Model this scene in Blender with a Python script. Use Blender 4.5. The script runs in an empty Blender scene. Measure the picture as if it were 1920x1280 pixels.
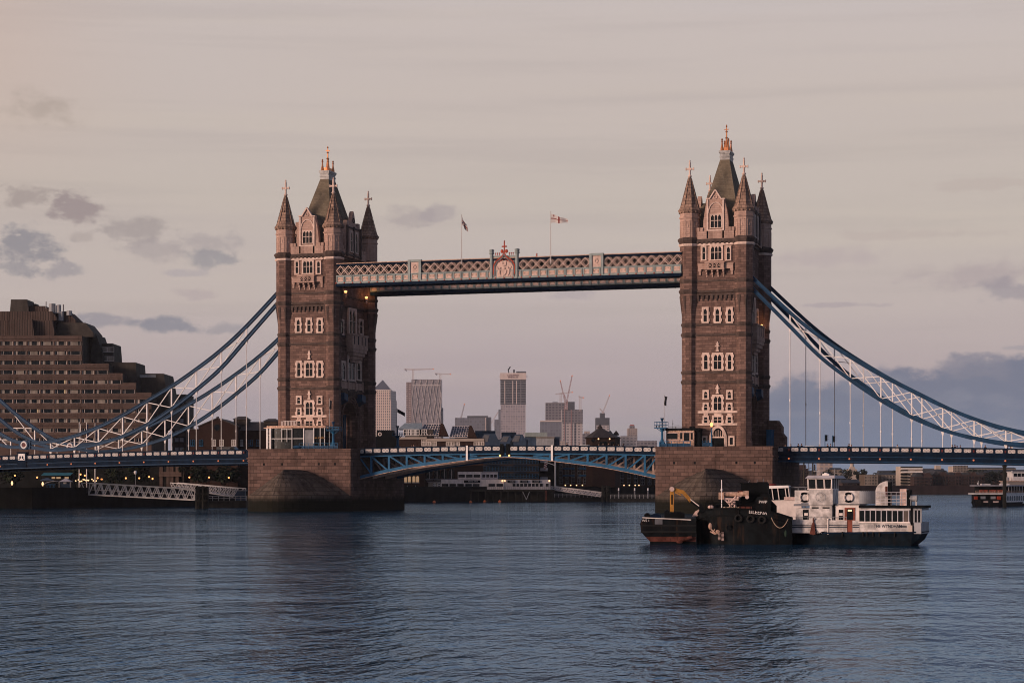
import bpy, bmesh, math, random
from math import sin, cos, tan, pi, radians, degrees, atan2, sqrt, atan
from mathutils import Vector, Matrix
random.seed(11)
SC = bpy.context.scene
COL = SC.collection

# ------------------------------------------------------------------ camera
CX, CY, CZ = 114.662, -377.648, 5.2945      # on the south bank, a few metres above the river
YAW = 0.2993
FPX, HOR = 3744.07, 907.3                    # focal length and horizon row, in pixels of the 1920 px photograph
cam = bpy.data.cameras.new('camera')
camo = bpy.data.objects.new('camera', cam)
COL.objects.link(camo)
camo.location = (CX, CY, CZ)
camo.rotation_euler = (pi / 2, 0, YAW)
cam.sensor_fit = 'HORIZONTAL'
cam.sensor_width = 36
cam.lens = FPX / 1920 * 36
cam.shift_y = (HOR - 640) / 1920
cam.clip_start = 1
cam.clip_end = 30000
SC.camera = camo
SC.view_settings.view_transform = 'Standard'
SC.view_settings.look = 'None'
SC.view_settings.exposure = 0.11
SC.view_settings.gamma = 1.0
SC.render.resolution_x, SC.render.resolution_y = 1024, 682
SC.cycles.max_bounces = 6
SC.cycles.use_denoising = True
SC.cycles.filter_width = 1.0

def W(px, py, d):
    """world point seen at a pixel, at depth d"""
    l = (px - 960) / FPX * d
    return Vector((CX - d * sin(YAW) + l * cos(YAW), CY + d * cos(YAW) + l * sin(YAW), CZ - (py - HOR) / FPX * d))
C0 = Vector((CX, CY, CZ))
def onY(px, py, Y):
    a = W(px, py, 1) - C0
    return C0 + a * ((Y - CY) / a.y)
def onX(px, py, X):
    a = W(px, py, 1) - C0
    return C0 + a * ((X - CX) / a.x)
def onZ(px, py, Z):
    a = W(px, py, 1) - C0
    return C0 + a * ((Z - CZ) / a.z)

# ------------------------------------------------------------------ sky
def s2l(c):
    return tuple((x / 255 / 12.92 if x / 255 <= .04045 else ((x / 255 + .055) / 1.055) ** 2.4) for x in c)
SUN_EL, SUN_AZ = radians(9), radians(222)    # azimuth clockwise from +Y: low behind the camera's left shoulder
world = bpy.data.worlds.new('World')
SC.world = world
world.use_nodes = True
wn, wl = world.node_tree.nodes, world.node_tree.links
wn.clear()
def N(kind, **k):
    n = wn.new(kind)
    for a, b in k.items(): setattr(n, a, b)
    return n
def math_(op, a, b=None, clamp=False):
    n = N('ShaderNodeMath', operation=op, use_clamp=clamp)
    for i, x in enumerate((a, b)):
        if x is None: continue
        if isinstance(x, (int, float)): n.inputs[i].default_value = x
        else: wl.new(x, n.inputs[i])
    return n.outputs[0]
def mixc(f, a, b):
    n = N('ShaderNodeMix', data_type='RGBA')
    for i, x in ((0, f), (6, a), (7, b)):
        if isinstance(x, (int, float)): n.inputs[i].default_value = x
        elif isinstance(x, tuple): n.inputs[i].default_value = (*x, 1)
        else: wl.new(x, n.inputs[i])
    return n.outputs[2]
def sstep(x, a, b):
    n = N('ShaderNodeMapRange', interpolation_type='SMOOTHSTEP')
    wl.new(x, n.inputs[0])
    n.inputs[1].default_value, n.inputs[2].default_value = a, b
    return n.outputs[0]
tc = N('ShaderNodeTexCoord')
sep = N('ShaderNodeSeparateXYZ')
wl.new(tc.outputs['Generated'], sep.inputs[0])
AZ = math_('MULTIPLY', math_('ARCTAN2', sep.outputs[0], sep.outputs[1]), 180 / pi)   # degrees from +Y
EL = math_('MULTIPLY', math_('ARCSINE', sep.outputs[2]), 180 / pi)
com = N('ShaderNodeCombineXYZ')
wl.new(AZ, com.inputs[0]); wl.new(EL, com.inputs[1])
def wnoise(sx, sy, detail=4, rough=.55, off=0):
    m = N('ShaderNodeMapping')
    m.inputs['Scale'].default_value = (sx, sy, 1); m.inputs['Location'].default_value = (off, off * .7, off)
    wl.new(com.outputs[0], m.inputs[0])
    t = N('ShaderNodeTexNoise', noise_dimensions='2D')
    t.inputs['Scale'].default_value = 1; t.inputs['Detail'].default_value = detail; t.inputs['Roughness'].default_value = rough
    wl.new(m.outputs[0], t.inputs[0])
    return t.outputs[0]
sky = N('ShaderNodeTexSky', sky_type='NISHITA')
sky.sun_disc = False
sky.sun_elevation = SUN_EL
sky.sun_rotation = SUN_AZ
sky.dust_density = 2.0
skyc = N('ShaderNodeVectorMath', operation='SCALE')
wl.new(sky.outputs[0], skyc.inputs[0]); skyc.inputs['Scale'].default_value = .09
# high thin overcast: its colour by height above the horizon
ramp = N('ShaderNodeValToRGB')
cr = ramp.color_ramp
stops = [(0, (128, 134, 150)), (1.0, (147, 144, 157)), (2.8, (175, 160, 165)), (5.2, (190, 176, 173)), (8.0, (195, 182, 173)), (11, (198, 184, 177)),
         (13.5, (200, 187, 182)), (17, (172, 178, 194)), (23, (116, 138, 174)), (40, (70, 96, 142)), (90, (46, 68, 114))]
while len(cr.elements) < len(stops): cr.elements.new(.5)
for e, (p, c) in zip(cr.elements, stops):
    e.position = p / 90; e.color = (*s2l(c), 1)
elw = math_('ADD', EL, math_('MULTIPLY', math_('SUBTRACT', wnoise(.05, .35, 3), .5), 2.2))
wl.new(math_('DIVIDE', elw, 90), ramp.inputs[0])
veil = ramp.outputs[0]
# faint level streaks of cirrus
veil = mixc(math_('MULTIPLY', sstep(wnoise(.045, 1.1, 6, .62, 3), .46, .72), .2), veil, s2l((164, 152, 150)))
veil = mixc(math_('MULTIPLY', sstep(wnoise(.03, .6, 6, .6, 9), .48, .75), .24), veil, s2l((204, 190, 176)))
# pinker towards the left, greyer to the right
veil = mixc(math_('MULTIPLY', math_('MULTIPLY', sstep(AZ, -26, -36), sstep(EL, 6, 12)), .5), veil, s2l((204, 170, 150)))
# added darkening of the unseen eastern sky, to shade the towers' side faces
veil = mixc(math_('MULTIPLY', math_('MULTIPLY', sstep(AZ, 14, 60), sstep(AZ, 178, 140)), .55), veil, s2l((70, 84, 112)))
base = mixc(.9, skyc.outputs[0], veil)
def azel(px, py):
    return degrees(atan((px - 960) / FPX)) - degrees(YAW), degrees(atan((HOR - py) / sqrt(FPX ** 2 + (px - 960) ** 2)))
wob = math_('SUBTRACT', wnoise(1.15, 1.9, 5, .62, 21), .5)
fine = wnoise(2.6, 5.2, 5, .6, 55)
wob2 = math_('SUBTRACT', wnoise(.5, .9, 3, .5, 40), .5)
def cloud(col, px, py, rx, ry, color, dens=.8, soft=.75, w=1.0):
    a0, e0 = azel(px, py)
    k = degrees(1 / FPX)
    x = math_('DIVIDE', math_('SUBTRACT', AZ, a0), rx * k); y = math_('DIVIDE', math_('SUBTRACT', EL, e0), ry * k)
    d = math_('SQRT', math_('ADD', math_('MULTIPLY', x, x), math_('MULTIPLY', y, y)))
    d = math_('ADD', d, math_('ADD', math_('MULTIPLY', wob, 2.3 * w), math_('MULTIPLY', wob2, 1.0 * w)))
    k_ = math_('MULTIPLY', sstep(d, 1.15, 1.15 - soft), math_('MULTIPLY', sstep(fine, .12, .42), dens))
    return mixc(k_, col, s2l(tuple(min(255, int(x * 1.03)) for x in color)))
c = base
for a in [(70, 205, 62, 30, (164, 150, 141), .55, 1.0), (95, 205, 60, 30, (164, 150, 141), .3, 1.0),
          (55, 370, 55, 24, (150, 138, 134), .75), (140, 390, 52, 32, (143, 131, 131), .85),
          (40, 458, 70, 42, (134, 132, 136), .9), (25, 500, 55, 17, (140, 136, 140), .7), (120, 506, 45, 16, (142, 137, 142), .7),
          (250, 432, 62, 26, (152, 142, 140), .75), (285, 466, 62, 22, (156, 146, 146), .6), (400, 455, 62, 28, (154, 145, 146), .55),
          (392, 480, 42, 17, (140, 137, 141), .75), (155, 444, 26, 11, (158, 146, 142), .5),
          (760, 410, 55, 24, (158, 147, 147), .6), (825, 402, 38, 20, (156, 146, 148), .6),
          (345, 514, 50, 7, (158, 150, 155), .5), (365, 553, 45, 14, (164, 150, 152), .5),
          (190, 600, 75, 13, (132, 130, 138), .7), (310, 611, 62, 16, (122, 124, 134), .8), (420, 618, 70, 13, (138, 135, 142), .6),
          (1075, 553, 55, 12, (160, 149, 154), .5), (1560, 482, 110, 24, (164, 149, 154), .35, 1.0),
          (1830, 515, 140, 34, (160, 147, 150), .55, 1.0), (1890, 548, 90, 22, (140, 134, 142), .6, .9),
          (1570, 572, 80, 5, (158, 147, 152), .6), (1700, 440, 150, 9, (170, 156, 152), .35), (1860, 345, 160, 12, (172, 158, 152), .35),
          (1910, 652, 30, 6, (146, 142, 150), .6)]:
    c = cloud(c, *a)
# the long blue-grey bank low on the right
up = math_('ADD', EL, math_('ADD', math_('MULTIPLY', wob, -1.0), math_('MULTIPLY', wob2, -1.0)))
lump = math_('MULTIPLY', sstep(AZ, -10.0, -3.4), .6)
bank_top = math_('ADD', lump, 2.9)
bank = math_('MULTIPLY', sstep(math_('SUBTRACT', bank_top, up), -.12, .32), sstep(AZ, -12.8, -9.6))
bcol = mixc(sstep(EL, .3, 3.1), s2l((106, 120, 144)), s2l((101, 111, 132)))
bcol = mixc(math_('MULTIPLY', sstep(wnoise(.45, 1.2, 3, .5, 70), .48, .72), .4), bcol, s2l((130, 133, 147)))
c = mixc(math_('MULTIPLY', bank, .93), c, bcol)
c = cloud(c, 1800, 740, 30, 14, (130, 133, 146), .3, .9, 1.0)
c = cloud(c, 1868, 744, 50, 15, (130, 133, 146), .3, .9, 1.0)
c = cloud(c, 1840, 690, 75, 26, (118, 120, 134), .8, .5, .6)
bg = N('ShaderNodeBackground')
wl.new(c, bg.inputs[0]); bg.inputs[1].default_value = 1.0
wo = N('ShaderNodeOutputWorld')
wl.new(bg.outputs[0], wo.inputs[0])

sun = bpy.data.lights.new('sun', 'SUN')
suno = bpy.data.objects.new('sun', sun)
COL.objects.link(suno)
sun.energy = 3.6
sun.angle = radians(14)
sun.color = (1.0, .715, .58)
sd = Vector((sin(SUN_AZ) * cos(SUN_EL), cos(SUN_AZ) * cos(SUN_EL), sin(SUN_EL)))
suno.rotation_euler = sd.to_track_quat('Z', 'Y').to_euler()
suno.location = (0, -200, 200)

# ------------------------------------------------------------------ materials
class Mat:
    def __init__(s, name):
        s.m = bpy.data.materials.new(name); s.m.use_nodes = True
        s.t = s.m.node_tree; s.n = s.t.nodes; s.l = s.t.links
        s.p = s.n['Principled BSDF']
    def node(s, kind, **k):
        n = s.n.new(kind)
        for a, b in k.items(): setattr(n, a, b)
        return n
    def noise(s, vec, scale, detail=3, rough=.6, stretch=None):
        if stretch:
            mp = s.node('ShaderNodeMapping'); mp.inputs['Scale'].default_value = stretch
            s.l.new(vec, mp.inputs[0]); vec = mp.outputs[0]
        t = s.node('ShaderNodeTexNoise')
        t.inputs['Scale'].default_value = scale; t.inputs['Detail'].default_value = detail; t.inputs['Roughness'].default_value = rough
        s.l.new(vec, t.inputs[0])
        return t.outputs[0]
    def math(s, op, a, b=None, clamp=False):
        n = s.node('ShaderNodeMath', operation=op, use_clamp=clamp)
        for i, x in enumerate((a, b)):
            if x is None: continue
            if isinstance(x, (int, float)): n.inputs[i].default_value = x
            else: s.l.new(x, n.inputs[i])
        return n.outputs[0]
    def mix(s, f, a, b, mode='MIX'):
        n = s.node('ShaderNodeMix', data_type='RGBA', blend_type=mode)
        for i, x in ((0, f), (6, a), (7, b)):
            if isinstance(x, (int, float)): n.inputs[i].default_value = x
            elif isinstance(x, tuple): n.inputs[i].default_value = (*x, 1)
            else: s.l.new(x, n.inputs[i])
        return n.outputs[2]
    def step(s, x, a, b):
        n = s.node('ShaderNodeMapRange', interpolation_type='SMOOTHSTEP')
        s.l.new(x, n.inputs[0]); n.inputs[1].default_value, n.inputs[2].default_value = a, b
        return n.outputs[0]
    def pos(s):
        return s.node('ShaderNodeNewGeometry').outputs['Position']
    def walluv(s):
        """u along the wall, v up, for any upright face"""
        g = s.node('ShaderNodeNewGeometry')
        cr_ = s.node('ShaderNodeVectorMath', operation='CROSS_PRODUCT')
        s.l.new(g.outputs['True Normal'], cr_.inputs[0]); cr_.inputs[1].default_value = (0, 0, 1)
        nm = s.node('ShaderNodeVectorMath', operation='NORMALIZE'); s.l.new(cr_.outputs[0], nm.inputs[0])
        d = s.node('ShaderNodeVectorMath', operation='DOT_PRODUCT')
        s.l.new(nm.outputs[0], d.inputs[0]); s.l.new(g.outputs['Position'], d.inputs[1])
        sp = s.node('ShaderNodeSeparateXYZ'); s.l.new(g.outputs['Position'], sp.inputs[0])
        cb = s.node('ShaderNodeCombineXYZ'); s.l.new(d.outputs['Value'], cb.inputs[0]); s.l.new(sp.outputs[2], cb.inputs[1])
        return cb.outputs[0], sp.outputs[2]
    def set(s, col=None, rough=None, metal=None, spec=None):
        for k, x in (('Base Color', col), ('Roughness', rough), ('Metallic', metal), ('Specular IOR Level', spec)):
            if x is None: continue
            if isinstance(x, tuple): s.p.inputs[k].default_value = (*x, 1)
            elif isinstance(x, (int, float)): s.p.inputs[k].default_value = x
            else: s.l.new(x, s.p.inputs[k])
        return s
    def bump(s, h, strength=.5, dist=.05):
        b = s.node('ShaderNodeBump'); b.inputs['Strength'].default_value = strength; b.inputs['Distance'].default_value = dist
        s.l.new(h, b.inputs['Height']); s.l.new(b.outputs[0], s.p.inputs['Normal'])
        return s

def plain(name, col, rough=.6, metal=0, var=.25, scale=1.5, spec=.15):
    """paint or metal with uneven weathering"""
    m = Mat(name); P = m.pos()
    n = m.noise(P, scale, 4, .6)
    st = m.noise(P, scale * 2, 3, .6, (1, 1, .15))
    f = m.math('ADD', m.math('MULTIPLY', n, .6), m.math('MULTIPLY', st, .4))
    lo = tuple(x * (1 - var) for x in col); hi = tuple(min(1, x * (1 + var)) for x in col)
    m.set(m.mix(m.step(f, .3, .7), lo, hi), rough, metal, spec)
    return m.m
def emit(name, col, strength):
    m = Mat(name); m.set((.02, .02, .02), .5)
    m.p.inputs['Emission Color'].default_value = (*col, 1); m.p.inputs['Emission Strength'].default_value = strength
    return m.m
def stone(name, a, b, mortar, bw, bh, ms=.02, var=.5, dirt=(.03, .02, .0165), dirt_amt=.5, bump=.5, wet=None):
    m = Mat(name); uv, z = m.walluv(); P = m.pos()
    br = m.node('ShaderNodeTexBrick')
    br.inputs['Scale'].default_value = 1; br.inputs['Brick Width'].default_value = bw; br.inputs['Row Height'].default_value = bh
    br.inputs['Mortar Size'].default_value = ms; br.inputs['Mortar Smooth'].default_value = .2; br.inputs['Bias'].default_value = -.1
    br.inputs['Color1'].default_value = (*a, 1); br.inputs['Color2'].default_value = (*b, 1); br.inputs['Mortar'].default_value = (*mortar, 1)
    m.l.new(uv, br.inputs[0])
    n1 = m.noise(P, .35, 5, .65); n2 = m.noise(P, 2.2, 4, .7); n3 = m.noise(P, .8, 4, .6, (1, 1, .12))
    col = m.mix(m.math('MULTIPLY', m.step(n1, .35, .75), var), br.outputs[0], tuple(x * .45 for x in a))
    col = m.mix(m.math('MULTIPLY', m.step(n2, .4, .8), .35), col, tuple(min(1, x * 1.35) for x in b))
    col = m.mix(m.math('MULTIPLY', m.step(n3, .47, .74), dirt_amt), col, dirt)
    if wet:
        zz = m.math('ADD', z, m.math('MULTIPLY', m.math('SUBTRACT', n1, .5), 1.6))
        k = m.math('SUBTRACT', 1, m.step(zz, wet[0], wet[1]))
        col = m.mix(m.math('MULTIPLY', k, .97), col, (.006, .0065, .004))
    m.set(col, .9, 0, .06)
    m.bump(m.math('ADD', m.math('MULTIPLY', br.outputs['Fac'], -1), m.math('MULTIPLY', n2, .5)), bump, .06)
    return m.m
def facade(name, wall, glass, w, h, gap, lit=None, rough=.3, off=(0, 0)):
    """a far tower's curtain wall: panes in a grid"""
    m = Mat(name); uv, z = m.walluv(); P = m.pos()
    mp = m.node('ShaderNodeMapping'); mp.inputs['Location'].default_value = (off[0], off[1], 0); m.l.new(uv, mp.inputs[0])
    br = m.node('ShaderNodeTexBrick', offset=0)
    br.inputs['Scale'].default_value = 1; br.inputs['Brick Width'].default_value = w; br.inputs['Row Height'].default_value = h
    br.inputs['Mortar Size'].default_value = gap; br.inputs['Mortar Smooth'].default_value = 0; br.inputs['Bias'].default_value = 0
    br.inputs['Color1'].default_value = (*glass, 1); br.inputs['Color2'].default_value = (*(tuple(x * 1.8 for x in glass)), 1)
    br.inputs['Mortar'].default_value = (*wall, 1)
    m.l.new(mp.outputs[0], br.inputs[0])
    n = m.noise(P, .03, 3, .6)
    m.set(m.mix(m.math('MULTIPLY', m.step(n, .35, .7), .3), br.outputs[0], tuple(x * .7 for x in wall)), rough, 0, .3)
    return m.m
M = {}
M['granite'] = stone('brown_granite_blocks', (.23, .142, .115), (.10, .062, .052), (.036, .024, .021), 1.15, .46, .022, .65, dirt_amt=.4)
M['pier_granite'] = stone('pier_granite_blocks', (.165, .103, .085), (.075, .047, .04), (.02, .0145, .013), 1.45, .68, .03, .5, wet=(1.9, 3.4), dirt_amt=.6)
M['cap_granite'] = stone('cutwater_stone', (.115, .09, .073), (.06, .046, .038), (.016, .013, .011), 1.8, .8, .045, .6, wet=(1.8, 3.2), dirt_amt=.85)
M['ashlar'] = stone('pale_portland_ashlar', (.47, .315, .255), (.38, .25, .20), (.19, .125, .10), .9, .4, .012, .35, dirt=(.08, .05, .04), dirt_amt=.45)
M['trim'] = plain('pale_portland_trim', (.58, .43, .36), .8, 0, .25, 1.2)
M['trim_dark'] = plain('sooty_stone_moulding', (.075, .052, .044), .85, 0, .4, .8)
M['slate'] = stone('weathered_roof_slate', (.19, .155, .11), (.135, .108, .078), (.08, .064, .046), .6, .35, .012, .4, dirt=(.06, .05, .036), dirt_amt=.5, bump=.3)
M['spire'] = stone('spire_stone', (.36, .235, .175), (.18, .118, .09), (.06, .042, .033), .7, .62, .03, .4, dirt_amt=.5)
M['lead'] = plain('grey_lead', (.30, .29, .28), .5, .2, .35, 1)
M['gold'] = plain('gilded_copper', (.52, .21, .095), .4, .7, .2, 1)
M['glass'] = plain('dark_window_glass', (.004, .006, .008), .15, 0, .3, .4, .25)
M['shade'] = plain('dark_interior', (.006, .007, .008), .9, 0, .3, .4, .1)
M['navy'] = plain('dark_blue_paint', (.0025, .010, .024), .7, 0, .35, .8, .05)
M['blue'] = plain('mid_blue_paint', (.006, .036, .082), .55, 0, .3, .8)
M['lightblue'] = plain('bright_blue_paint', (.011, .08, .165), .55, 0, .3, .8)
M['boatwhite'] = plain('boat_white_paint', (.47, .435, .42), .5, 0, .2, 1.2)
M['panelwhite'] = plain('parapet_panel_paint', (.46, .41, .38), .6, 0, .2, 2)
M['white'] = plain('white_paint', (.68, .63, .60), .5, 0, .15, 1)
M['cream'] = plain('cream_paint', (.60, .52, .48), .5, 0, .2, 1)
M['red'] = plain('red_paint', (.32, .045, .02), .5, 0, .25, 1)
M['darkred'] = plain('dark_red_paint', (.10, .02, .018), .5, 0, .25, 1)
M['greygreen'] = plain('grey_green_paint', (.24, .275, .265), .5, 0, .2, 1)
M['pinkpanel'] = plain('pink_cream_panel', (.52, .37, .31), .6, 0, .2, 1)
M['walkglass'] = plain('walkway_glazing', (.06, .042, .036), .3, 0, .6, .5, .4)
M['black'] = plain('black_paint', (.004, .005, .006), .75, 0, .4, .8, .05)
M['hullblack'] = plain('scuffed_black_hull', (.0045, .006, .007), .75, 0, .6, .6, .05)
M['hullnavy'] = plain('dark_navy_hull', (.003, .007, .011), .7, 0, .5, .6, .05)
M['rust'] = plain('rusty_red_bottom', (.20, .055, .035), .8, 0, .45, 1.2)
M['rustpale'] = plain('rust_stained_cream', (.42, .27, .2), .7, 0, .55, 2.5)
M['yellow'] = plain('chipped_yellow_paint', (.31, .145, .03), .5, 0, .35, 2)
M['timber'] = plain('dark_wet_timber', (.018, .017, .014), .8, 0, .5, .8, .15)
M['grey'] = plain('grey_paint', (.26, .26, .27), .6, 0, .2, 1)
M['midgrey'] = plain('mid_grey_metal', (.12, .12, .13), .5, .2, .25, 1)
M['roofgrey'] = plain('pale_roof_sheet', (.36, .34, .36), .5, 0, .2, 1)
M['mast'] = plain('grey_mast_paint', (.45, .42, .40), .5, 0, .2, 1)
M['lamp'] = emit('warm_lamp', (1, .36, .11), 2.2)
M['lampw'] = emit('warm_white_lamp', (1, .58, .3), 1.6)
M['lampr'] = emit('small_orange_lamp', (1, .25, .09), .55)
M['flood'] = emit('floodlight', (1, .42, .14), 2.4)
M['litwin'] = emit('lit_window', (1, .6, .32), .35)
M['concrete'] = stone('brown_concrete', (.112, .076, .064), (.09, .061, .052), (.042, .029, .025), 3.9, 2.66, .03, .4, dirt_amt=.55, bump=.1)
M['concrete_rib'] = stone('ribbed_concrete', (.10, .07, .06), (.075, .053, .045), (.03, .024, .022), .7, 9, .12, .5, dirt_amt=.6, bump=.3)
M['concrete_dark'] = plain('dark_concrete', (.05, .042, .036), .8, 0, .4, .4)
M['curtain'] = plain('pale_curtain', (.21, .18, .155), .8, 0, .45, .5)
M['brick'] = stone('dark_red_brick', (.042, .021, .017), (.03, .016, .013), (.022, .017, .014), .45, .15, .015, .5, dirt_amt=.5, bump=.1)
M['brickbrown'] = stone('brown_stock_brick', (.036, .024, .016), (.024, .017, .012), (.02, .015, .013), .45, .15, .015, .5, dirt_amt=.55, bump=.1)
M['farbrick'] = plain('far_red_brick', (.04, .024, .022), .8, 0, .35, .15)
M['fartan'] = plain('far_tan_brick', (.085, .06, .045), .8, 0, .3, .15)
M['farpale'] = plain('far_pale_stone', (.34, .28, .24), .8, 0, .25, .1)
M['farslate'] = plain('far_slate_roof', (.03, .032, .038), .7, 0, .35, .15)
M['tile'] = plain('dark_tile_roof', (.045, .036, .032), .7, 0, .4, .8)
M['metalroof'] = plain('pale_green_glass_roof', (.24, .27, .26), .3, .1, .2, .5)
M['bluegrey'] = plain('blue_grey_cladding', (.03, .05, .085), .5, 0, .35, .4)
M['quay'] = plain('wet_quay_and_shade_dark_wall', (.008, .0085, .008), .9, 0, .6, .4, .08)
M['paving'] = plain('dark_paving', (.035, .033, .031), .85, 0, .4, .4)
M['land'] = plain('dull_far_ground', (.03, .033, .03), .9, 0, .4, .02)
M['bark'] = plain('bark', (.03, .024, .018), .9, 0, .4, 2)
M['rope'] = plain('pale_rope', (.35, .26, .19), .9, 0, .3, 4)
M['tarp'] = plain('pale_tarpaulin', (.50, .36, .32), .8, 0, .3, 3)
M['asphalt'] = plain('road_asphalt', (.04, .04, .042), .85, 0, .3, .6)
M['skin'] = plain('skin', (.36, .2, .14), .6, 0, .1, 4)
M['coatdark'] = plain('dark_coat', (.012, .012, .016), .9, 0, .3, 6)
M['coatblue'] = plain('blue_jacket', (.02, .035, .07), .9, 0, .3, 6)
M['coatwhite'] = plain('white_shirt', (.6, .57, .54), .9, 0, .1, 6)
M['hair'] = plain('dark_hair', (.015, .01, .008), .8, 0, .3, 9)
M['carwhite'] = plain('white_car_paint', (.6, .6, .6), .25, 0, .05, 1, .5)
M['cardark'] = plain('dark_car_paint', (.012, .014, .02), .2, 0, .1, 1, .5)
M['tyre'] = plain('tyre_rubber', (.012, .012, .012), .9, 0, .2, 3)
M['orange'] = plain('orange_plastic', (.6, .14, .04), .5, 0, .15, 2)
M['flagred'] = plain('red_cloth', (.16, .03, .028), .9, 0, .15, 3)
M['flagblue'] = plain('navy_cloth', (.015, .018, .05), .9, 0, .15, 3)
M['flagwhite'] = plain('white_cloth', (.46, .42, .40), .9, 0, .1, 3)
M['awning'] = plain('teal_awning', (.02, .115, .15), .8, 0, .2, .8)
M['woodred'] = plain('varnished_red_door', (.17, .04, .022), .4, 0, .3, 2)
def streaky(name, col, rust, amt, rough=.7, spec=.05):
    m = Mat(name); P = m.pos()
    n1 = m.noise(P, 1.3, 4, .6); n2 = m.noise(P, 3.2, 4, .65, (1, 1, .12)); n3 = m.noise(P, .55, 3, .6, (1, 1, .5))
    c_ = m.mix(m.step(n1, .3, .7), tuple(x * .6 for x in col), tuple(min(1, x * 1.5) for x in col))
    c_ = m.mix(m.math('MULTIPLY', m.step(n2, .52, .72), amt), c_, rust)
    c_ = m.mix(m.math('MULTIPLY', m.step(n3, .56, .75), amt * .6), c_, tuple(min(1, x * 2.2) for x in col))
    m.set(c_, rough, 0, spec); return m.m
M['hullblack'] = streaky('scuffed_black_hull', (.005, .0065, .0075), (.035, .018, .011), .7)
M['hullnavy'] = streaky('dark_navy_hull', (.003, .007, .011), (.02, .012, .009), .5)
M['boatwhite'] = streaky('weathered_boat_white', (.40, .365, .35), (.28, .20, .16), .28, .5, .15)
M['rust'] = streaky('rusty_red_bottom', (.085, .03, .023), (.02, .011, .008), .85, .8)
def leaf(name, a, b):
    m = Mat(name); P = m.pos()
    oi = m.node('ShaderNodeNewGeometry').outputs['Random Per Island']
    m.set(m.mix(oi, a, b), .8, 0, .15)
    return m.m
M['leaf'] = leaf('dark_foliage', (.006, .010, .006), (.016, .024, .012))
M['leaffar'] = leaf('far_foliage', (.010, .016, .013), (.022, .03, .022))
M['leafteal'] = leaf('teal_foliage', (.01, .022, .016), (.025, .045, .03))
# skyline walls
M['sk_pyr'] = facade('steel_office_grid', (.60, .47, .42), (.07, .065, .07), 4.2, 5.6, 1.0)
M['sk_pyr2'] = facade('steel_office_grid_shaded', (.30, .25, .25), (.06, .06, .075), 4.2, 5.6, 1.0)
M['sk_roofblue'] = plain('blue_grey_steel_roof', (.085, .095, .125), .35, .3, .1, .02)
M['sk_diag'] = facade('grey_glass_tower', (.22, .195, .21), (.15, .135, .15), 3, 3.6, .3)
M['sk_diagline'] = plain('pale_diagonal_bracing', (.42, .37, .37), .5, 0, .1, .02)
M['sk_dark'] = facade('dark_lit_strip', (.16, .12, .125), (.30, .25, .24), 6, 3.6, 1.2)
M['sk_office'] = facade('grey_blue_office', (.15, .155, .18), (.08, .085, .11), 5, 6, .6)
M['sk_open'] = facade('unfinished_floors', (.15, .145, .16), (.012, .013, .02), 16, 5, .8)
M['sk_glazed'] = facade('pale_glazed_floors', (.34, .30, .315), (.15, .14, .165), 5, 5, .8)
M['sk_resid'] = facade('concrete_flats', (.17, .155, .17), (.04, .04, .055), 6, 5, 1.1)
M['sk_resid2'] = facade('banded_flats', (.38, .335, .335), (.055, .055, .075), 7, 5, 1.5)
M['sk_core'] = plain('dark_core_formwork', (.055, .06, .075), .7, 0, .2, .03)
M['sk_pale'] = plain('pale_sheeting', (.52, .43, .40), .7, 0, .12, .03)
M['sk_crane'] = plain('pale_crane_steel', (.40, .34, .34), .6, 0, .1, .05)
M['sk_cranered'] = plain('reddish_crane_steel', (.26, .15, .15), .6, 0, .1, .05)
M['sk_tan'] = facade('tan_tower', (.34, .27, .24), (.12, .11, .12), 4, 3.4, .8)

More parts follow.
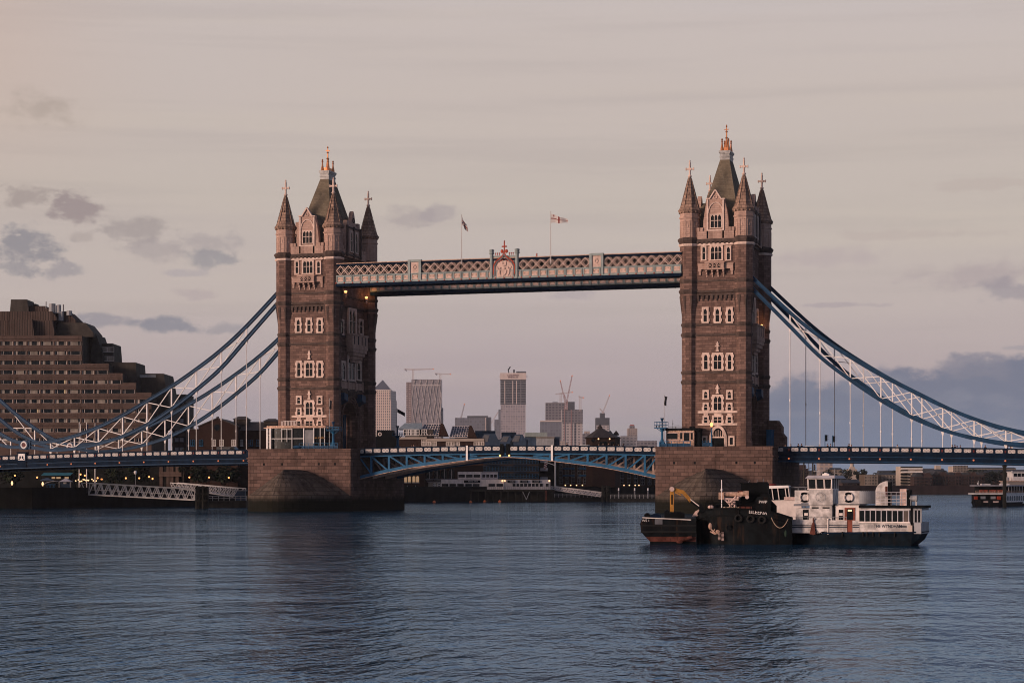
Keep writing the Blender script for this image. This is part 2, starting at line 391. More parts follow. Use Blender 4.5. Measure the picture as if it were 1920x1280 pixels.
# ------------------------------------------------------------------ mesh helpers
class MB:
    def __init__(s, T=None):
        s.v, s.f, s.mi, s.cur, s.T = [], [], [], 0, T
    def mat(s, i): s.cur = i; return s
    def add(s, pts):
        i0 = len(s.v)
        s.v.extend([tuple(s.T(*p)) if s.T else tuple(p) for p in pts])
        return i0
    def face(s, pts):
        i = s.add(pts); s.f.append(tuple(range(i, i + len(pts)))); s.mi.append(s.cur); return s
    def faces(s, i0, fs):
        for f in fs: s.f.append(tuple(i0 + k for k in f)); s.mi.append(s.cur)
    def hexa(s, p):
        """8 points: bottom loop of 4, top loop of 4"""
        i = s.add(p)
        s.faces(i, [(3, 2, 1, 0), (4, 5, 6, 7), (0, 1, 5, 4), (1, 2, 6, 5), (2, 3, 7, 6), (3, 0, 4, 7)]); return s
    def box(s, x0, x1, y0, y1, z0, z1):
        return s.hexa([(x0, y0, z0), (x1, y0, z0), (x1, y1, z0), (x0, y1, z0), (x0, y0, z1), (x1, y0, z1), (x1, y1, z1), (x0, y1, z1)])
    def cbox(s, c, sx, sy, sz, rz=0):
        ca, sa = cos(rz), sin(rz); p = []
        for z in (-sz / 2, sz / 2):
            for x, y in ((-sx / 2, -sy / 2), (sx / 2, -sy / 2), (sx / 2, sy / 2), (-sx / 2, sy / 2)):
                p.append((c[0] + x * ca - y * sa, c[1] + x * sa + y * ca, c[2] + z))
        return s.hexa(p)
    def bar(s, p, q, w, h=None, up=(0, 0, 1)):
        h = h or w
        p, q = Vector(p), Vector(q); d = (q - p)
        if d.length < 1e-6: return s
        d.normalize(); u = Vector(up)
        a = d.cross(u)
        if a.length < 1e-3: a = d.cross(Vector((0, 1, 0)))
        a.normalize(); b = a.cross(d).normalized()
        a *= w / 2; b *= h / 2
        return s.hexa([p - a - b, p + a - b, q + a - b, q - a - b, p - a + b, p + a + b, q + a + b, q - a + b])
    def tube(s, p, q, r0, r1=None, n=8):
        r1 = r0 if r1 is None else r1
        p, q = Vector(p), Vector(q); d = (q - p).normalized()
        a = d.cross(Vector((0, 0, 1)))
        if a.length < 1e-3: a = Vector((1, 0, 0))
        a.normalize(); b = d.cross(a)
        pts = []
        for c_, r in ((p, r0), (q, r1)):
            for k in range(n):
                t = 2 * pi * k / n; pts.append(c_ + a * cos(t) * r + b * sin(t) * r)
        i = s.add(pts)
        s.faces(i, [(k, (k + 1) % n, n + (k + 1) % n, n + k) for k in range(n)] + [tuple(range(n))[::-1], tuple(range(n, 2 * n))])
        return s
    def path(s, pts, r, n=6):
        for a, b in zip(pts, pts[1:]): s.tube(a, b, r, r, n)
        return s
    def lathe(s, cx, cy, prof, n=8, rot=pi / 8):
        pts = []
        for r, z in prof:
            for k in range(n):
                t = rot + 2 * pi * k / n; pts.append((cx + r * cos(t), cy + r * sin(t), z))
        i = s.add(pts); fs = []
        for j in range(len(prof) - 1):
            for k in range(n):
                fs.append((j * n + k, j * n + (k + 1) % n, (j + 1) * n + (k + 1) % n, (j + 1) * n + k))
        fs.append(tuple(range(n))[::-1]); e = (len(prof) - 1) * n; fs.append(tuple(range(e, e + n)))
        s.faces(i, fs); return s
    def prism(s, pts, plane, t0, t1):
        """2D outline pushed through from t0 to t1; plane 'xz' runs along y, 'yz' along x, 'xy' along z"""
        f = {'xz': lambda a, b, t: (a, t, b), 'yz': lambda a, b, t: (t, a, b), 'xy': lambda a, b, t: (a, b, t)}[plane]
        n = len(pts)
        i = s.add([f(a, b, t0) for a, b in pts] + [f(a, b, t1) for a, b in pts])
        s.faces(i, [(k, (k + 1) % n, n + (k + 1) % n, n + k) for k in range(n)] + [tuple(range(n))[::-1], tuple(range(n, 2 * n))])
        return s
    def ball(s, c_, rx, ry=None, rz=None, n=10, m=6):
        ry = ry or rx; rz = rz or rx
        pts = [(c_[0], c_[1], c_[2] - rz)]
        for j in range(1, m):
            a = -pi / 2 + pi * j / m
            for k in range(n):
                t = 2 * pi * k / n; pts.append((c_[0] + rx * cos(a) * cos(t), c_[1] + ry * cos(a) * sin(t), c_[2] + rz * sin(a)))
        pts.append((c_[0], c_[1], c_[2] + rz))
        i = s.add(pts); e = len(pts) - 1; fs = []
        for k in range(n): fs.append((0, 1 + (k + 1) % n, 1 + k))
        for j in range(m - 2):
            for k in range(n):
                a = 1 + j * n; fs.append((a + k, a + (k + 1) % n, a + n + (k + 1) % n, a + n + k))
        a = 1 + (m - 2) * n
        for k in range(n): fs.append((a + k, a + (k + 1) % n, e))
        s.faces(i, fs); return s
    def ring(s, c_, R, r, axis='y', n=16, m=6):
        pts = []
        for k in range(n):
            t = 2 * pi * k / n
            for j in range(m):
                a = 2 * pi * j / m; rr = R + r * cos(a); o = r * sin(a)
                x, y, z = (rr * cos(t), o, rr * sin(t)) if axis == 'y' else ((rr * cos(t), rr * sin(t), o) if axis == 'z' else (o, rr * cos(t), rr * sin(t)))
                pts.append((c_[0] + x, c_[1] + y, c_[2] + z))
        i = s.add(pts)
        s.faces(i, [(k * m + j, ((k + 1) % n) * m + j, ((k + 1) % n) * m + (j + 1) % m, k * m + (j + 1) % m) for k in range(n) for j in range(m)])
        return s
    def mesh(s, name, mats):
        me = bpy.data.meshes.new(name)
        me.from_pydata(s.v, [], s.f)
        for m in mats: me.materials.append(M[m] if isinstance(m, str) else m)
        me.polygons.foreach_set('material_index', s.mi)
        me.update()
        return me
    def obj(s, name, mats, parent=None, smooth=False, kind=None):
        if isinstance(mats, str): mats = [mats]
        me = s.mesh(name, mats)
        if smooth:
            me.polygons.foreach_set('use_smooth', [True] * len(me.polygons))
        o = bpy.data.objects.new(name, me); COL.objects.link(o)
        if parent: o.parent = parent
        if kind: o['kind'] = kind
        return o
def tag(o, label, cat, group=None):
    o['label'] = label; o['category'] = cat
    if group: o['group'] = group
    return o
def thing(name, label, cat, loc=(0, 0, 0), rz=0, group=None):
    o = bpy.data.objects.new(name, None); COL.objects.link(o)
    o.location = loc; o.rotation_euler = (0, 0, rz); o.empty_display_size = .5
    return tag(o, label, cat, group)
def lk(name, me, parent, loc=(0, 0, 0), rz=0):
    """another part that shares a mesh"""
    o = bpy.data.objects.new(name, me); COL.objects.link(o); o.parent = parent
    o.location = loc; o.rotation_euler = (0, 0, rz); return o
KIDS = {}
def copy_tree(o, parent=None):
    c_ = o.copy(); COL.objects.link(c_)
    if parent: c_.parent = parent
    for ch in list(o.children): copy_tree(ch, c_)
    return c_
def text(name, body, size, mat, parent, loc, rot=(pi / 2, 0, 0), depth=.01, align='CENTER', sx=1):
    cu = bpy.data.curves.new(name, 'FONT'); cu.body = body; cu.size = size; cu.extrude = depth
    cu.align_x = align; cu.align_y = 'CENTER'; cu.resolution_u = 3
    tmp = bpy.data.objects.new(name, cu); COL.objects.link(tmp)
    me = bpy.data.meshes.new_from_object(tmp.evaluated_get(bpy.context.evaluated_depsgraph_get()))
    bpy.data.objects.remove(tmp); bpy.data.curves.remove(cu)
    me.name = name; me.materials.clear(); me.materials.append(M[mat])
    o = bpy.data.objects.new(name, me); COL.objects.link(o)
    o.parent = parent; o.location = loc; o.rotation_euler = rot; o.scale = (sx, 1, 1)
    return o
# ================================================================== setting: river and land
def build_water():
    mb = MB()
    xs = [-1500, -300, 0, 300, 1500]
    mb.face([(-2500, -420, 0), (2500, -420, 0), (2500, 2200, 0), (-2500, 2200, 0)])
    m = Mat('river_water'); P = m.pos()
    m = Mat('river_water'); P = m.pos()
    big = m.noise(P, .016, 4, .6, (1, .5, 1)); mid = m.noise(P, .07, 3, .6, (.7, 1.0, 1))
    calm = m.step(m.math('ADD', m.math('MULTIPLY', big, .6), m.math('MULTIPLY', mid, .4)), .36, .64)
    h = None
    for sc, amp in ((.055, .3), (.13, .28), (.33, .30), (.8, .21), (1.9, .1), (4.5, .03)):
        w = m.math('MULTIPLY', m.noise(P, sc, 2, .5, (2.1, .85, 1)), amp)
        h = w if h is None else m.math('ADD', h, w)
    h = m.math('MULTIPLY', h, m.math('ADD', .45, m.math('MULTIPLY', calm, .85)))
    b = m.node('ShaderNodeBump'); b.inputs['Strength'].default_value = 1; b.inputs['Distance'].default_value = .54
    m.l.new(h, b.inputs['Height'])
    df = m.node('ShaderNodeBsdfDiffuse'); df.inputs[0].default_value = (.012, .062, .118, 1)      # silty river body
    gl = m.node('ShaderNodeBsdfGlossy'); gl.inputs['Color'].default_value = (.58, .775, 1.0, 1); gl.inputs['Roughness'].default_value = .05
    fr = m.node('ShaderNodeFresnel'); fr.inputs['IOR'].default_value = 1.34
    mx = m.node('ShaderNodeMixShader')
    for n_ in (df, gl, fr): m.l.new(b.outputs[0], n_.inputs['Normal'])
    m.l.new(fr.outputs[0], mx.inputs[0]); m.l.new(df.outputs[0], mx.inputs[1]); m.l.new(gl.outputs[0], mx.inputs[2])
    m.l.new(mx.outputs[0], m.n['Material Output'].inputs['Surface'])
    M['water'] = m.m
    mb.obj('river', 'water', kind='structure')
build_water()
# shore line (river edge), left to right, and the land behind it
SH = [onZ(-500, 954, 0), onZ(60, 952.5, 0), onZ(300, 950, 0), onZ(470, 947.5, 0), onZ(600, 945, 0), onZ(745, 941, 0), onZ(1000, 939.5, 0), onZ(1236, 937.5, 0),
      onZ(1420, 932, 0), onZ(1480, 927.2, 0), onZ(1700, 926.6, 0), onZ(2300, 925.5, 0), onZ(4500, 923, 0)]
QZ = 4.3
mb = MB()
far = [(6000, 9000), (-9000, 9000), (-9000, SH[0].y - 300)]
mb.face([(p.x, p.y, QZ) for p in SH] + [(x, y, QZ) for x, y in far])
mb.obj('north_bank_ground', 'land', kind='structure')
mb = MB()
for i_, (a, b) in enumerate(zip(SH, SH[1:])):
    mb.mat(1 if i_ > 8 else 0)
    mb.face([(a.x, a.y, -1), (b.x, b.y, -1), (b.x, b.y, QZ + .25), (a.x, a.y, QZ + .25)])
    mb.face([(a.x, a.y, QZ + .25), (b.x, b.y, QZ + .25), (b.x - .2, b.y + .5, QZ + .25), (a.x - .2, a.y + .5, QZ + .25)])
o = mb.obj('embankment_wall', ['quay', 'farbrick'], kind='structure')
# near edge of the bank the camera stands on, below and behind it
mb = MB(); mb.box(-900, 900, -420, -381.5, -2, 3.4)
mb.obj('south_bank_ground', 'paving', kind='structure')

# ================================================================== bridge tower
TX = 41.15; A_, B_ = 5.137, 9.5
FY, SXW = 10.25, 4.7
AP0, AP1 = 1.40, 1.74
c22 = cos(pi / 8)
def fu(px, py):
    p = onY(px, py, -FY); return p.x - TX, p.z
def fU(x, y): return fu(1220 + x / 4, 220 + y / 4)      # upper enlargement of the photo
def fL(x, y): return fu(1220 + x / 4, 520 + y / 4)
def sS(x, y):
    p = onX(620 + x / 4, 530 + y / 4, -TX + SXW); return p.y, p.z
FT = lambda u, n, z: (u, -FY - n, z)
ST = lambda u, n, z: (SXW + n, u, z)
def window(parent, T, u0, u1, z0, z1, lights=1, frame=.3, arch=True, transom=True, teeth=True, proud=.22, name='window'):
    g = MB(T); g.box(u0, u1, .01, .05, z0, z1)
    w = g.obj(name, 'glass', parent)
    f = MB(T); mw = .11
    f.box(u0 - frame, u0, 0, proud, z0 - frame * .5, z1 + frame)
    f.box(u1, u1 + frame, 0, proud, z0 - frame * .5, z1 + frame)
    f.box(u0, u1, 0, proud, z1, z1 + frame); f.box(u0 - frame * 1.1, u1 + frame * 1.1, 0, proud + .06, z0 - frame * .9, z0)
    if teeth:
        n = max(2, int((z1 - z0) / .5))
        for k in range(n):
            if k % 2: continue
            z = z0 + (z1 - z0) * k / n; dz = (z1 - z0) / n
            f.box(u0 - frame - .16, u0 - frame, 0, proud - .03, z, z + dz); f.box(u1 + frame, u1 + frame + .16, 0, proud - .03, z, z + dz)
    lw = (u1 - u0) / lights
    for k in range(1, lights):
        f.box(u0 + lw * k - mw / 2, u0 + lw * k + mw / 2, .05, proud - .05, z0, z1)
    zt = z0 + (z1 - z0) * .55
    if transom: f.box(u0, u1, .05, proud - .07, zt - .05, zt + .05)
    if arch:
        for k in range(lights):
            a, b = u0 + lw * k, u0 + lw * (k + 1); m_ = (a + b) / 2; hh = min(lw * .75, (z1 - z0) * .3)
            for s_, e in ((a, 1), (b, -1)):
                pts = [(s_, z1 - hh), (s_ + e * lw * .14, z1 - hh * .55), (s_ + e * lw * .3, z1 - hh * .22), (m_, z1), (s_, z1)]
                i = f.add([(p, .05, q) for p, q in pts] + [(p, proud - .06, q) for p, q in pts])
                f.faces(i, [(0, 1, 2, 3, 4), (9, 8, 7, 6, 5)] + [(k2, (k2 + 1) % 5, 5 + (k2 + 1) % 5, 5 + k2) for k2 in range(5)])
    f.obj('frame', 'trim', w)
    return w
def rect2(f, x0, y0, x1, y1):
    a, b = f(x0, y0), f(x1, y1)
    return min(a[0], b[0]), max(a[0], b[0]), min(a[1], b[1]), max(a[1], b[1])

def build_tower():
    t = thing('bridge_tower', 'x', 'bridge tower', (TX, 0, 0))
    Z0, ZC, ZT = 12.2, 50.74, 52.4
    # walls, with the road arch running through along x
    mb = MB()
    aw, zs, za = 4.1, 17.6, 22.2
    arc = [(-aw, Z0), (-aw, zs)]
    for k in range(1, 12):
        a = pi - pi * k / 12
        arc.append((aw * cos(a), zs + (za - zs) * sin(a) ** .9))
    arc += [(aw, zs), (aw, Z0)]
    for sx in (-1, 1): pass
    zl = 24.3
    for (y0, z0), (y1, z1) in zip(arc, arc[1:]):
        if abs(y1 - y0) < 1e-6: continue
        mb.hexa([(-SXW, y0, z0), (SXW, y0, z0), (SXW, y1, z1), (-SXW, y1, z1), (-SXW, y0, zl), (SXW, y0, zl), (SXW, y1, zl), (-SXW, y1, zl)])
    mb.box(-SXW, SXW, -FY, -aw, Z0, zl); mb.box(-SXW, SXW, aw, FY, Z0, zl)
    mb.box(-SXW, SXW, -FY, FY, zl, 41.3)
    mb.box(-SXW - .12, SXW + .12, -FY - .12, FY + .12, 41.3, ZC)
    mb.obj('wall', 'granite', t)
    # parapet above the cornice, of pale ashlar, with merlons
    mb = MB()
    for s in (-1, 1):
        mb.box(-3.5, 3.5, s * (FY + .3) - .25, s * (FY + .3) + .25, ZC + .3, 52.5)
        mb.box(s * (SXW + .55) - .25, s * (SXW + .55) + .25, -7.6, 7.6, ZC + .3, 52.5)
        for x in (-3.3, -2.62, 2.62, 3.3):
            mb.box(x - .26, x + .26, s * (FY + .3) - .28, s * (FY + .3) + .28, 52.5, 53.15)
        for y in (-7.2, -6.2, -5.2, 5.2, 6.2, 7.2):
            mb.box(s * (SXW + .55) - .28, s * (SXW + .55) + .28, y - .3, y + .3, 52.5, 53.15)
    mb.obj('parapet', 'ashlar', t)
    # corner turrets
    def tm():
        mb = MB()
        mb.lathe(0, 0, [(AP0 / c22 + .12, Z0), (AP0 / c22 + .12, Z0 + 1.0), (AP0 / c22, Z0 + 1.2), (AP0 / c22, 36.6), ((AP0 + .1) / c22, 38.2), (AP1 / c22, 40.4), (AP1 / c22, ZC + .1)], 8)
        return mb.mesh('turret', ['granite'])
    def top():
        mb = MB()
        mb.lathe(0, 0, [(AP1 / c22, ZC + .1), (AP1 / c22, 54.95), (AP1 / c22 + .14, 55.0), (AP1 / c22 + .14, 55.25), (AP1 / c22, 55.3), (AP1 / c22, 56.0)], 8)
        # raised panel on each facet
        for k in range(8):
            a = k * pi / 4; ca, sa = cos(a), sin(a)
            mb.T = lambda u, n, z, ca=ca, sa=sa: ((AP1 + n) * ca - u * sa, (AP1 + n) * sa + u * ca, z)
            for u in (-.42, .42): mb.box(u - .06, u + .06, 0, .07, 51.4, 54.5)
            mb.box(-.42, .42, 0, .07, 54.35, 54.5); mb.box(-.42, .42, 0, .07, 52.1, 52.2); mb.box(-.42, .42, 0, .07, 51.4, 51.5)
            i = mb.add([(-.3, .0, 53.1), (.3, 0, 53.1), (0, .0, 54.2), (0, .1, 53.4)]); mb.faces(i, [(0, 1, 3), (1, 2, 3), (2, 0, 3)])
            mb.T = None
        return mb.mesh('turret_head', ['ashlar'])
    def spire():
        mb = MB()
        mb.lathe(0, 0, [(AP1 / c22 + .02, 55.95), (AP1 / c22 + .3, 56.25), (AP1 / c22 + .36, 56.6), (AP1 / c22 + .18, 56.75), (1.6, 57.6), (.9, 60.2), (.33, 62.6), (.26, 63.0)], 8)
        for k in range(16):
            a = k * pi / 8; mb.cbox((1.98 * cos(a), 1.98 * sin(a), 56.2), .22, .26, .4, a)
        for k in range(8):
            a = pi / 8 + k * pi / 4
            mb.bar((1.83 * cos(a), 1.83 * sin(a), 57.0), (.34 * cos(a), .34 * sin(a), 62.6), .11)
        for k in (0, 2, 4, 6):
            a = k * pi / 4; mb.cbox((.98 * cos(a), .98 * sin(a), 59.7), .25, .3, .5, a)
        return mb.mesh('spire', ['spire'])
    def cross():
        mb = MB()
        mb.lathe(0, 0, [(.3, 62.9), (.42, 63.05), (.3, 63.2), (.2, 63.35), (.2, 65.6), (.1, 65.75), (.16, 65.85), (.16, 65.95), (.04, 66.1)], 8)
        mb.box(-.72, .72, -.13, .13, 64.25, 64.55)
        for s in (-1, 1): mb.box(s * .72 - .08, s * .72 + .08, -.16, .16, 64.15, 64.65)
        mb.box(-.26, .26, -.2, .2, 64.2, 64.6)
        return mb.mesh('cross', ['trim'])
    def chamf():
        mb = MB()
        for k in range(8):
            a = pi / 8 + k * pi / 4; R = AP1 / c22
            p = lambda r, da, z: (r * cos(a + da), r * sin(a + da), z)
            i = mb.add([p(R * .99, -.2, 40.5), p(R * .99, .2, 40.5), p(R + .1, 0, 40.4), p(AP0 / c22 + .02, 0, 36.9)]); mb.faces(i, [(0, 1, 2), (0, 2, 3), (1, 3, 2), (0, 3, 1)])
        return mb.mesh('chamfer_stop', ['trim_dark'])
    meshes = (tm(), top(), spire(), cross(), chamf())
    for sx in (-1, 1):
        for sy in (-1, 1):
            r = lk('turret', meshes[0], t, (sx * A_, sy * B_, 0))
            lk('turret_head', meshes[1], r); lk('spire', meshes[2], r); lk('cross', meshes[3], r); lk('chamfer_stop', meshes[4], r)
    # moulded string courses round walls and turrets
    def ring(z, out, h, big=False):
        mb = MB()
        ap = AP1 if z > 40 else AP0
        for sx in (-1, 1):
            for sy in (-1, 1):
                R = ap / c22
                mb.lathe(sx * A_, sy * B_, [(R, z - h), (R + out * .6, z - h * .4), (R + out, z), (R + out, z + h * .35), (R, z + h * .8)], 8)
        d = out + (.12 if z > 40 else 0)
        for s in (-1, 1):
            mb.box(-A_ + ap - .2, A_ - ap + .2, s * FY - d, s * FY + d, z - h * .5, z + h * .4)
            mb.box(s * SXW - d, s * SXW + d, -B_ + ap - .2, B_ - ap + .2, z - h * .5, z + h * .4)
        if big:
            for k in range(-4, 5):
                mb.box(k * .85 - .18, k * .85 + .18, -FY - .5, -FY, z - .75, z - .2)
        return mb.obj('string_course', 'trim' if big == 2 else 'trim_dark', t)
    for z, o_, h in ((24.36, .22, .5), (26.16, .18, .45), (33.18, .22, .5), (35.07, .18, .45), (41.3, .24, .5), (43.25, .16, .4)): ring(z, o_, h)
    ring(ZC + .1, .42, .75, 1)
    mb = MB()
    for s in (-1, 1): mb.box(-3.4, 3.4, s * (FY + .2) - .25, s * (FY + .2) + .25, 49.8, 50.25)
    for sx in (-1, 1):
        for sy in (-1, 1): mb.lathe(sx * A_, sy * B_, [(AP1 / c22 + .12, 49.75), (AP1 / c22 + .26, 49.95), (AP1 / c22 + .26, 50.2), (AP1 / c22, 50.25)], 8)
    mb.obj('string_course', 'trim', t)
    # chamfer stops on the turret shafts
    # arcaded corbel table
    u0, u1, z0, z1 = rect2(fL, 358, 178, 632, 125)
    for T_, sgn in ((FT, 1),):
        mb = MB(T_)
        mb.box(u0 - .2, u1 + .2, 0, .32, z1 - .12, z1 + .25)
        n = 8
        for k in range(n + 1):
            u = u0 + (u1 - u0) * k / n
            mb.box(u - .21, u + .21, 0, .3, z0 + .35, z1 - .12); mb.box(u - .14, u + .14, 0, .18, z0, z0 + .35)
        mb.obj('corbel_table', 'trim_dark', t)
    # ---- front windows
    f = fL
    for a, b in ((398, 423), (488, 515), (580, 605)):
        window(t, FT, *rect2(f, a, 332, b, 235), 1, .33)
    for a, b, n in ((402, 428, 1), (475, 532, 2), (580, 606, 1)):
        window(t, FT, *rect2(f, a, 688, b, 578), n, .34)
    for a, b in ((402, 427), (579, 604)):
        window(t, FT, *rect2(f, a, 905, b, 855), 1, .3, teeth=False)
        window(t, FT, *rect2(f, a, 995, b, 948), 1, .28)
        window(t, FT, *rect2(f, a, 1090, b, 1047), 1, .28, arch=False)
    window(t, FT, *rect2(f, 475, 995, 532, 892), 2, .34)
    window(t, FT, *rect2(f, 475, 1090, 532, 1046), 2, .34, arch=False)
    mb = MB(FT)
    for y0, y1 in ((1018, 998), (1110, 1092)):
        a = rect2(f, 355, y0, 652, y1); mb.box(a[0], a[1], 0, .26, a[2], a[3])
    mb.obj('sill_band', 'trim', t)
    mb = MB(FT)                                            # carved panels between the storeys
    for x0, x1 in ((398, 430), (475, 532), (576, 608)):
        a = rect2(f, x0, 1044, x1, 1018); mb.box(a[0], a[1], 0, .12, a[2], a[3])
        um = (a[0] + a[1]) / 2
        mb.bar((a[0] + .1, .14, a[2] + .1), (um, .14, a[3] - .05), .12); mb.bar((a[1] - .1, .14, a[2] + .1), (um, .14, a[3] - .05), .12)
    mb.obj('carved_panel', 'trim', t)
    for y0, y1 in ((555, 480), (872, 800)):               # niche figures with canopies
        a = rect2(f, 490, y0, 514, y1); um = (a[0] + a[1]) / 2; h = a[3] - a[2]
        mb = MB(FT)
        mb.box(um - .3, um + .3, 0, .3, a[2], a[2] + h * .14); mb.box(um - .17, um + .17, 0, .25, a[2] + h * .14, a[2] + h * .5)
        mb.box(um - .4, um + .4, 0, .34, a[2] + h * .5, a[2] + h * .6); mb.box(um - .2, um + .2, 0, .25, a[2] + h * .6, a[2] + h * .86); mb.box(um - .1, um + .1, 0, .2, a[2] + h * .86, a[3])
        mb.obj('niche_ornament', 'trim', t)
    # portal
    a = rect2(f, 462, 1255, 552, 1140); um = (a[0] + a[1]) / 2; hw = (a[1] - a[0]) / 2
    def pointed(hw, zb, zs_, zt, n=7):
        L = [(-hw, zb), (-hw, zs_)]
        for k in range(1, n): q = k / n; L.append((-hw * (1 - q ** 1.6), zs_ + (zt - zs_) * sin(q * pi / 2)))
        L.append((0, zt)); return L + [(-x, z) for x, z in L[-2::-1]]
    zb, zt = 12.3, a[3] + .3
    out, inn = pointed(hw + .55, zb, a[2] + 1.2, zt + .5), pointed(hw, zb, a[2] + 1.2, zt)
    d = MB(FT); pts = [(x + um, z) for x, z in inn]
    i = d.add([(x, .03, z) for x, z in pts]); d.faces(i, [tuple(range(len(pts)))])
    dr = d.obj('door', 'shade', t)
    mb = MB(FT)
    for (p0, p1), (q0, q1) in zip(zip(out, out[1:]), zip(inn, inn[1:])):
        pp = [p0, p1, q1, q0]
        i = mb.add([(x + um, 0, z) for x, z in pp] + [(x + um, .3, z) for x, z in pp])
        mb.faces(i, [(4, 5, 6, 7), (0, 1, 5, 4), (2, 3, 7, 6)])
    for k in range(-2, 3): mb.box(um + k * hw * .36 - .05, um + k * hw * .36 + .05, .03, .15, a[2] + 1.5, zt - .35 - abs(k) * .22)
    mb.box(um - hw, um + hw, .03, .2, a[2] + 1.3, a[2] + 1.55)
    mb.obj('door_arch', 'trim', dr)
    for x0, x1 in ((395, 415), (595, 618)):
        window(t, FT, *rect2(f, x0, 1252, x1, 1200), 1, .3, arch=False, transom=False, teeth=False)
    # ---- below the cornice: pale stone surround, three windows and a balcony
    f = fU
    a = rect2(f, 374, 1085, 612, 950)
    mb = MB(FT); mb.box(a[0], a[1], .0, .16, a[2], a[3]); mb.obj('stone_surround', 'ashlar', t)
    FT2 = lambda u, n, z: (u, -FY - .16 - n, z)
    window(t, FT2, *rect2(f, 455, 1068, 534, 968), 3, .26, teeth=False)
    for x0, x1 in ((391, 412), (574, 597)): window(t, FT2, *rect2(f, x0, 1068, x1, 972), 1, .22, teeth=False)
    mb = MB(FT)
    a = rect2(f, 417, 1142, 556, 1085); mb.box(a[0], a[1], .0, 1.0, a[2], a[3]); mb.box(a[0] - .12, a[1] + .12, 0, 1.12, a[3] - .2, a[3] + .08); mb.box(a[0] - .1, a[1] + .1, 0, 1.1, a[2] - .14, a[2] + .1)
    w = (a[1] - a[0])
    for k in range(3):                                       # pierced quatrefoils
        u = a[0] + w * (.27 + .23 * k); zc_ = (a[2] + a[3]) / 2
        for q in ((1, 1), (1, -1)): mb.bar((u - .3, 1.02, zc_ - .3 * q[1]), (u + .3, 1.02, zc_ + .3 * q[1]), .1)
    b = rect2(f, 360, 1142, 622, 1092)
    mb.box(b[0], a[0], 0, .5, b[2], b[3]); mb.box(a[1], b[1], 0, .5, b[2], b[3])
    mb.box(b[0] - .1, a[0], 0, .58, b[3] - .14, b[3] + .05); mb.box(a[1], b[1] + .1, 0, .58, b[3] - .14, b[3] + .05)
    for k in range(4):
        u = a[0] + .15 + (w - .3) * k / 3
        mb.box(u - .16, u + .16, 0, .9, a[2] - .5, a[2] - .1); mb.box(u - .14, u + .14, 0, .55, a[2] - 1.0, a[2] - .5); mb.box(u - .12, u + .12, 0, .25, a[2] - 1.45, a[2] - 1.0)
    for u in (b[0] + .28, b[1] - .28):
        mb.box(u - .28, u + .28, 0, .42, b[2] - .4, b[2]); mb.box(u - .2, u + .2, 0, .3, b[2] - 1.1, b[2] - .4)
    mb.mat(1)
    for k in range(3):
        u = a[0] + w * (.27 + .23 * k); mb.box(u - .3, u + .3, 1.0, 1.012, a[2] + .2, a[3] - .3)
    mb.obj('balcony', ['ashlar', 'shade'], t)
    # ---- front gable
    pts = [(398, 912), (398, 782), (411, 690), (424, 612), (446, 612), (488, 545), (530, 612), (554, 612), (574, 690), (586, 782), (586, 912)]
    P2 = [f(x, y) for x, y in pts]
    GT = lambda u, n, z: (u, -FY - .35 - n, z)
    gab = MB(); gab.prism(P2, 'xz', -FY - .35, -FY + .55)
    g = gab.obj('front_gable', 'ashlar', t)
    mb = MB(GT)                                             # coping and mouldings
    cp = [f(x, y) for x, y in ((446, 612), (488, 545), (530, 612))]
    for p, q in zip(cp, cp[1:]): mb.bar((p[0], 0, p[1]), (q[0], 0, q[1]), .55, .22, up=(0, 0, 1))
    for x0, x1 in ((418, 450), (527, 560)):
        a = rect2(f, x0, 618, x1, 608); mb.box(a[0], a[1], -.6, .25, a[2], a[3])
    for s0 in ((424, 912, 436, 620), (541, 912, 554, 620)):
        a = rect2(f, *s0); mb.box(a[0], a[1], 0, .2, a[2], a[3])
    a = rect2(f, 440, 908, 540, 846); mb.box(a[0], a[1], 0, .1, a[2], a[3]); mb.box(a[0] - .1, a[1] + .1, 0, .22, a[3] - .15, a[3] + .1)
    uc = (a[0] + a[1]) / 2; aw2 = (a[1] - a[0]) / 2 + .1
    zs2 = f(490, 718)[1]; zt2 = f(490, 640)[1]
    prev = None
    for k in range(13):                                       # moulded arch over the window
        an = pi - pi * k / 12; p = (uc + aw2 * cos(an), .05, zs2 + (zt2 - zs2) * sin(an))
        if prev: mb.bar(prev, p, .18, .2, up=(0, 1, 0))
        prev = p
    for k in range(4):
        u = a[0] + .35 + k * .5; mb.bar((u, .12, a[2] + .3), (u + .3, .12, a[3] - .35), .1)
    zz = f(488, 600)[1]; mb.ring((uc, .05, zz), .3, .09, 'y', 8, 4)
    mb.obj('gable_moulding', 'trim', g)
    window(g, GT, *rect2(f, 455, 830, 533, 732), 3, .16, teeth=False)
    # back gable, the same outline
    gab = MB(); gab.prism(P2, 'xz', FY - .55, FY + .35); gab.obj('back_gable', 'ashlar', t)
    # side gables over the road
    for s in (-1, 1):
        x0, x1 = s * (SXW + .1), s * (SXW + .9)
        pts = [(-4.3, ZC + .3), (-4.3, 54.6), (-3.6, 57.2), (-3.5, 58.4), (-2.5, 58.4), (-2.2, 57.2), (-1.1, 58.2), (-.5, 60.0), (0, 60.6), (.5, 60.0), (1.1, 58.2), (2.2, 57.2), (2.5, 58.4), (3.5, 58.4), (3.6, 57.2), (4.3, 54.6), (4.3, ZC + .3)]
        mb = MB(); mb.prism(pts, 'yz', min(x0, x1), max(x0, x1))
        g = mb.obj('side_gable', 'ashlar', t)
        T_ = (lambda u, n, z: (SXW + .9 + n, u, z)) if s > 0 else (lambda u, n, z: (-SXW - .9 - n, -u, z))
        for u in (-1.35, 1.35): window(g, T_, u - .55, u + .55, 52.3, 56.2, 1, .25, teeth=False)
        mb = MB(T_)
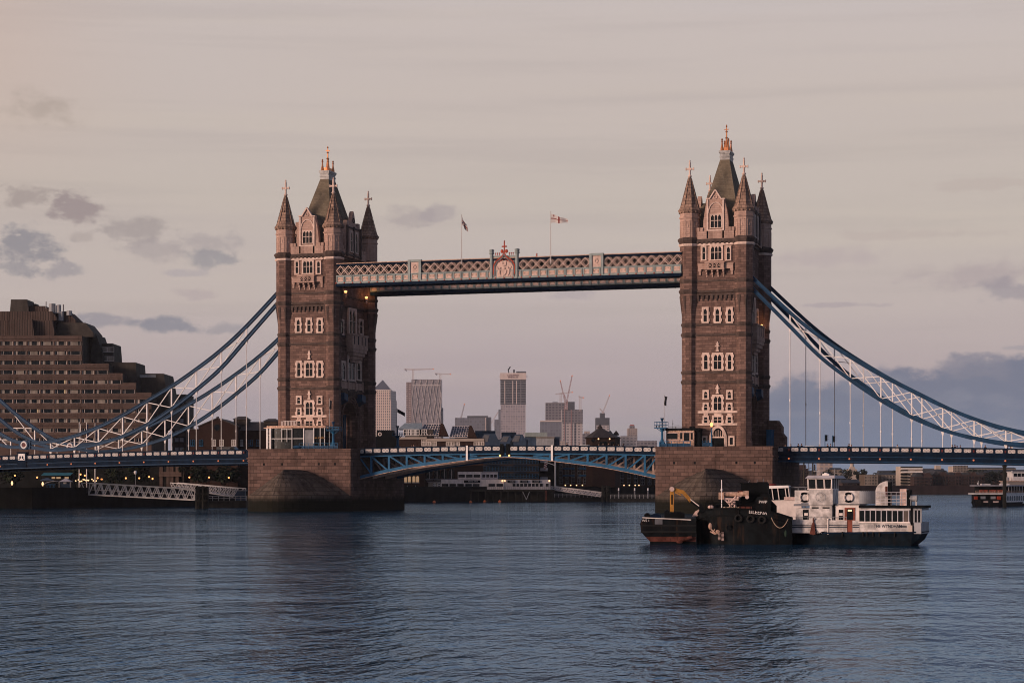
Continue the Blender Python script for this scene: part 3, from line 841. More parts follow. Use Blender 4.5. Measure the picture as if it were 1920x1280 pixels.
        for u in (-3.6, -.0, 3.6): mb.box(u - .28, u + .28, 0, .3, ZC + .4, 57.4)
        mb.box(-4.3, 4.3, 0, .22, 51.4, 51.7); mb.box(-3.5, 3.5, 0, .2, 56.9, 57.2); mb.ring((0, .05, 58.7), .45, .12, 'y', 8, 4)
        mb.obj('gable_moulding', 'trim_dark', g)
    # ---- steep roof
    mb = MB()
    zb, zt = 52.2, 67.2
    lo = [(-4.75, -8.9), (4.75, -8.9), (4.75, 8.9), (-4.75, 8.9)]; mid = [(-2.9, -5.6), (2.9, -5.6), (2.9, 5.6), (-2.9, 5.6)]; hi = [(-.9, -1.75), (.9, -1.75), (.9, 1.75), (-.9, 1.75)]
    i = mb.add([(x, y, zb) for x, y in lo] + [(x, y, zb + 6.2) for x, y in mid] + [(x, y, zt) for x, y in hi])
    mb.faces(i, [(0, 1, 5, 4), (1, 2, 6, 5), (2, 3, 7, 6), (3, 0, 4, 7), (4, 5, 9, 8), (5, 6, 10, 9), (6, 7, 11, 10), (7, 4, 8, 11), (8, 9, 10, 11)])
    # dormer ridges behind the gables
    for s in (-1, 1):
        mb.prism([(-2.2, 52.3), (-2.2, 56.8), (0, 59.4), (2.2, 56.8), (2.2, 52.3)], 'xz', s * 4.5, s * (FY - .5))
        mb.prism([(-3.4, 52.3), (-3.4, 56.6), (0, 59.2), (3.4, 56.6), (3.4, 52.3)], 'yz', s * 1.8, s * (SXW + .15))
    r = mb.obj('roof', 'slate', t)
    mb = MB()
    def slab(hx, hy, z0, z1): mb.box(-hx, hx, -hy, hy, z0, z1)
    slab(.94, 1.79, 66.95, 67.6); slab(1.0, 1.9, 67.6, 67.85); slab(1.0, 1.9, 68.25, 68.5); slab(1.12, 2.02, 68.5, 68.85); slab(.9, 1.8, 67.85, 68.25)
    mb.obj('roof_platform', 'lead', r)
    mb = MB()
    for x, y, z0, z1 in ((-.62, -1.3, 68.85, 71.3), (.62, -1.3, 68.85, 71.3), (-.62, 1.3, 68.85, 71.3), (.62, 1.3, 68.85, 71.3)):
        mb.lathe(x, y, [(.34, z0), (.3, z0 + .5), (.17, z0 + 1.1), (.12, z1 - .7), (.24, z1 - .6), (.1, z1 - .45), (.2, z1 - .25), (.05, z1)], 6)
    for s in (-1, 1):
        mb.box(-.6, .6, s * 1.3 - .08, s * 1.3 + .08, 68.85, 69.5); mb.box(s * .62 - .08, s * .62 + .08, -1.3, 1.3, 68.85, 69.5)
    mb.lathe(0, 0, [(.4, 68.85), (.4, 69.6), (.26, 70.6), (.16, 71.4), (.34, 71.5), (.14, 71.7), (.12, 72.6), (.28, 72.7), (.1, 72.9), (.08, 73.6), (.18, 73.75), (.04, 74.1)], 8)
    mb.box(-.42, .42, -.07, .07, 73.1, 73.25)
    mb.obj('finial', 'gold', r)
    # ---- side face over the road arch (both sides)
    f = sS
    def side(sgn):
        T_ = ST if sgn > 0 else (lambda u, n, z: (-SXW - n, u, z))
        a = rect2(f, 130, 388, 178, 240); w = window(t, T_, a[0], a[1], a[2], a[3] + .8, 2, .5, teeth=False, proud=.35)
        for x0, x1 in ((70, 90), (214, 236)):
            a = rect2(f, x0, 380, x1, 285); window(t, T_, a[0], a[1], a[2], a[3], 1, .28)
        a = rect2(f, 128, 722, 175, 565); window(t, T_, *a, 2, .4, teeth=False)
        for x0, x1 in ((80, 104), (194, 220)):
            a = rect2(f, x0, 722, x1, 600); window(t, T_, *a, 1, .35, teeth=False)
        mb = MB(T_)
        a = rect2(f, 112, 468, 228, 405); mb.box(a[0], a[1], 0, 1.5, a[2], a[3]); mb.box(a[0] - .15, a[1] + .15, 0, 1.65, a[3] - .2, a[3] + .1)
        n = 5; hh = (f(0, 575)[1] - a[2])
        for k in range(n):
            q0, q1 = k / n, (k + 1) / n; ins = (a[1] - a[0]) * .36 * q0 ** 1.2
            mb.box(a[0] + ins, a[1] - ins, 0, 1.45 * cos(q0 * pi / 2) + .1, a[2] + hh * q1, a[2] + hh * q0)
        mb.mat(1)
        for k in range(4):
            u = a[0] + (a[1] - a[0]) * (.14 + .24 * k); mb.box(u - .22, u + .22, 1.5, 1.512, a[2] + .25, a[3] - .35)
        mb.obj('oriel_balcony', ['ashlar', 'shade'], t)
        mb = MB(T_); a = rect2(f, 72, 800, 234, 748)
        mb.box(a[0], a[1], 0, .14, a[2], a[3])
        for k in range(4):
            u = a[0] + (a[1] - a[0]) * k / 3; mb.box(u - .25, u + .25, 0, .3, a[2], a[3])
        mb.obj('carved_panel', 'ashlar', t)
        mb = MB(T_)
        for k in range(9):
            u = -4.4 + k * 1.1; mb.box(u - .25, u + .25, 0, .4, 22.9, 24.0); mb.box(u - .15, u + .15, 0, .2, 22.3, 22.9)
        mb.box(-4.8, 4.8, 0, .3, 23.6, 24.1)
        mb.obj('corbel_table', 'trim_dark', t)
        mb = MB(T_)
        for R, w, pr in ((aw + .75, .3, .5), (aw + .35, .35, .3), (aw - .05, .3, .12)):
            prev = (-R, pr / 2, Z0)
            for k in range(17):
                an = pi - pi * k / 16; p = (R * cos(an), pr / 2, zs + (za - zs + (R - aw)) * sin(an) ** .9)
                mb.bar(prev, p, pr, w, up=(0, 0, 1)) if k else mb.bar(prev, (-R, pr / 2, zs), w, pr)
                prev = p if k else (-R, pr / 2, zs)
            mb.bar((R, pr / 2, zs), (R, pr / 2, Z0), w, pr)
        mb.obj('arch_moulding', 'granite', t)
        for u in (-5.1, 4.6):
            mb = MB(T_); i = mb.add([(u - 1.0, 0, 21.6), (u + 1.0, 0, 21.2), (u + 1.0, 0, 23.6), (u - 1.0, 0, 23.6), (u - 1.0, 1.4, 22.3), (u + 1.0, 1.4, 21.9), (u + 1.0, 1.4, 23.3), (u - 1.0, 1.4, 23.6)])
            mb.faces(i, [(4, 5, 6, 7), (0, 1, 5, 4), (1, 2, 6, 5), (2, 3, 7, 6), (3, 0, 4, 7)])
            mb.obj('chain_housing', 'blue', t)
    side(1); side(-1)
    # gates and blue ironwork inside the arch
    for s in (-1, 1):
        for q_ in (-1, 1):
            mb = MB()
            for y in (2.7, 3.6): mb.box(s * 2.4 - .12, s * 2.4 + .12, q_ * y - .14, q_ * y + .14, 12.4, 19.5)
            mb.box(s * 2.4 - .1, s * 2.4 + .1, min(q_ * 2.4, q_ * 3.9), max(q_ * 2.4, q_ * 3.9), 12.4, 15.2)
            mb.obj('gate', 'blue', t)
    return t
tower_s = build_tower()
tower_s['label'] = 'right stone tower, nearer of the two, behind the moored boats, lamp beside its pointed door'
tower_s['group'] = 'gothic towers of the bridge'
tower_n = copy_tree(tower_s)
tower_n.location.x = -TX
tower_n['label'] = 'left stone tower, farther of the two, above the glass pavilion, with its arch in view'

# lamps bracketed to the towers (they move with the tower)
def bracket_lamp(parent, loc, mat='flood', s=1.0):
    mb = MB(); mb.lathe(loc[0], loc[1], [(.12 * s, loc[2] - 1.7 * s), (.3 * s, loc[2] - 1.2 * s), (.16 * s, loc[2] - 1.1 * s), (.4 * s, loc[2] - .4 * s), (.2 * s, loc[2] - .3 * s)], 6)
    b_ = mb.obj('lamp_bracket', 'trim', parent)
    mb = MB(); mb.lathe(loc[0], loc[1], [(.22 * s, loc[2] - .3 * s), (.42 * s, loc[2]), (.42 * s, loc[2] + .2 * s), (.1 * s, loc[2] + .35 * s)], 8)
    mb.obj('lamp', mat, b_)
def tlamp(tw, px, py, X, s=1.0):
    p = onX(px, py, tw.location.x + X)
    bracket_lamp(tw, (X, p.y, p.z), 'flood', s)
    l = bpy.data.lights.new('lamp_light', 'POINT'); l.energy = 130 * s; l.color = (1, .45, .16); l.shadow_soft_size = .5
    o = bpy.data.objects.new('lamp_light', l); COL.objects.link(o); o.parent = tw; o.location = (X + .9, p.y, p.z + .6)
tlamp(tower_n, 648, 547, 5.9, .75)
tlamp(tower_n, 687, 558, 5.9, .75)
tlamp(tower_s, 1428, 610, 5.6, .6)
tlamp(tower_s, 1434, 613, 5.6, .6)

# ================================================================== piers
def build_pier():
    t = thing('bridge_pier', 'x', 'bridge pier', (TX, 0, 0))
    hw, ys = 11.15, 15.0
    mb = MB()
    def oct(h, y, z0, z1, c_=.5):
        mb.prism([(-h, -y + c_), (-h + c_ * .6, -y), (h - c_ * .6, -y), (h, -y + c_), (h, y - c_), (h - c_ * .6, y), (-h + c_ * .6, y), (-h, y - c_)], 'xy', z0, z1)
    oct(hw, ys, -2, 12.2)
    mb.obj('wall', 'pier_granite', t)
    mb = MB()
    oct(hw + .12, ys + .12, 9.75, 10.0); oct(hw + .22, ys + .22, 10.25, 10.55); oct(hw + .16, ys + .16, 12.0, 12.25)
    mb.obj('string_course', 'pier_granite', t)
    mb = MB()
    for x in (-7.5, -3.6, 4.2, 7.6): mb.box(x - .2, x + .2, -ys - .01, -ys + .3, 9.0, 9.45)
    mb.obj('drain_holes', 'shade', t)
    for s in (-1, 1):                                       # pointed cutwater with a stepped stone cap
        mb = MB()
        def outline(k):
            L = []
            for q in range(-10, 11):
                a = q / 10
                x = hw * 1.0 * a; y = 13.2 * (1 - abs(a) ** 1.75)
                L.append((x * k, y * (.56 + .44 * k) + ys - .3))
            return L
        rings = [(1, -2), (1, 3.1)]
        n = 6
        for j in range(1, n + 1):
            a = j / n * pi / 2
            k0 = cos((j - 1) / n * pi / 2); k1 = 1 - j / n; k0 = 1 - (j - 1) / n; zz_ = lambda k: 2.9 + 5.2 * (1 - k ** 1.5); z = zz_(k1)
            rings.append((k0 * .98, zz_(k0) + .16)); rings.append((max(k1, .02), z))
        pts = []
        for k, z in rings: pts += [(x, s * y, z) for x, y in outline(k)]
        i = mb.add(pts); m_ = 21
        mb.faces(i, [(j * m_ + q, j * m_ + q + 1, (j + 1) * m_ + q + 1, (j + 1) * m_ + q) for j in range(len(rings) - 1) for q in range(m_ - 1)])
        mb.obj('cutwater', 'cap_granite', t)
    return t
pier_s = build_pier()
pier_s['label'] = 'right granite pier with a domed cutwater, half hidden by the black barge'
pier_s['group'] = 'granite bridge piers'
pier_n = copy_tree(pier_s); pier_n.location.x = -TX + .1; pier_s.location.x = TX + .55
pier_n['label'] = 'left granite pier with a domed cutwater, its whole face clear of boats'

# ================================================================== high level walkways
def walk_front(px, py, Y): 
    return onY(px, py, Y)
XW = 34.75
P1 = [(onY(a, 500, -11).x, onY(b, 500, -11).x) for a, b in ((766.5, 790.5), (919.5, 972.5), (1106, 1133))]
pil_w = (P1[0][1] - P1[0][0] + P1[2][1] - P1[2][0]) / 2; pil_x = (abs(sum(P1[0]) / 2) + abs(sum(P1[2]) / 2)) / 2
cre_w = P1[1][1] - P1[1][0]
def build_walkway():
    t = thing('high_walkway', 'x', 'footbridge', (0, 0, 0))
    ZB, ZF0, ZF1, ZL0, ZL1, ZTt = 44.25, 44.95, 46.35, 46.5, 48.3, 48.85
    D = 3.6
    mb = MB(); mb.box(-XW, XW, -.25, D, ZB, ZB + .55); 
    for k in range(40):
        x = -XW + .87 + k * (2 * XW - 1.74) / 39; mb.box(x - .1, x + .1, -.2, D - .1, ZB - .04, ZB)
    mb.obj('floor_girder', 'navy', t)
    mb = MB(); mb.box(-XW, XW, -.05, .25, ZF0, ZF1); mb.box(-XW, XW, -.22, .25, ZF0 - .15, ZF0 + .12); mb.box(-XW, XW, -.2, .25, ZF1 - .08, ZF1 + .1)
    mb.box(-XW, XW, D - .25, D, ZF0, ZF1)
    fa = mb.obj('fascia', 'greygreen', t)
    # one pink arched panel, repeated along the fascia
    n = 40; st = 2 * XW / n
    mb = MB()
    mb.mat(0).box(-.55, .55, -.09, -.05, .28, 1.12)
    mb.mat(1)
    for k in range(6):
        a0, a1 = pi * k / 6, pi * (k + 1) / 6
        mb.bar((.42 * cos(a0), -.11, .62 + .3 * sin(a0)), (.42 * cos(a1), -.11, .62 + .3 * sin(a1)), .06, .08, up=(0, 1, 0))
    mb.box(-.55, -.42, -.1, -.05, .62, 1.12); mb.box(.42, .55, -.1, -.05, .62, 1.12)
    mb.mat(2).box(-.8, -.62, -.16, -.05, .1, 1.3); mb.box(.62, .8, -.16, -.05, .1, 1.3)
    pm = mb.mesh('fascia_panel', ['pinkpanel', 'rustpale', 'greygreen'])
    mb = MB(); mb.cbox((0, -.26, -.02), .24, .12, .2); stud = mb.mesh('red_boss', ['red'])
    for k in range(n):
        x = -XW + st * (k + .5)
        lk('fascia_panel', pm, fa, (x, 0, ZF0)); lk('red_boss', stud, fa, (x - st / 2, 0, ZF0)); lk('fascia_panel', pm, fa, (x, D, ZF0), pi)
    mb = MB(); mb.box(-XW, XW, -.05, .35, ZL1, ZTt - .15); mb.obj('top_chord', 'navy', t)
    mb = MB(); mb.box(-XW, XW, -.15, D + .1, ZTt - .15, ZTt); mb.obj('roof', 'rustpale', t)
    mb = MB(); mb.box(-XW, XW, .55, D - .5, ZF1, ZL1 + .2)
    g = mb.obj('glazed_corridor', 'walkglass', t)
    mb = MB()
    for k in range(2 * n):
        x = -XW + st * (k + .5) / 2
        if k % 3 == 0: mb.box(x - .5, x + .4, .50, .55, ZL0 + .5 + .4 * (k % 2), ZL1 - .3)
        mb.box(x - .06, x + .06, .46, .55, ZF1, ZL1)
    mb.obj('corridor_panes', 'shade', g)
    # lattice bars, in four bays
    xs = [-XW, -pil_x, 0, pil_x, XW]; gap = [0, pil_w / 2, cre_w / 2, pil_w / 2, 0]
    for b_ in range(4):
        x0, x1 = xs[b_] + gap[b_], xs[b_ + 1] - gap[b_ + 1]
        mb = MB(); nb = round((x1 - x0) / st); s_ = (x1 - x0) / nb; h = ZL1 - ZL0
        for k in range(nb + 1):
            for d in (1, -1):
                for y, w in ((-.02, .16), (.24, .09)):
                    xa, xb = x0 + s_ * (k + (-.5 if d > 0 else .5)), x0 + s_ * (k + (.5 if d > 0 else -.5))
                    za, zb = ZL0, ZL1
                    if y > .1: xa += s_ * .22; xb += s_ * .22
                    lo, hi = (xa, za), (xb, zb)
                    def clip(p, q):
                        (ax, az), (bx, bz) = p, q
                        if max(ax, bx) <= x0 or min(ax, bx) >= x1: return None
                        def at(x): return (x, az + (bz - az) * (x - ax) / (bx - ax))
                        if ax < x0: p = at(x0)
                        if bx < x0: q = at(x0)
                        if ax > x1: p = at(x1)
                        if bx > x1: q = at(x1)
                        return p, q
                    c_ = clip(lo, hi)
                    if c_: mb.bar((c_[0][0], y + .02 * d, c_[0][1]), (c_[1][0], y + .02 * d, c_[1][1]), .05, w, up=(0, 0, 1))
        mb.obj('lattice', 'pinkpanel', t)
    # panelled pilasters
    for sx in (-1, 1):
        mb = MB()
        for s in (-1, 1): mb.box(sx * pil_x + s * (pil_w / 2 - .25) - .25, sx * pil_x + s * (pil_w / 2 - .25) + .25, -.3, .4, ZF0, 48.95)
        mb.box(sx * pil_x - pil_w / 2, sx * pil_x + pil_w / 2, -.25, .4, 48.6, 49.05)
        p = mb.obj('pilaster', 'greygreen', t)
        mb = MB(); x = sx * pil_x; hw = pil_w / 2 - .45
        mb.box(x - hw, x + hw, -.12, .3, ZF1 + .1, 48.55)
        for q in range(6):
            a = 2 * pi * q / 6; mb.ball((x + .3 * cos(a), -.16, 47.6 + .4 * sin(a)), .16, .08, .2, 6, 4)
        mb.bar((x - .5, -.14, 46.95), (x, -.14, 46.75), .1); mb.bar((x + .5, -.14, 46.95), (x, -.14, 46.75), .1)
        mb.obj('emblem_panel', 'pinkpanel', p)
    # centre crest with arms under an ogee arch
    h = cre_w / 2
    mb = MB()
    for s in (-1, 1):
        x = s * (h - .28)
        mb.lathe(x, -.05, [(.34, ZF0 - .1), (.34, 49.5), (.5, 49.6), (.5, 49.85), (.38, 50.0), (.5, 50.15), (.5, 50.4), (.2, 50.5)], 8)
    mb.box(-h, h, -.2, .3, ZF0 - .1, ZF0 + .1); mb.box(-h + .5, h - .5, -.06, .3, 49.0, 49.25); mb.box(-h + .5, h - .5, .0, .3, 46.3, 49.1)
    c_ = mb.obj('crest', 'greygreen', t)
    mb = MB(); iw = h - .85
    mb.box(-iw, iw, -.14, -.05, ZF0 + .15, 48.2)
    # shield, helm, wings and two supporting beasts, in relief
    pts = [(-.45, 46.5), (.45, 46.5), (.45, 45.9), (0, 45.35), (-.45, 45.9)]
    i = mb.add([(x, -.3, z) for x, z in pts] + [(x, -.14, z) for x, z in pts]); mb.faces(i, [(0, 1, 2, 3, 4)] + [(k, (k + 1) % 5, 5 + (k + 1) % 5, 5 + k) for k in range(5)])
    mb.ball((0, -.2, 46.75), .28, .14, .25, 8, 5); mb.ball((0, -.2, 47.35), .5, .12, .2, 8, 5)
    for s in (-1, 1):
        mb.ball((s * .35, -.2, 47.75), .16, .1, .4, 6, 4); mb.ball((s * .95, -.2, 46.2), .26, .16, .5, 8, 5); mb.ball((s * .8, -.24, 46.85), .2, .14, .2, 6, 4)
        mb.bar((s * .8, -.2, 46.5), (s * .45, -.22, 46.3), .14); mb.bar((s * .95, -.2, 45.8), (s * .7, -.2, 45.35), .16); mb.bar((s * 1.1, -.2, 46.4), (s * 1.4, -.2, 47.1), .1)
        mb.bar((s * 1.2, -.2, 45.3), (s * .1, -.2, 45.25), .14)
    mb.obj('coat_of_arms', 'pinkpanel', c_)
    mb = MB()
    og = [(-iw - .12, 45.6), (-iw - .1, 47.4), (-iw * .8, 48.2), (-iw * .45, 48.7), (-iw * .15, 49.2), (0, 49.9)]
    og += [(-x, z) for x, z in og[-2::-1]]
    for p, q in zip(og, og[1:]): mb.bar((p[0], -.2, p[1]), (q[0], -.2, q[1]), .22, .2, up=(0, 1, 0))
    for s in (-1, 1):
        for k in range(5): mb.ball((s * iw * (.85 - .17 * k), -.16, 47.75 + .16 * k), .14, .08, .14, 6, 4)
        mb.ball((s * .45, -.1, 50.05), .32, .15, .38, 8, 5)
        for k in range(3):
            x = s * (1.0 + .38 * k); mb.bar((x, 0, 49.2), (x, 0, 49.6), .1); mb.ball((x, 0, 49.7), .14, .14, .14, 6, 4)
    mb.bar((0, -.05, 49.9), (0, -.05, 51.8), .2); mb.box(-.42, .42, -.13, .03, 50.85, 51.1); mb.ball((0, -.05, 51.95), .15, .15, .18, 6, 4)
    for s in (-1, 1): mb.ball((s * .45, -.05, 50.97), .12, .12, .12, 6, 4)
    mb.obj('ogee_arch', 'red', c_)
    mb = MB()
    og2 = [(x * .92, z - .3) for x, z in og]
    for p, q in zip(og2, og2[1:]): mb.bar((p[0], -.22, p[1]), (q[0], -.22, q[1]), .2, .16, up=(0, 1, 0))
    mb.obj('arch_inner_moulding', 'midgrey', c_)
    return t
walk_w = build_walkway(); walk_w.location = (0, -11.0, 0)
walk_w['label'] = 'lattice walkway high between the towers with the crest and two flags in front'
walk_w['group'] = 'high level walkways'
walk_e = copy_tree(walk_w); walk_e.location = (0, 11.0, 0); walk_e.rotation_euler = (0, 0, pi)
walk_e['label'] = 'second high walkway behind the crested one, its underside showing below it'

# flags on the walkway
def flag(name, px, ytop, ybot, Y, design, w, h, droop, label):
    p, q = onY(px, ytop, Y), onY(px, ybot, Y)
    pt = thing('flagpole', label[0], 'flagpole', (q.x, Y, q.z))
    H = p.z - q.z
    mb = MB(); mb.lathe(0, 0, [(.09, 0), (.05, H), (.1, H + .02), (.1, H + .12), (.02, H + .16)], 8); mb.obj('pole', 'mast', pt)
    mats = ['flagwhite', 'flagred', 'flagblue']
    nu, nv = 30, 18
    mb = MB(); grid = []
    for j in range(nv + 1):
        for i in range(nu + 1):
            grid.append(droop(i / nu, j / nv, w, h))
    i0 = mb.add(grid)
    for j in range(nv):
        for i in range(nu):
            mb.mat(design((i + .5) / nu, (j + .5) / nv)); a = j * (nu + 1) + i
            mb.faces(i0, [(a, a + 1, a + nu + 2, a + nu + 1)])
    f_ = mb.obj(name, mats); f_.location = (q.x, Y, p.z)
    sol = f_.modifiers.new('thickness', 'SOLIDIFY'); sol.thickness = .012
    tag(f_, label[1], 'flag', 'flags flying over the bridge')
    return f_
def union(u, v):
    x, y = (u - .5) * 2, (v - .5)
    if abs(y) < .1 or abs(x) < .1: return 1
    if abs(y) < .17 or abs(x) < .17: return 0
    d = min(abs(y - x / 2), abs(y + x / 2))
    if d < .035: return 1
    if d < .11: return 0
    return 2
def cityf(u, v):
    if abs(v - .5) < .075 or abs(u - .48) < .05: return 1
    if u < .3 and .72 < v < .93 and abs(u - .16) < .03: return 1
    return 0
def droop_union(u, v, w, h):       # hanging nearly slack, v=1 at the hoist top
    z = -(1 - v) * h * .95 - u * w * .78 * (.7 + .3 * v) ; x = u * w * .42 + .10 * sin(u * 7 + v * 2) + .05
    y = .22 * sin(u * 9 + v * 3) * u + .1 * u
    return (x + (1 - v) * .0 - .15 * (1 - v) * (1 - u) * u, y, z - .25)
def droop_city(u, v, w, h):
    taper = 1 - .62 * u
    z = -.3 - (1 - v) * h * taper - u * w * .33
    return (u * w * .92 + .06, .25 * sin(u * 8 + v) * u, z + .07 * sin(u * 9))
flag('union_flag', 865.5, 404, 495, -11.4, union, 2.7, 1.55, droop_union, ('tall white flagpole left of the crest on the walkway', 'blue and red crossed flag hanging limp left of the crest'))
flag('city_flag', 1032.5, 398, 495, -11.4, cityf, 3.6, 1.75, droop_city, ('tall white flagpole right of the crest on the walkway', 'white flag with a red cross streaming right of the crest'))

# ================================================================== decks
def panel_mesh(w, h):
    mb = MB()
    mb.mat(0).box(-w / 2, w / 2, -.06, 0, 0, h)
    mb.mat(1)
    n = 2
    for k in range(n):
        u = -w / 2 + w * (k + .5) / n
        for a in range(4):
            an = pi / 4 + a * pi / 2; mb.ball((u + h * .22 * cos(an), -.06, h / 2 + h * .22 * sin(an)), h * .075, .02, h * .075, 6, 4)
    for u in (-w / 2 + .06, 0, w / 2 - .06):
        for z in (.1, h - .1): mb.ball((u, -.06, z), .07, .02, .07, 6, 4)
    mb.mat(2)
    for k in range(n):
        u = -w / 2 + w * (k + .5) / n; mb.ball((u, -.07, h / 2), h * .07, .02, h * .07, 6, 4)
    return mb.mesh('parapet_panel', ['panelwhite', 'blue', 'darkred'])
DY = 10.45                      # half width over the parapets
def bez(x, a): return a
def side_span(sgn):
    t = thing('suspended_deck', 'x', 'bridge deck', (sgn * TX, 0, 0))
    L = 95.0
    x0 = 10.9
    def ztop(x): return 12.28 - .00022 * max(0, x - 11) ** 2 - .0045 * (x - 11)
    n = 34
    segs = [x0 + (L - x0) * k / n for k in range(n + 1)]
    def strip(mb, y0, y1, dz0, dz1):
        for a, b in zip(segs, segs[1:]):
            za, zb = ztop(a), ztop(b)
            p = [(sgn * a, y0, za + dz0), (sgn * b, y0, zb + dz0), (sgn * b, y1, zb + dz0), (sgn * a, y1, za + dz0), (sgn * a, y0, za + dz1), (sgn * b, y0, zb + dz1), (sgn * b, y1, zb + dz1), (sgn * a, y1, za + dz1)]
            mb.hexa(p)
    mb = MB(); strip(mb, -DY + .3, DY - .3, -1.75, -1.35); mb.obj('road_deck', 'asphalt', t)
    dk = {}
    for s in (-1, 1):
        mb = MB()
        y = s * DY
        strip(mb, y - .15, y + .15, -1.0, -.12)
        strip(mb, y - .24, y + .24, -.12, .0)
        strip(mb, y - .22, y + .22, -1.18, -1.0)
        pr = mb.obj('parapet', 'navy', t)
        mb = MB(); strip(mb, y - .12 + s * .2, y + .12 + s * .2, -2.75, -1.18)
        strip(mb, y - .34 + s * .2, y + .34 + s * .2, -1.45, -1.25)
        mb.obj('girder', 'navy', t)
        mb = MB(); strip(mb, y - .34 + s * .2, y + .34 + s * .2, -2.9, -2.72)
        strip(mb, y - .24 + s * .2, y + .24 + s * .2, -1.95, -1.86)
        mb.obj('girder_flange', 'blue', t)
        if s < 0: dk['p'] = pr
    mb = MB()
    for k in range(16):
        x = x0 + 2.7 + k * 5.5437; mb.box(sgn * x - .2, sgn * x + .2, -DY + .3, DY - .3, ztop(x) - 2.8, ztop(x) - 1.75)
    mb.obj('cross_girder', 'navy', t)
    # ornamental panels: three to a bay, with a red shielded post at each hanger
    pm = panel_mesh(1.28, .62)
    mb = MB(); mb.box(-.3, .3, -.1, 0, -.05, .75); post = mb.mesh('shield_post', ['navy'])
    mb = MB(); mb.box(-.13, .13, -.14, 0, .1, .55); sh = mb.mesh('shield', ['darkred'])
    mb = MB(); mb.ball((0, -.1, 0), .17, .12, .17, 8, 6); lm = mb.mesh('lamp', ['lampr'])
    for k in range(15):
        xh = 13.74 + 5.5437 * k
        if xh > 92: break
        for j in range(3):
            x = xh + 5.5437 * (.5 + (j - 1) * .305)
            if k == 0 and j == 0 and sgn > 0: pass
            lk('parapet_panel', pm, dk['p'], (sgn * x, -DY - .15, ztop(x) - .9))
        lk('shield_post', post, dk['p'], (sgn * xh, -DY - .15, ztop(xh) - .95)); lk('shield', sh, dk['p'], (sgn * xh, -DY - .2, ztop(xh) - .95))
        if not (sgn < 0 and k in (9,)): lk('lamp', lm, t, (sgn * xh, -DY - .3, ztop(xh) - 2.25))
    x = 12.0
    lk('parapet_panel', pm, dk['p'], (sgn * x, -DY - .15, ztop(x) - .9))
    # block under the pin on the front parapet, with a pale crest panel
    xp = 64.05
    mb = MB(); mb.box(sgn * xp - 1.0, sgn * xp + 1.0, -DY - .55, -DY + .6, ztop(xp) - 2.6, ztop(xp) + .5); mb.box(sgn * xp - 1.15, sgn * xp + 1.15, -DY - .65, -DY + .6, ztop(xp) + .35, ztop(xp) + .55)
    pb = mb.obj('pin_pedestal', 'navy', t)
    mb = MB(); mb.mat(0).box(sgn * xp - .8, sgn * xp + .8, -DY - .6, -DY - .55, ztop(xp) - 1.15, ztop(xp) + .2)
    mb.mat(1)
    for s in (-1, 1):
        mb.ball((sgn * xp + s * .3, -DY - .62, ztop(xp) - .55), .2, .03, .3, 8, 5); mb.bar((sgn * xp + s * .35, -DY - .62, ztop(xp) - .8), (sgn * xp + s * .6, -DY - .62, ztop(xp) - 1.0), .12)
        for q in (-1, 1): mb.ball((sgn * xp + s * .62, -DY - .61, ztop(xp) - .47 + q * .5), .1, .03, .1, 6, 4)
    mb.obj('crest_panel', ['white', 'navy'], pb)
    return t, ztop
span_n, ZTOP = side_span(-1)
span_n['label'] = 'long blue side span running left from the left pier below the hotel'
span_s, _ = side_span(1)
span_s['label'] = 'long blue side span running right from the right pier above the white boat'
for s in (span_n, span_s): s['group'] = 'suspended side spans'

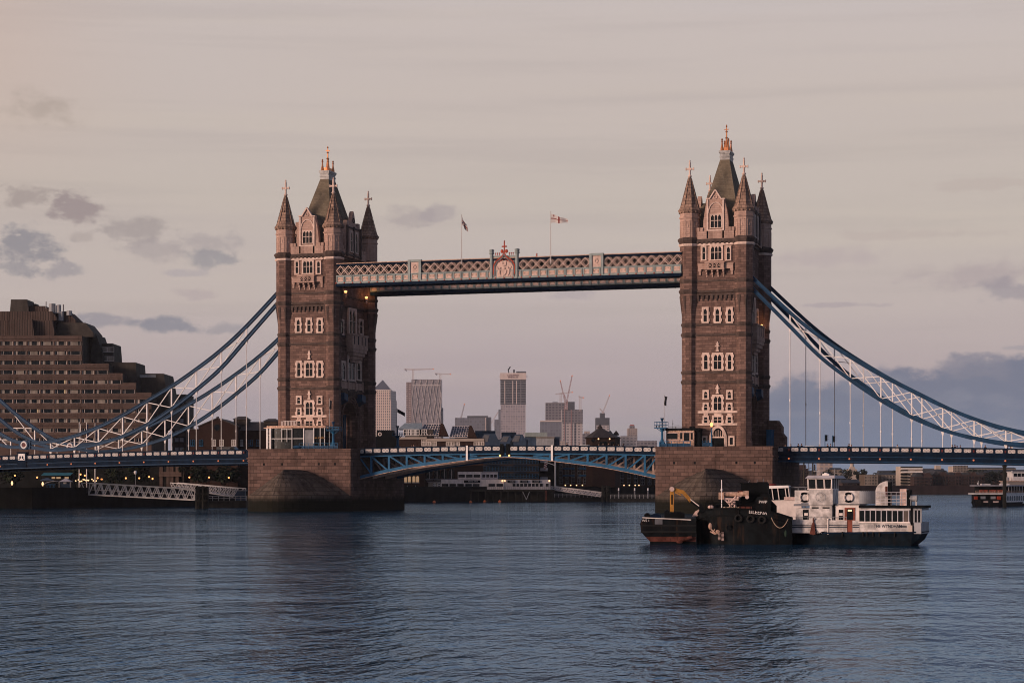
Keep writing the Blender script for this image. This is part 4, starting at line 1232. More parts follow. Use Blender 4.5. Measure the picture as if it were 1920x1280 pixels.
def bascule(sgn):
    t = thing('bascule_leaf', 'x', 'drawbridge leaf', (0, 0, 0))
    X0 = 30.4
    def zt(x): return 12.33 + .42 * (1 - (abs(x) / X0) ** 2)
    n = 16
    def strip(mb, y0, y1, f0, f1, xa=.05, xb=X0):
        for k in range(n):
            a, b = xa + (xb - xa) * k / n, xa + (xb - xa) * (k + 1) / n
            mb.hexa([(sgn * a, y0, f0(a)), (sgn * b, y0, f0(b)), (sgn * b, y1, f0(b)), (sgn * a, y1, f0(a)), (sgn * a, y0, f1(a)), (sgn * b, y0, f1(b)), (sgn * b, y1, f1(b)), (sgn * a, y1, f1(a))])
    def zbot(x):
        tb = [(0, 10.55), (4, 10.35), (9.5, 9.75), (14, 9.2), (19.5, 8.5), (25, 7.45), (30.4, 6.25)]
        for (a, za), (b, zb) in zip(tb, tb[1:]):
            if x <= b: return za + (zb - za) * (x - a) / (b - a)
        return 6.25
    mb = MB(); strip(mb, -DY + .3, DY - .3, lambda x: zt(x) - 1.75, lambda x: zt(x) - 1.4); mb.obj('road_deck', 'asphalt', t)
    for s in (-1, 1):
        y = s * DY
        mb = MB(); strip(mb, y - .14, y + .14, lambda x: zt(x) - 1.0, lambda x: zt(x) - .1); strip(mb, y - .22, y + .22, lambda x: zt(x) - .1, lambda x: zt(x)); strip(mb, y - .22, y + .22, lambda x: zt(x) - 1.5, lambda x: zt(x) - 1.0)
        p = mb.obj('parapet', 'navy', t)
        if s < 0:
            nb = 17; st = (X0 - .6) / nb; pm = panel_mesh(st * .8, .72)
            for k in range(nb):
                x = .9 + st * (k + .5); lk('parapet_panel', pm, p, (sgn * x, -DY - .15, zt(x) - .95))
    for y, mt in ((-DY, 'lightblue'), (-3.5, 'pinkpanel'), (3.5, 'pinkpanel'), (DY, 'lightblue')):
        mb = MB()
        strip(mb, y - .2, y + .2, zbot, lambda x: zbot(x) + .62 if x > 6 else zbot(x) + .3, .05)
        strip(mb, y - .16, y + .16, lambda x: zt(x) - 1.75, lambda x: zt(x) - 1.45)
        g = mb.obj('truss_girder', mt, t)
        if y < -DY + .1:
            mb = MB(); strip(mb, y - .45, y + .45, lambda x: zbot(x) - .1, zbot, .05); mb.obj('girder_flange', 'rustpale', g)
        px = 3.72
        for k in range(1, 8):
            x = X0 - .4 - px * (k - .3) + .2
            h0, h1 = zbot(x) + .5, zt(x) - 1.6
            if h1 - h0 < .5: continue
            mb = MB(); mb.box(sgn * x - .2, sgn * x + .2, y - .17, y + .17, h0, h1); mb.obj('post', mt, g)
            xb = x - px + .35
            if zt(xb) - 1.6 - zbot(xb) > .6:
                mb = MB(); mb.bar((sgn * (x - .1), y, h1 - .1), (sgn * xb, y, zbot(xb) + .5), .3, .26, up=(0, 1, 0)); mb.obj('diagonal', mt, g)
        x = X0 - .2
        mb = MB(); mb.bar((sgn * (x - .1), y, zt(x) - 1.7), (sgn * (x - 2.6), y, zbot(x - 2.6) + .5), .3, .26, up=(0, 1, 0)); mb.obj('diagonal', mt, g)
    # white clearance board on the outer face
    xb = onY(875 if sgn < 0 else 1034.5, 860, -DY - .6).x
    mb = MB(); mb.box(xb - .2, xb + .2, -DY - .5, -DY - .35, zt(xb) - 2.9, zt(xb) + .05); mb.obj('clearance_board', 'white', t)
    xl = sgn * .62
    mb = MB(); mb.box(xl - .35, xl + .35, -DY - .35, -DY - .2, zt(0) - 2.0, zt(0) + .3); b_ = mb.obj('signal_box', 'black', t)
    mb = MB(); mb.ball((xl + sgn * .3, -DY - .45, zt(0) - 1.95), .2, .15, .2, 8, 6); mb.obj('lamp', 'flood', b_)
    return t
for s, lab in ((-1, 'left leaf of the drawbridge, blue truss rising from the left pier'), (1, 'right leaf of the drawbridge, blue truss ending behind the yellow crane')):
    b_ = bascule(s); b_['label'] = lab; b_['group'] = 'drawbridge leaves'

# ================================================================== suspension chains
CT = [37.0, 32.4, 28.6, 25.2, 22.25, 19.4, 17.05, 15.25, 14.15, 13.75]
CB = [34.45, 28.75, 24.4, 20.6, 17.45, 15.1, 13.6, 12.65, 12.35, 13.2]
CP = 5.5437; CD0 = 13.737
def chain(sgn, sy):
    t = thing('suspension_chain', 'x', 'bridge chain', (sgn * TX, sy * 9.45, 0))
    X = [CD0 + CP * k for k in range(9)] + [64.05]
    top = [(6.0, 44.4)] + list(zip(X, CT)); bot = [(6.0, 42.4)] + list(zip(X, CB))
    def sm(pts, n=4):
        o = []
        for i in range(len(pts) - 1):
            p0, p1, p2, p3 = pts[max(0, i - 1)], pts[i], pts[i + 1], pts[min(len(pts) - 1, i + 2)]
            for k in range(n):
                u = k / n
                o.append(tuple(.5 * (2 * p1[d] + (p2[d] - p0[d]) * u + (2 * p0[d] - 5 * p1[d] + 4 * p2[d] - p3[d]) * u * u + (3 * p1[d] - p0[d] - 3 * p2[d] + p3[d]) * u ** 3) for d in (0, 1)))
        return o + [pts[-1]]
    def chord(name, pts, parent):
        mb = MB()
        for a, b in zip(pts, pts[1:]):
            dx, dz = b[0] - a[0], b[1] - a[1]; l = sqrt(dx * dx + dz * dz); ex, ez = dx / l * .004, dz / l * .004
            A3, B3 = (sgn * (a[0] - ex), 0, a[1] - ez), (sgn * (b[0] + ex), 0, b[1] + ez)
            up = (0, 1, 0)
            mb.bar(A3, B3, .5, .34, up=up)
            nx, nz = -dz / l, dx / l
            for o_ in (-.28, .28):
                mb.bar((A3[0] + sgn * nx * o_, 0, A3[2] + nz * o_), (B3[0] + sgn * nx * o_, 0, B3[2] + nz * o_), .1, .64, up=up)
        return mb.obj(name, 'blue', parent)
    chord('top_chord', sm(top), t); chord('bottom_chord', sm(bot), t)
    # beyond the pin: the short chain climbing to the bank
    st_ = [(64.05, 13.75), (67.5, 14.6), (73, 17.5), (79, 21.6), (88, 29.0)]; sb_ = [(64.05, 13.2), (68, 13.1), (73, 14.6), (79, 17.6), (88, 24.6)]
    chord('top_chord', sm(st_), t); chord('bottom_chord', sm(sb_), t)
    def brace(a, b, w=.16):
        mb = MB(); mb.bar((sgn * a[0], 0, a[1]), (sgn * b[0], 0, b[1]), w, .2, up=(0, 1, 0)); mb.obj('brace', 'white', t)
    for k in range(9):
        if k < 9 and CT[k] - CB[k] > 1.2:
            mb = MB(); mb.box(sgn * X[k] - .12, sgn * X[k] + .12, -.14, .14, CB[k], CT[k]); mb.obj('post', 'white', t)
        if 0 <= k < 8:
            brace((X[k], CT[k] - .25), (X[k + 1], CB[k + 1] + .25)); brace((X[k], CB[k] + .25), (X[k + 1], CT[k + 1] - .25))
    for i in range(1, 3):
        for (a, b) in (((st_[i]), (sb_[i + 1])), ((sb_[i]), (st_[i + 1]))): brace((a[0], a[1]), (b[0], b[1]))
        mb = MB(); mb.box(sgn * st_[i][0] - .12, sgn * st_[i][0] + .12, -.14, .14, sb_[i][1], st_[i][1]); mb.obj('post', 'white', t)
    for k in range(9):
        x = X[k]; zd = ZTOP(x) - 1.2; zb = CB[k] - .2
        if zb - zd < .15: continue
        mb = MB(); mb.tube((sgn * x, 0, zd), (sgn * x, 0, zb), .078, .078, 8)
        if zb - zd > 6:
            zm = zd + (zb - zd) * .42; mb.tube((sgn * x, 0, zm - .2), (sgn * x, 0, zm + .2), .15, .15, 8)
        h = min(.9, zb - zd); mb.hexa([(sgn * x - .09, -.1, zb - h), (sgn * x + .09, -.1, zb - h), (sgn * x + .09, .1, zb - h), (sgn * x - .09, .1, zb - h), (sgn * x - .34, -.16, zb + .1), (sgn * x + .34, -.16, zb + .1), (sgn * x + .34, .16, zb + .1), (sgn * x - .34, .16, zb + .1)])
        mb.obj('hanger', 'white', t)
    for x in (st_[1][0], st_[2][0]):
        zb = 13.1 if x < 70 else 14.6
        mb = MB(); mb.tube((sgn * x, 0, ZTOP(x) - 1.2), (sgn * x, 0, zb), .078, .078, 8); mb.obj('hanger', 'white', t)
    xp = sgn * 64.05
    mb = MB(); mb.tube((xp, -.55, 13.45), (xp, .55, 13.45), 1.0, 1.0, 20); mb.box(xp - 1.3, xp + 1.3, -.4, .4, 12.6, 14.3); p = mb.obj('pin', 'blue', t)
    mb = MB(); mb.ring((xp, -.58, 13.45), .62, .2, 'y', 24, 6); mb.obj('pin_ring', 'white', p)
    mb = MB(); mb.tube((xp, -.62, 13.45), (xp, -.5, 13.45), .5, .5, 20); mb.obj('pin_cap', 'darkred', p)
    return t
for sgn, sy, lab in ((-1, -1, 'front suspension chain falling left to the round white and red pin'), (-1, 1, 'rear suspension chain on the left span, behind the one with the round pin'),
                     (1, -1, 'front suspension chain falling right from the right tower'), (1, 1, 'rear suspension chain on the right span, showing just above the front one')):
    c_ = chain(sgn, sy); c_['label'] = lab; c_['group'] = 'suspension chains'
# ================================================================== view-aligned local frame for things standing far off
class VF:
    """local frame at a place on the ground: x to the right, y away, z up; X and Z turn a pixel of the photograph into metres"""
    def __init__(s, px, d, z0=QZ):
        s.px, s.d, s.z0 = px, d, z0
        p = W(px, HOR, d); s.loc = (p.x, p.y, z0)
    def X(s, px, dy=0): return ((px - 960) * (s.d + dy) - (s.px - 960) * s.d) / FPX
    def Z(s, py, dy=0): return CZ - (py - HOR) / FPX * (s.d + dy) - s.z0
    def thing(s, name, label, cat, group=None): return thing(name, label, cat, s.loc, YAW, group)
    def box(s, mb, px0, px1, py0, py1, dy=0, depth=10, base=None):
        z0 = s.Z(py1, dy) if base is None else base
        return mb.box(s.X(px0, dy), s.X(px1, dy), dy, dy + depth, z0, s.Z(py0, dy))

def gable_roof(mb, x0, x1, y0, y1, z0, z1, axis='x', over=.3):
    if axis == 'x':
        ym = (y0 + y1) / 2
        mb.prism([(y0 - over, z0), (ym, z1), (y1 + over, z0)], 'yz', x0 - over, x1 + over)
    else:
        xm = (x0 + x1) / 2
        mb.prism([(x0 - over, z0), (xm, z1), (x1 + over, z0)], 'xz', y0 - over, y1 + over)
def pane_mesh(w, h, wall='glass', frame='white', nx=1, nz=1, fr=.08, sill=True):
    mb = MB()
    mb.mat(0).box(-w / 2, w / 2, -.03, .02, 0, h)
    mb.mat(1)
    for k in range(nx + 1): x = -w / 2 + w * k / nx; mb.box(x - fr / 2, x + fr / 2, -.08, 0, 0, h)
    for k in range(nz + 1): z = h * k / nz; mb.box(-w / 2, w / 2, -.08, 0, z - fr / 2, z + fr / 2)
    if sill: mb.box(-w / 2 - .1, w / 2 + .1, -.16, 0, -.14, -.02)
    return mb.mesh('window', [wall, frame])

# ------------------------------------------------------------------ stepped hotel
def hotel():
    v = VF(150, 540); t = v.thing('stepped_hotel', 'huge brown concrete hotel stepping down towards the bridge on the left bank', 'building')
    D = 26
    Q = lambda x, y: (x / 4.922, 540 + y / 4.922)
    rows = [643.6 + 18.1 * k for k in range(11)]
    edge = [154, 154, 154, 204, 230, 255, 284, 284, 284, 284, 284]
    tops = {154: 629.5, 204: 683.5, 230: 701, 255: 719.5, 284: 737.5}
    base = 0
    mb = MB(); x_prev = -75
    for e in (154, 204, 230, 255, 284):
        mb.box(v.X(x_prev), v.X(e), .45, D, base, v.Z(tops[e])); x_prev = e
    mb.obj('wall', 'concrete_dark', t)
    mb = MB()                                                # projecting spandrel bands, floor by floor
    for i, ry in enumerate(rows):
        z = v.Z(ry); e = edge[i]
        mb.box(v.X(-75), v.X(e), 0, .6, z + .55, z + 2.12)
        mb.box(v.X(-75), v.X(e), -.22, 0, z + 1.2, z + 2.0)
        if i and edge[i] > edge[i - 1]: mb.box(v.X(edge[i - 1]), v.X(e), 0, .6, z + 2.12, z + 2.4)
    mb.box(v.X(-75), v.X(284), 0, .6, 0, v.Z(rows[-1]) - .52)
    mb.obj('spandrel', 'concrete', t)
    mb = MB()                                                # ball-ended fins between the windows
    for i, ry in enumerate(rows):
        z = v.Z(ry)
        for k in range(-3, 11):
            px = 25.4 * k + 24.7
            if px < edge[i] - 5: mb.box(v.X(px) - .17, v.X(px) + .17, .05, .5, z - .52, z + .55)
    fo = mb.obj('fin', 'concrete', t); fo['kind'] = 'stuff'
    ww = 25.4 / FPX * 540 - .5
    var = []
    for style in range(5):
        mb = MB()
        mb.mat(0).box(-ww / 2, ww / 2, .3, .35, -.56, .56)
        mb.mat(1)
        for x in (-ww / 2 + .06, -ww / 2 + .6, ww / 2 - .06): mb.box(x - .045, x + .045, .2, .3, -.56, .56)
        mb.box(-ww / 2, ww / 2, .2, .3, -.54, -.46)
        mb.mat(2)
        if style == 1: mb.box(-ww / 2 + .1, -ww / 2 + .9, .24, .29, -.5, .5)
        if style == 2: mb.box(-ww / 2 + .1, -ww / 2 + 1.0, .24, .29, -.5, .5); mb.box(ww / 2 - .8, ww / 2 - .1, .24, .29, -.5, .5)
        if style == 3: mb.box(-ww / 2 + .6, ww / 2 - .6, .24, .29, -.5, .5)
        if style == 4: mb.mat(3).box(ww / 2 - .75, ww / 2 - .35, .24, .29, -.5, .5)
        var.append(mb.mesh('window', ['glass', 'cream', 'curtain', 'litwin']))
    rnd = random.Random(5)
    for i, ry in enumerate(rows):
        for k in range(0, 11):
            px = 25.4 * k + 12.2
            if px > edge[i]: continue
            st = rnd.choices([0, 1, 2, 3, 4], [4, 3, 3, 2, .45])[0]
            lk('window', var[st], t, (v.X(px), .1, v.Z(ry)))
    # ribbed upper storeys and plant rooms, with sloped shoulders
    def slab(name, x0, x1, y0, y1, dy, depth, mat, slope=0):
        (px0, py0), (px1, py1) = Q(x0, y0), Q(x1, y1)
        a, b, z0, z1 = v.X(px0, dy), v.X(px1, dy), v.Z(py1, dy), v.Z(py0, dy)
        mb = MB(); mb.prism([(a, z0), (b, z0), (b, z0 + (z1 - z0) * .3 if slope else z1), (b - slope, z1), (a + slope * .5, z1)], 'xz', dy, dy + depth)
        return mb.obj(name, mat, t)
    slab('ribbed_storey', 70, 312, 290, 450, .8, 12, 'concrete_rib', .5)
    slab('ribbed_storey', 312, 500, 300, 450, 2.5, 12, 'concrete_rib', .5)
    slab('ribbed_storey', -300, 70, 300, 450, 2.5, 12, 'concrete_rib')
    slab('roof_block', 500, 862, 320, 450, 5, 12, 'concrete_dark', 2.2)
    slab('roof_block', 480, 702, 215, 330, 6, 10, 'concrete_rib', 2.5)
    slab('roof_block', -200, 522, 215, 300, 4, 12, 'concrete_rib', 1.2)
    slab('plant_room', 218, 470, 165, 225, 6, 8, 'concrete_rib', 1.6)
    slab('plant_room', 300, 345, 145, 170, 6.5, 3, 'concrete_dark', .4)
    pr = slab('lift_room', 92, 264, 105, 215, 5, 8, 'concrete_dark', .5)
    for x0, y0, y1, r in ((482, 145, 215, 1.3), (515, 160, 215, .8), (545, 155, 215, .8), (585, 150, 215, .25), (555, 218, 285, .7), (572, 218, 285, .7), (425, 125, 170, .2), (640, 210, 235, 1.1)):
        (px, py0), (_, py1) = Q(x0, y0), Q(x0, y1)
        mb = MB(); mb.tube((v.X(px, 5.6), 5.6, v.Z(py1, 5.6) - .5), (v.X(px, 5.6), 5.6, v.Z(py0, 5.6)), r * .7, r * .7, 8); mb.obj('vent_flue', 'grey' if r > .6 else 'midgrey', t)
    slab('roof_block', 828, 950, 430, 700, 8, 12, 'concrete_dark', 1.8)
    sb = slab('side_bay', 935, 1048, 510, 700, 10, 12, 'concrete_dark', .3)
    slab('roof_block', 1000, 1285, 685, 1300, 6, 14, 'concrete_dark', 1.0)
    b2 = slab('roof_block', 1280, 1575, 788, 1300, 8, 16, 'concrete_dark', 2.0)
    wm = pane_mesh(4.6 * .8, 1.25, 'curtain', 'cream', 2, 1, .1, False)
    for y in (588, 672): lk('window', wm, t, (v.X(Q(990, 0)[0], 10), 9.95, v.Z(Q(0, y)[1], 10)))
    mb = MB(); v.box(mb, 252, 256.5, 711, 718, 7.9, .05); mb.obj('lit_doorway', 'red', t)
    mb = MB(); v.box(mb, 262, 292, 702.5, 707.5, 7.9, .05); mb.obj('roof_glazing', 'grey', t)
    # far wing with its own windows
    mb = MB(); v.box(mb, 323, 348.5, 739, 850, 30, 14, 0); mb.obj('rear_wing', 'concrete_dark', t)
    wm = pane_mesh(1.15, 1.2, 'roofgrey', 'midgrey', 1, 1, .1, False)
    for r in range(6):
        for px in (331.5, 340.5): lk('window', wm, t, (v.X(px, 30), 29.95, v.Z(757 + 17.8 * r, 30)))
        mb = MB(); v.box(mb, 322.5, 349, 759 + 17.8 * r, 765 + 17.8 * r, 29.7, .3); mb.obj('spandrel', 'concrete', t)
    return t
hotel()

# ------------------------------------------------------------------ gabled brick house with a round window
def gabled_house():
    v = VF(410, 505); t = v.thing('gabled_brick_house', 'dark brick gabled house with a round window beside the left pier', 'house')
    Z, X = v.Z, v.X
    mb = MB(); mb.box(X(356), X(446), 0, 22, 0, Z(805)); mb.prism([(X(372), Z(805)), (X(372), Z(800)), (X(407.5), Z(784.5)), (X(445), Z(800)), (X(445), Z(805))], 'xz', 0, 22)
    w = mb.obj('wall', 'brick', t)
    mb = MB(); mb.bar((X(370.5), 11, Z(800) + .1), (X(407.5), 11, Z(783.5)), 22.4, .25); mb.bar((X(446.5), 11, Z(800) + .1), (X(407.5), 11, Z(783.5)), 22.4, .25)
    mb.box(X(354), X(373), -.3, 22.3, Z(805), Z(803.8))
    mb.obj('roof', 'tile', t)
    mb = MB(); mb.tube((X(407.2), -.12, Z(801)), (X(407.2), .05, Z(801)), .8, .8, 20); rw = mb.obj('round_window', 'glass', t)
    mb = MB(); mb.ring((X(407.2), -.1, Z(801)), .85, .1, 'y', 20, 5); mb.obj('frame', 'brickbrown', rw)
    mb = MB(); mb.box(X(403.5), X(404.8), 2, 3.2, Z(785), Z(780.5)); mb.box(X(405.8), X(407), 2, 3.2, Z(785), Z(780)); mb.obj('chimney', 'brick', t)
    mb = MB(); v.box(mb, 446, 535, 807, 850, 4, 14, 0); mb.obj('wing_wall', 'brick', t)
    mb = MB(); y0, y1 = 4, 18; mb.prism([(y0 - .4, Z(807, 4)), (y0 + 7, Z(789, 4)), (y1 + .4, Z(807, 4))], 'yz', X(440, 4), X(537, 4)); mb.obj('wing_roof', 'tile', t)
    for a, b, c_, e in ((436, 466, 779.5, 786), (493, 522, 784, 789.5)):
        mb = MB(); mb.box(X(a + 2, 8), X(b - 2, 8), 8, 14, Z(796, 8), Z(e, 8)); xm = X((a + b) / 2, 8)
        i = mb.add([(X(a, 8), 7.5, Z(e, 8)), (X(b, 8), 7.5, Z(e, 8)), (X(b, 8), 14.5, Z(e, 8)), (X(a, 8), 14.5, Z(e, 8)), (xm - 1, 11, Z(c_, 8)), (xm + 1, 11, Z(c_, 8))])
        mb.faces(i, [(0, 1, 5, 4), (1, 2, 5), (2, 3, 4, 5), (3, 0, 4)]); mb.obj('roof_lantern', 'tile', t)
    wm = pane_mesh(.95, 1.5, 'glass', 'lightblue', 2, 2, .08); wm2 = pane_mesh(.95, 1.5, 'curtain', 'white', 2, 2, .09)
    for px, m_ in ((361, wm), (377, wm), (401, wm2), (415.5, wm2), (438, wm2), (452, wm2), (470, wm), (484, wm)):
        dy = 0 if px < 446 else 4
        lk('window', m_, t, (X(px, dy), dy - .02, Z(835, dy)))
gabled_house()

# ------------------------------------------------------------------ left quay: terraces, kiosks, gangways
def tree(name, label, px, d, pybase, pytop, wpx, leafmat, group=None, n=900, cat='tree', z0=QZ, seed=1):
    v = VF(px, d, z0); t = v.thing(name, label, cat, group)
    rnd = random.Random(seed * 7 + int(px))
    H = v.Z(pytop); R = wpx / 2 / FPX * d
    mb = MB(); mb.lathe(0, 0, [(.035 * H, 0), (.024 * H, H * .3), (.012 * H, H * .72)], 7)
    for k in range(6):
        a = 2 * pi * k / 6 + rnd.random(); z = H * (.25 + .07 * k)
        mb.tube((0, 0, z), (R * .55 * cos(a), R * .55 * sin(a), z + H * .22), .014 * H, .004 * H, 5)
    mb.obj('trunk', 'bark', t)
    blobs = [(rnd.uniform(-.62, .62) * R, rnd.uniform(-.6, .6) * R, H * rnd.uniform(.34, .84), R * rnd.uniform(.26, .46)) for _ in range(11)] + [(0, 0, H * .8, R * .4)]
    mb = MB(); s_ = max(.2, R * .13)
    for _ in range(n):
        bx_, by_, bz, br = rnd.choice(blobs)
        u, w, q = rnd.gauss(0, 1), rnd.gauss(0, 1), rnd.gauss(0, 1); l = sqrt(u * u + w * w + q * q) + 1e-6; rr = br * rnd.uniform(.5, 1.12)
        c_ = Vector((bx_ + u / l * rr, by_ + w / l * rr, min(H, bz + q / l * rr * .8)))
        a = Vector((rnd.gauss(0, 1), rnd.gauss(0, 1), rnd.gauss(0, .6))).normalized() * s_ * rnd.uniform(.6, 1.4); b = a.cross(Vector((rnd.gauss(0, 1), rnd.gauss(0, 1), rnd.gauss(0, 1))).normalized()) * .9
        mb.face([c_ - a, c_ + b * .6, c_ + a, c_ - b * .6])
    mb.obj('crown', leafmat, t)
    return t
for i, (px, d, yt, w, lab) in enumerate([(215, 500, 874, 48, 'dark tree behind the string of quay lamps under the left span'), (262, 505, 868, 56, 'dark broad tree under the left span, behind the white gangway'),
        (375, 498, 870, 54, 'dark tree left of the pier, above the far gangway'), (420, 500, 866, 60, 'dark tree beside the left pier under the span'), (150, 506, 872, 46, 'dark tree behind the teal awning on the quay'),
        (20, 505, 870, 60, 'dark tree at the left edge under the bridge'), (345, 515, 826, 22, 'small tree above the bridge deck at the corner of the hotel')]):
    tree('quay_tree', lab, px, d, 913, yt, w, 'leaf', 'trees on the left quay', 900, seed=i)
def low_building():
    v = VF(230, 520); t = v.thing('quay_building', 'low brown building with concrete columns in the shade under the left span', 'building')
    mb = MB(); v.box(mb, -60, 460, 866, 913, 6, 12, 0); mb.obj('wall', 'quay', t)  # wall coloured near black to stand in for the darkness under the span
    for px in (302, 315, 322, 332):
        mb = MB(); v.box(mb, px - 3, px + 3, 850, 912, 2, 2, 0); mb.obj('column', 'concrete', t)
    mb = MB(); v.box(mb, 298, 340, 884, 893, 1.5, 4); mb.obj('canopy', 'concrete', t)
    wm = pane_mesh(2.0, 1.2, 'glass', 'cream', 2, 1, .1)
    for px, py in ((412, 878), (428, 878), (440, 878), (438, 897), (452, 897)): lk('window', wm, t, (v.X(px, 6), 5.97, v.Z(py, 6)))
low_building()
def quay_lamp(px, py, d, lab, mat='lamp', r=.21, group='lit globe lamps on the left quay', z0=QZ):
    v = VF(px, d, z0); t = v.thing('quay_lamp', lab, 'lamp', group)
    z = v.Z(py)
    mb = MB(); mb.lathe(0, 0, [(.14, 0), (.07, .6), (.05, max(.7, z - r))], 6); mb.obj('post', 'black', t)
    mb = MB(); mb.ball((0, 0, z), r, r, r, 10, 7); mb.obj('globe', mat, t)
for px, py, lab in [(28, 891, 'lit globe lamp farthest left on the quay'), (69.6, 894.5, 'lit globe lamp left of the teal awning'), (151, 889, 'lit globe lamp above the head of the white gangway, left of a pair'),
                    (159, 891, 'lit globe lamp above the head of the white gangway, right of a pair'), (183, 895.7, 'lit globe lamp beside the tall white pole'), (236, 896, 'lit globe lamp above the middle of the gangway'),
                    (261, 896, 'lit globe lamp near the white kiosk sign above the gangway'), (279.5, 893.5, 'lit globe lamp left of a close pair right of the grey street lantern'), (286, 897, 'lit globe lamp right of a close pair right of the grey street lantern'),
                    (355, 894.5, 'lit globe lamp over the farther gangway, left of three'), (392, 894.5, 'lit globe lamp over the farther gangway, middle of three'), (429, 895, 'lit globe lamp over the farther gangway, nearest the pier'),
                    (190.5, 898, 'small lit lamp right of the tall white pole')]:
    quay_lamp(px, py, 462 if px < 300 else 485, lab)
t = VF(155, 461).thing('string_lights', 'string of small warm bulbs along the quay behind the gangway head', 'string lights')
v = VF(155, 461)
mb = MB(); pts = [(130, 899), (142, 901), (147, 899), (150, 902), (153, 901.5), (156, 898.5), (158.5, 899), (161, 900), (164, 899.8), (166, 900), (172.5, 898), (175, 900.5), (180.5, 901), (190, 899.5)]
mb.path([(v.X(a), 0, v.Z(b) + .1) for a, b in pts], .02, 5)
for px in (130, 190): mb.box(v.X(px) - .05, v.X(px) + .05, -.05, .05, 0, v.Z(896))
mb.obj('wire', 'black', t)
for a, b in pts[1:-1]:
    mb = MB(); mb.ball((v.X(a), 0, v.Z(b)), .16, .16, .16, 8, 6); mb.obj('bulb', 'lampw', t)
for px, py, lab in ((23.5, 905.5, 'tall flaming lantern left of the kiosks'), (80, 907, 'tall flaming lantern beside the grey roofed kiosk')):
    v = VF(px - 1 if px < 60 else px, 460); t = v.thing('fire_lantern', lab, 'lantern', 'flame lanterns on the quay')
    z = v.Z(py); mb = MB(); mb.lathe(0, 0, [(.2, 0), (.08, .2), (.06, z - .4)], 6); mb.obj('stand', 'black', t)
    mb = MB(); mb.lathe(0, 0, [(.12, z - .45), (.26, z), (.2, z + .3), (.05, z + .55)], 8); mb.obj('flame', 'lampw', t)
def kiosk(px0, px1, py0, py1, label, curved):
    v = VF((px0 + px1) / 2, 458); t = v.thing('kiosk', label, 'kiosk'); X, Z = v.X, v.Z
    a, b, zt = X(px0), X(px1), Z(py0)
    if curved:
        mb = MB(); pts = [(a - .2, zt - .9)] + [(a + (b - a) * k / 8, zt - .55 * (1 - k / 8) ** 2) for k in range(1, 9)]
        pts += [(x, z - .12) for x, z in pts[::-1]]; mb.prism(pts, 'xz', -.3, 2.6); mb.obj('roof', 'roofgrey', t)
        mb = MB(); mb.box(a + .5, b - .1, .6, 2.4, 0, zt - .6); mb.obj('body', 'black', t)
        mb = MB(); mb.box(a + .5, b - .1, -.1, .1, 0, 1.05); c_ = mb.obj('counter', 'blue', t)
        mb = MB()
        for k in range(3): mb.ball((a + .9 + k * .8, -.12, .55), .26, .04, .3, 8, 5)
        mb.obj('counter_sign', 'black', c_)
        mb = MB(); mb.cbox((a + 1.2, -.9, -.35), .7, .1, .7, .1); mb.obj('menu_board', 'white', t)
    else:
        mb = MB(); xm = (a + b) / 2
        i = mb.add([(a - .1, -.3, zt - .9), (b + .1, -.3, zt - .9), (b + .1, 2.7, zt - .9), (a - .1, 2.7, zt - .9), (xm, 1.2, zt)]); mb.faces(i, [(0, 1, 4), (1, 2, 4), (2, 3, 4), (3, 0, 4), (3, 2, 1, 0)]); mb.obj('canopy', 'roofgrey', t)
        mb = MB(); mb.box(a + .1, b - .3, .8, 2.4, 0, zt - 1.0); mb.obj('body', 'bluegrey', t)
        mb = MB(); mb.box(xm - .5, xm + .2, .72, .8, 1.1, 1.9); mb.obj('notice', 'white', t)
        for x in (a, b): mb = MB(); mb.box(x - .05, x + .05, -.2, -.1, 0, zt - .9); mb.obj('pole', 'mast', t)
kiosk(83.5, 104.5, 901, 921, 'small kiosk with a curved grey roof and blue counter on the quay', True)
kiosk(111, 132, 895.5, 923, 'blue stall under a pale pointed canopy on the quay', False)
v = VF(107, 470); t = v.thing('awning', 'long teal awning over a lit terrace on the left quay', 'awning')
mb = MB(); mb.hexa([(v.X(77), 0, v.Z(891)), (v.X(132), 0, v.Z(891)), (v.X(132), 3, v.Z(886)), (v.X(77), 3, v.Z(886)), (v.X(77), 0, v.Z(890.5)), (v.X(132), 0, v.Z(890.5)), (v.X(132), 3, v.Z(885.5)), (v.X(77), 3, v.Z(885.5))]); mb.obj('cloth', 'awning', t)
for px in (78, 95, 114, 131): mb = MB(); mb.box(v.X(px) - .06, v.X(px) + .06, .05, .17, 0, v.Z(890.5)); mb.obj('post', 'black', t)
mb = MB(); mb.box(v.X(78), v.X(131), 3.0, 6, 0, v.Z(888)); mb.obj('room', 'shade', t)
for a, b in ((91.5, 98), (100.5, 108.5), (116, 123.5)): mb = MB(); mb.box(v.X(a), v.X(b), 2.9, 2.98, v.Z(897), v.Z(893.5)); mb.obj('lit_window', 'litwin', t)
v = VF(88, 462); t = v.thing('parasol', 'dark blue square parasol in front of the teal awning', 'parasol')
mb = MB(); z = v.Z(895); mb.lathe(0, 0, [(1.9, z - .7), (1.85, z - .55), (.1, z)], 4, pi / 4); mb.obj('canopy', 'bluegrey', t)
mb = MB(); mb.tube((0, 0, 0), (0, 0, z - .1), .04); mb.obj('pole', 'midgrey', t)
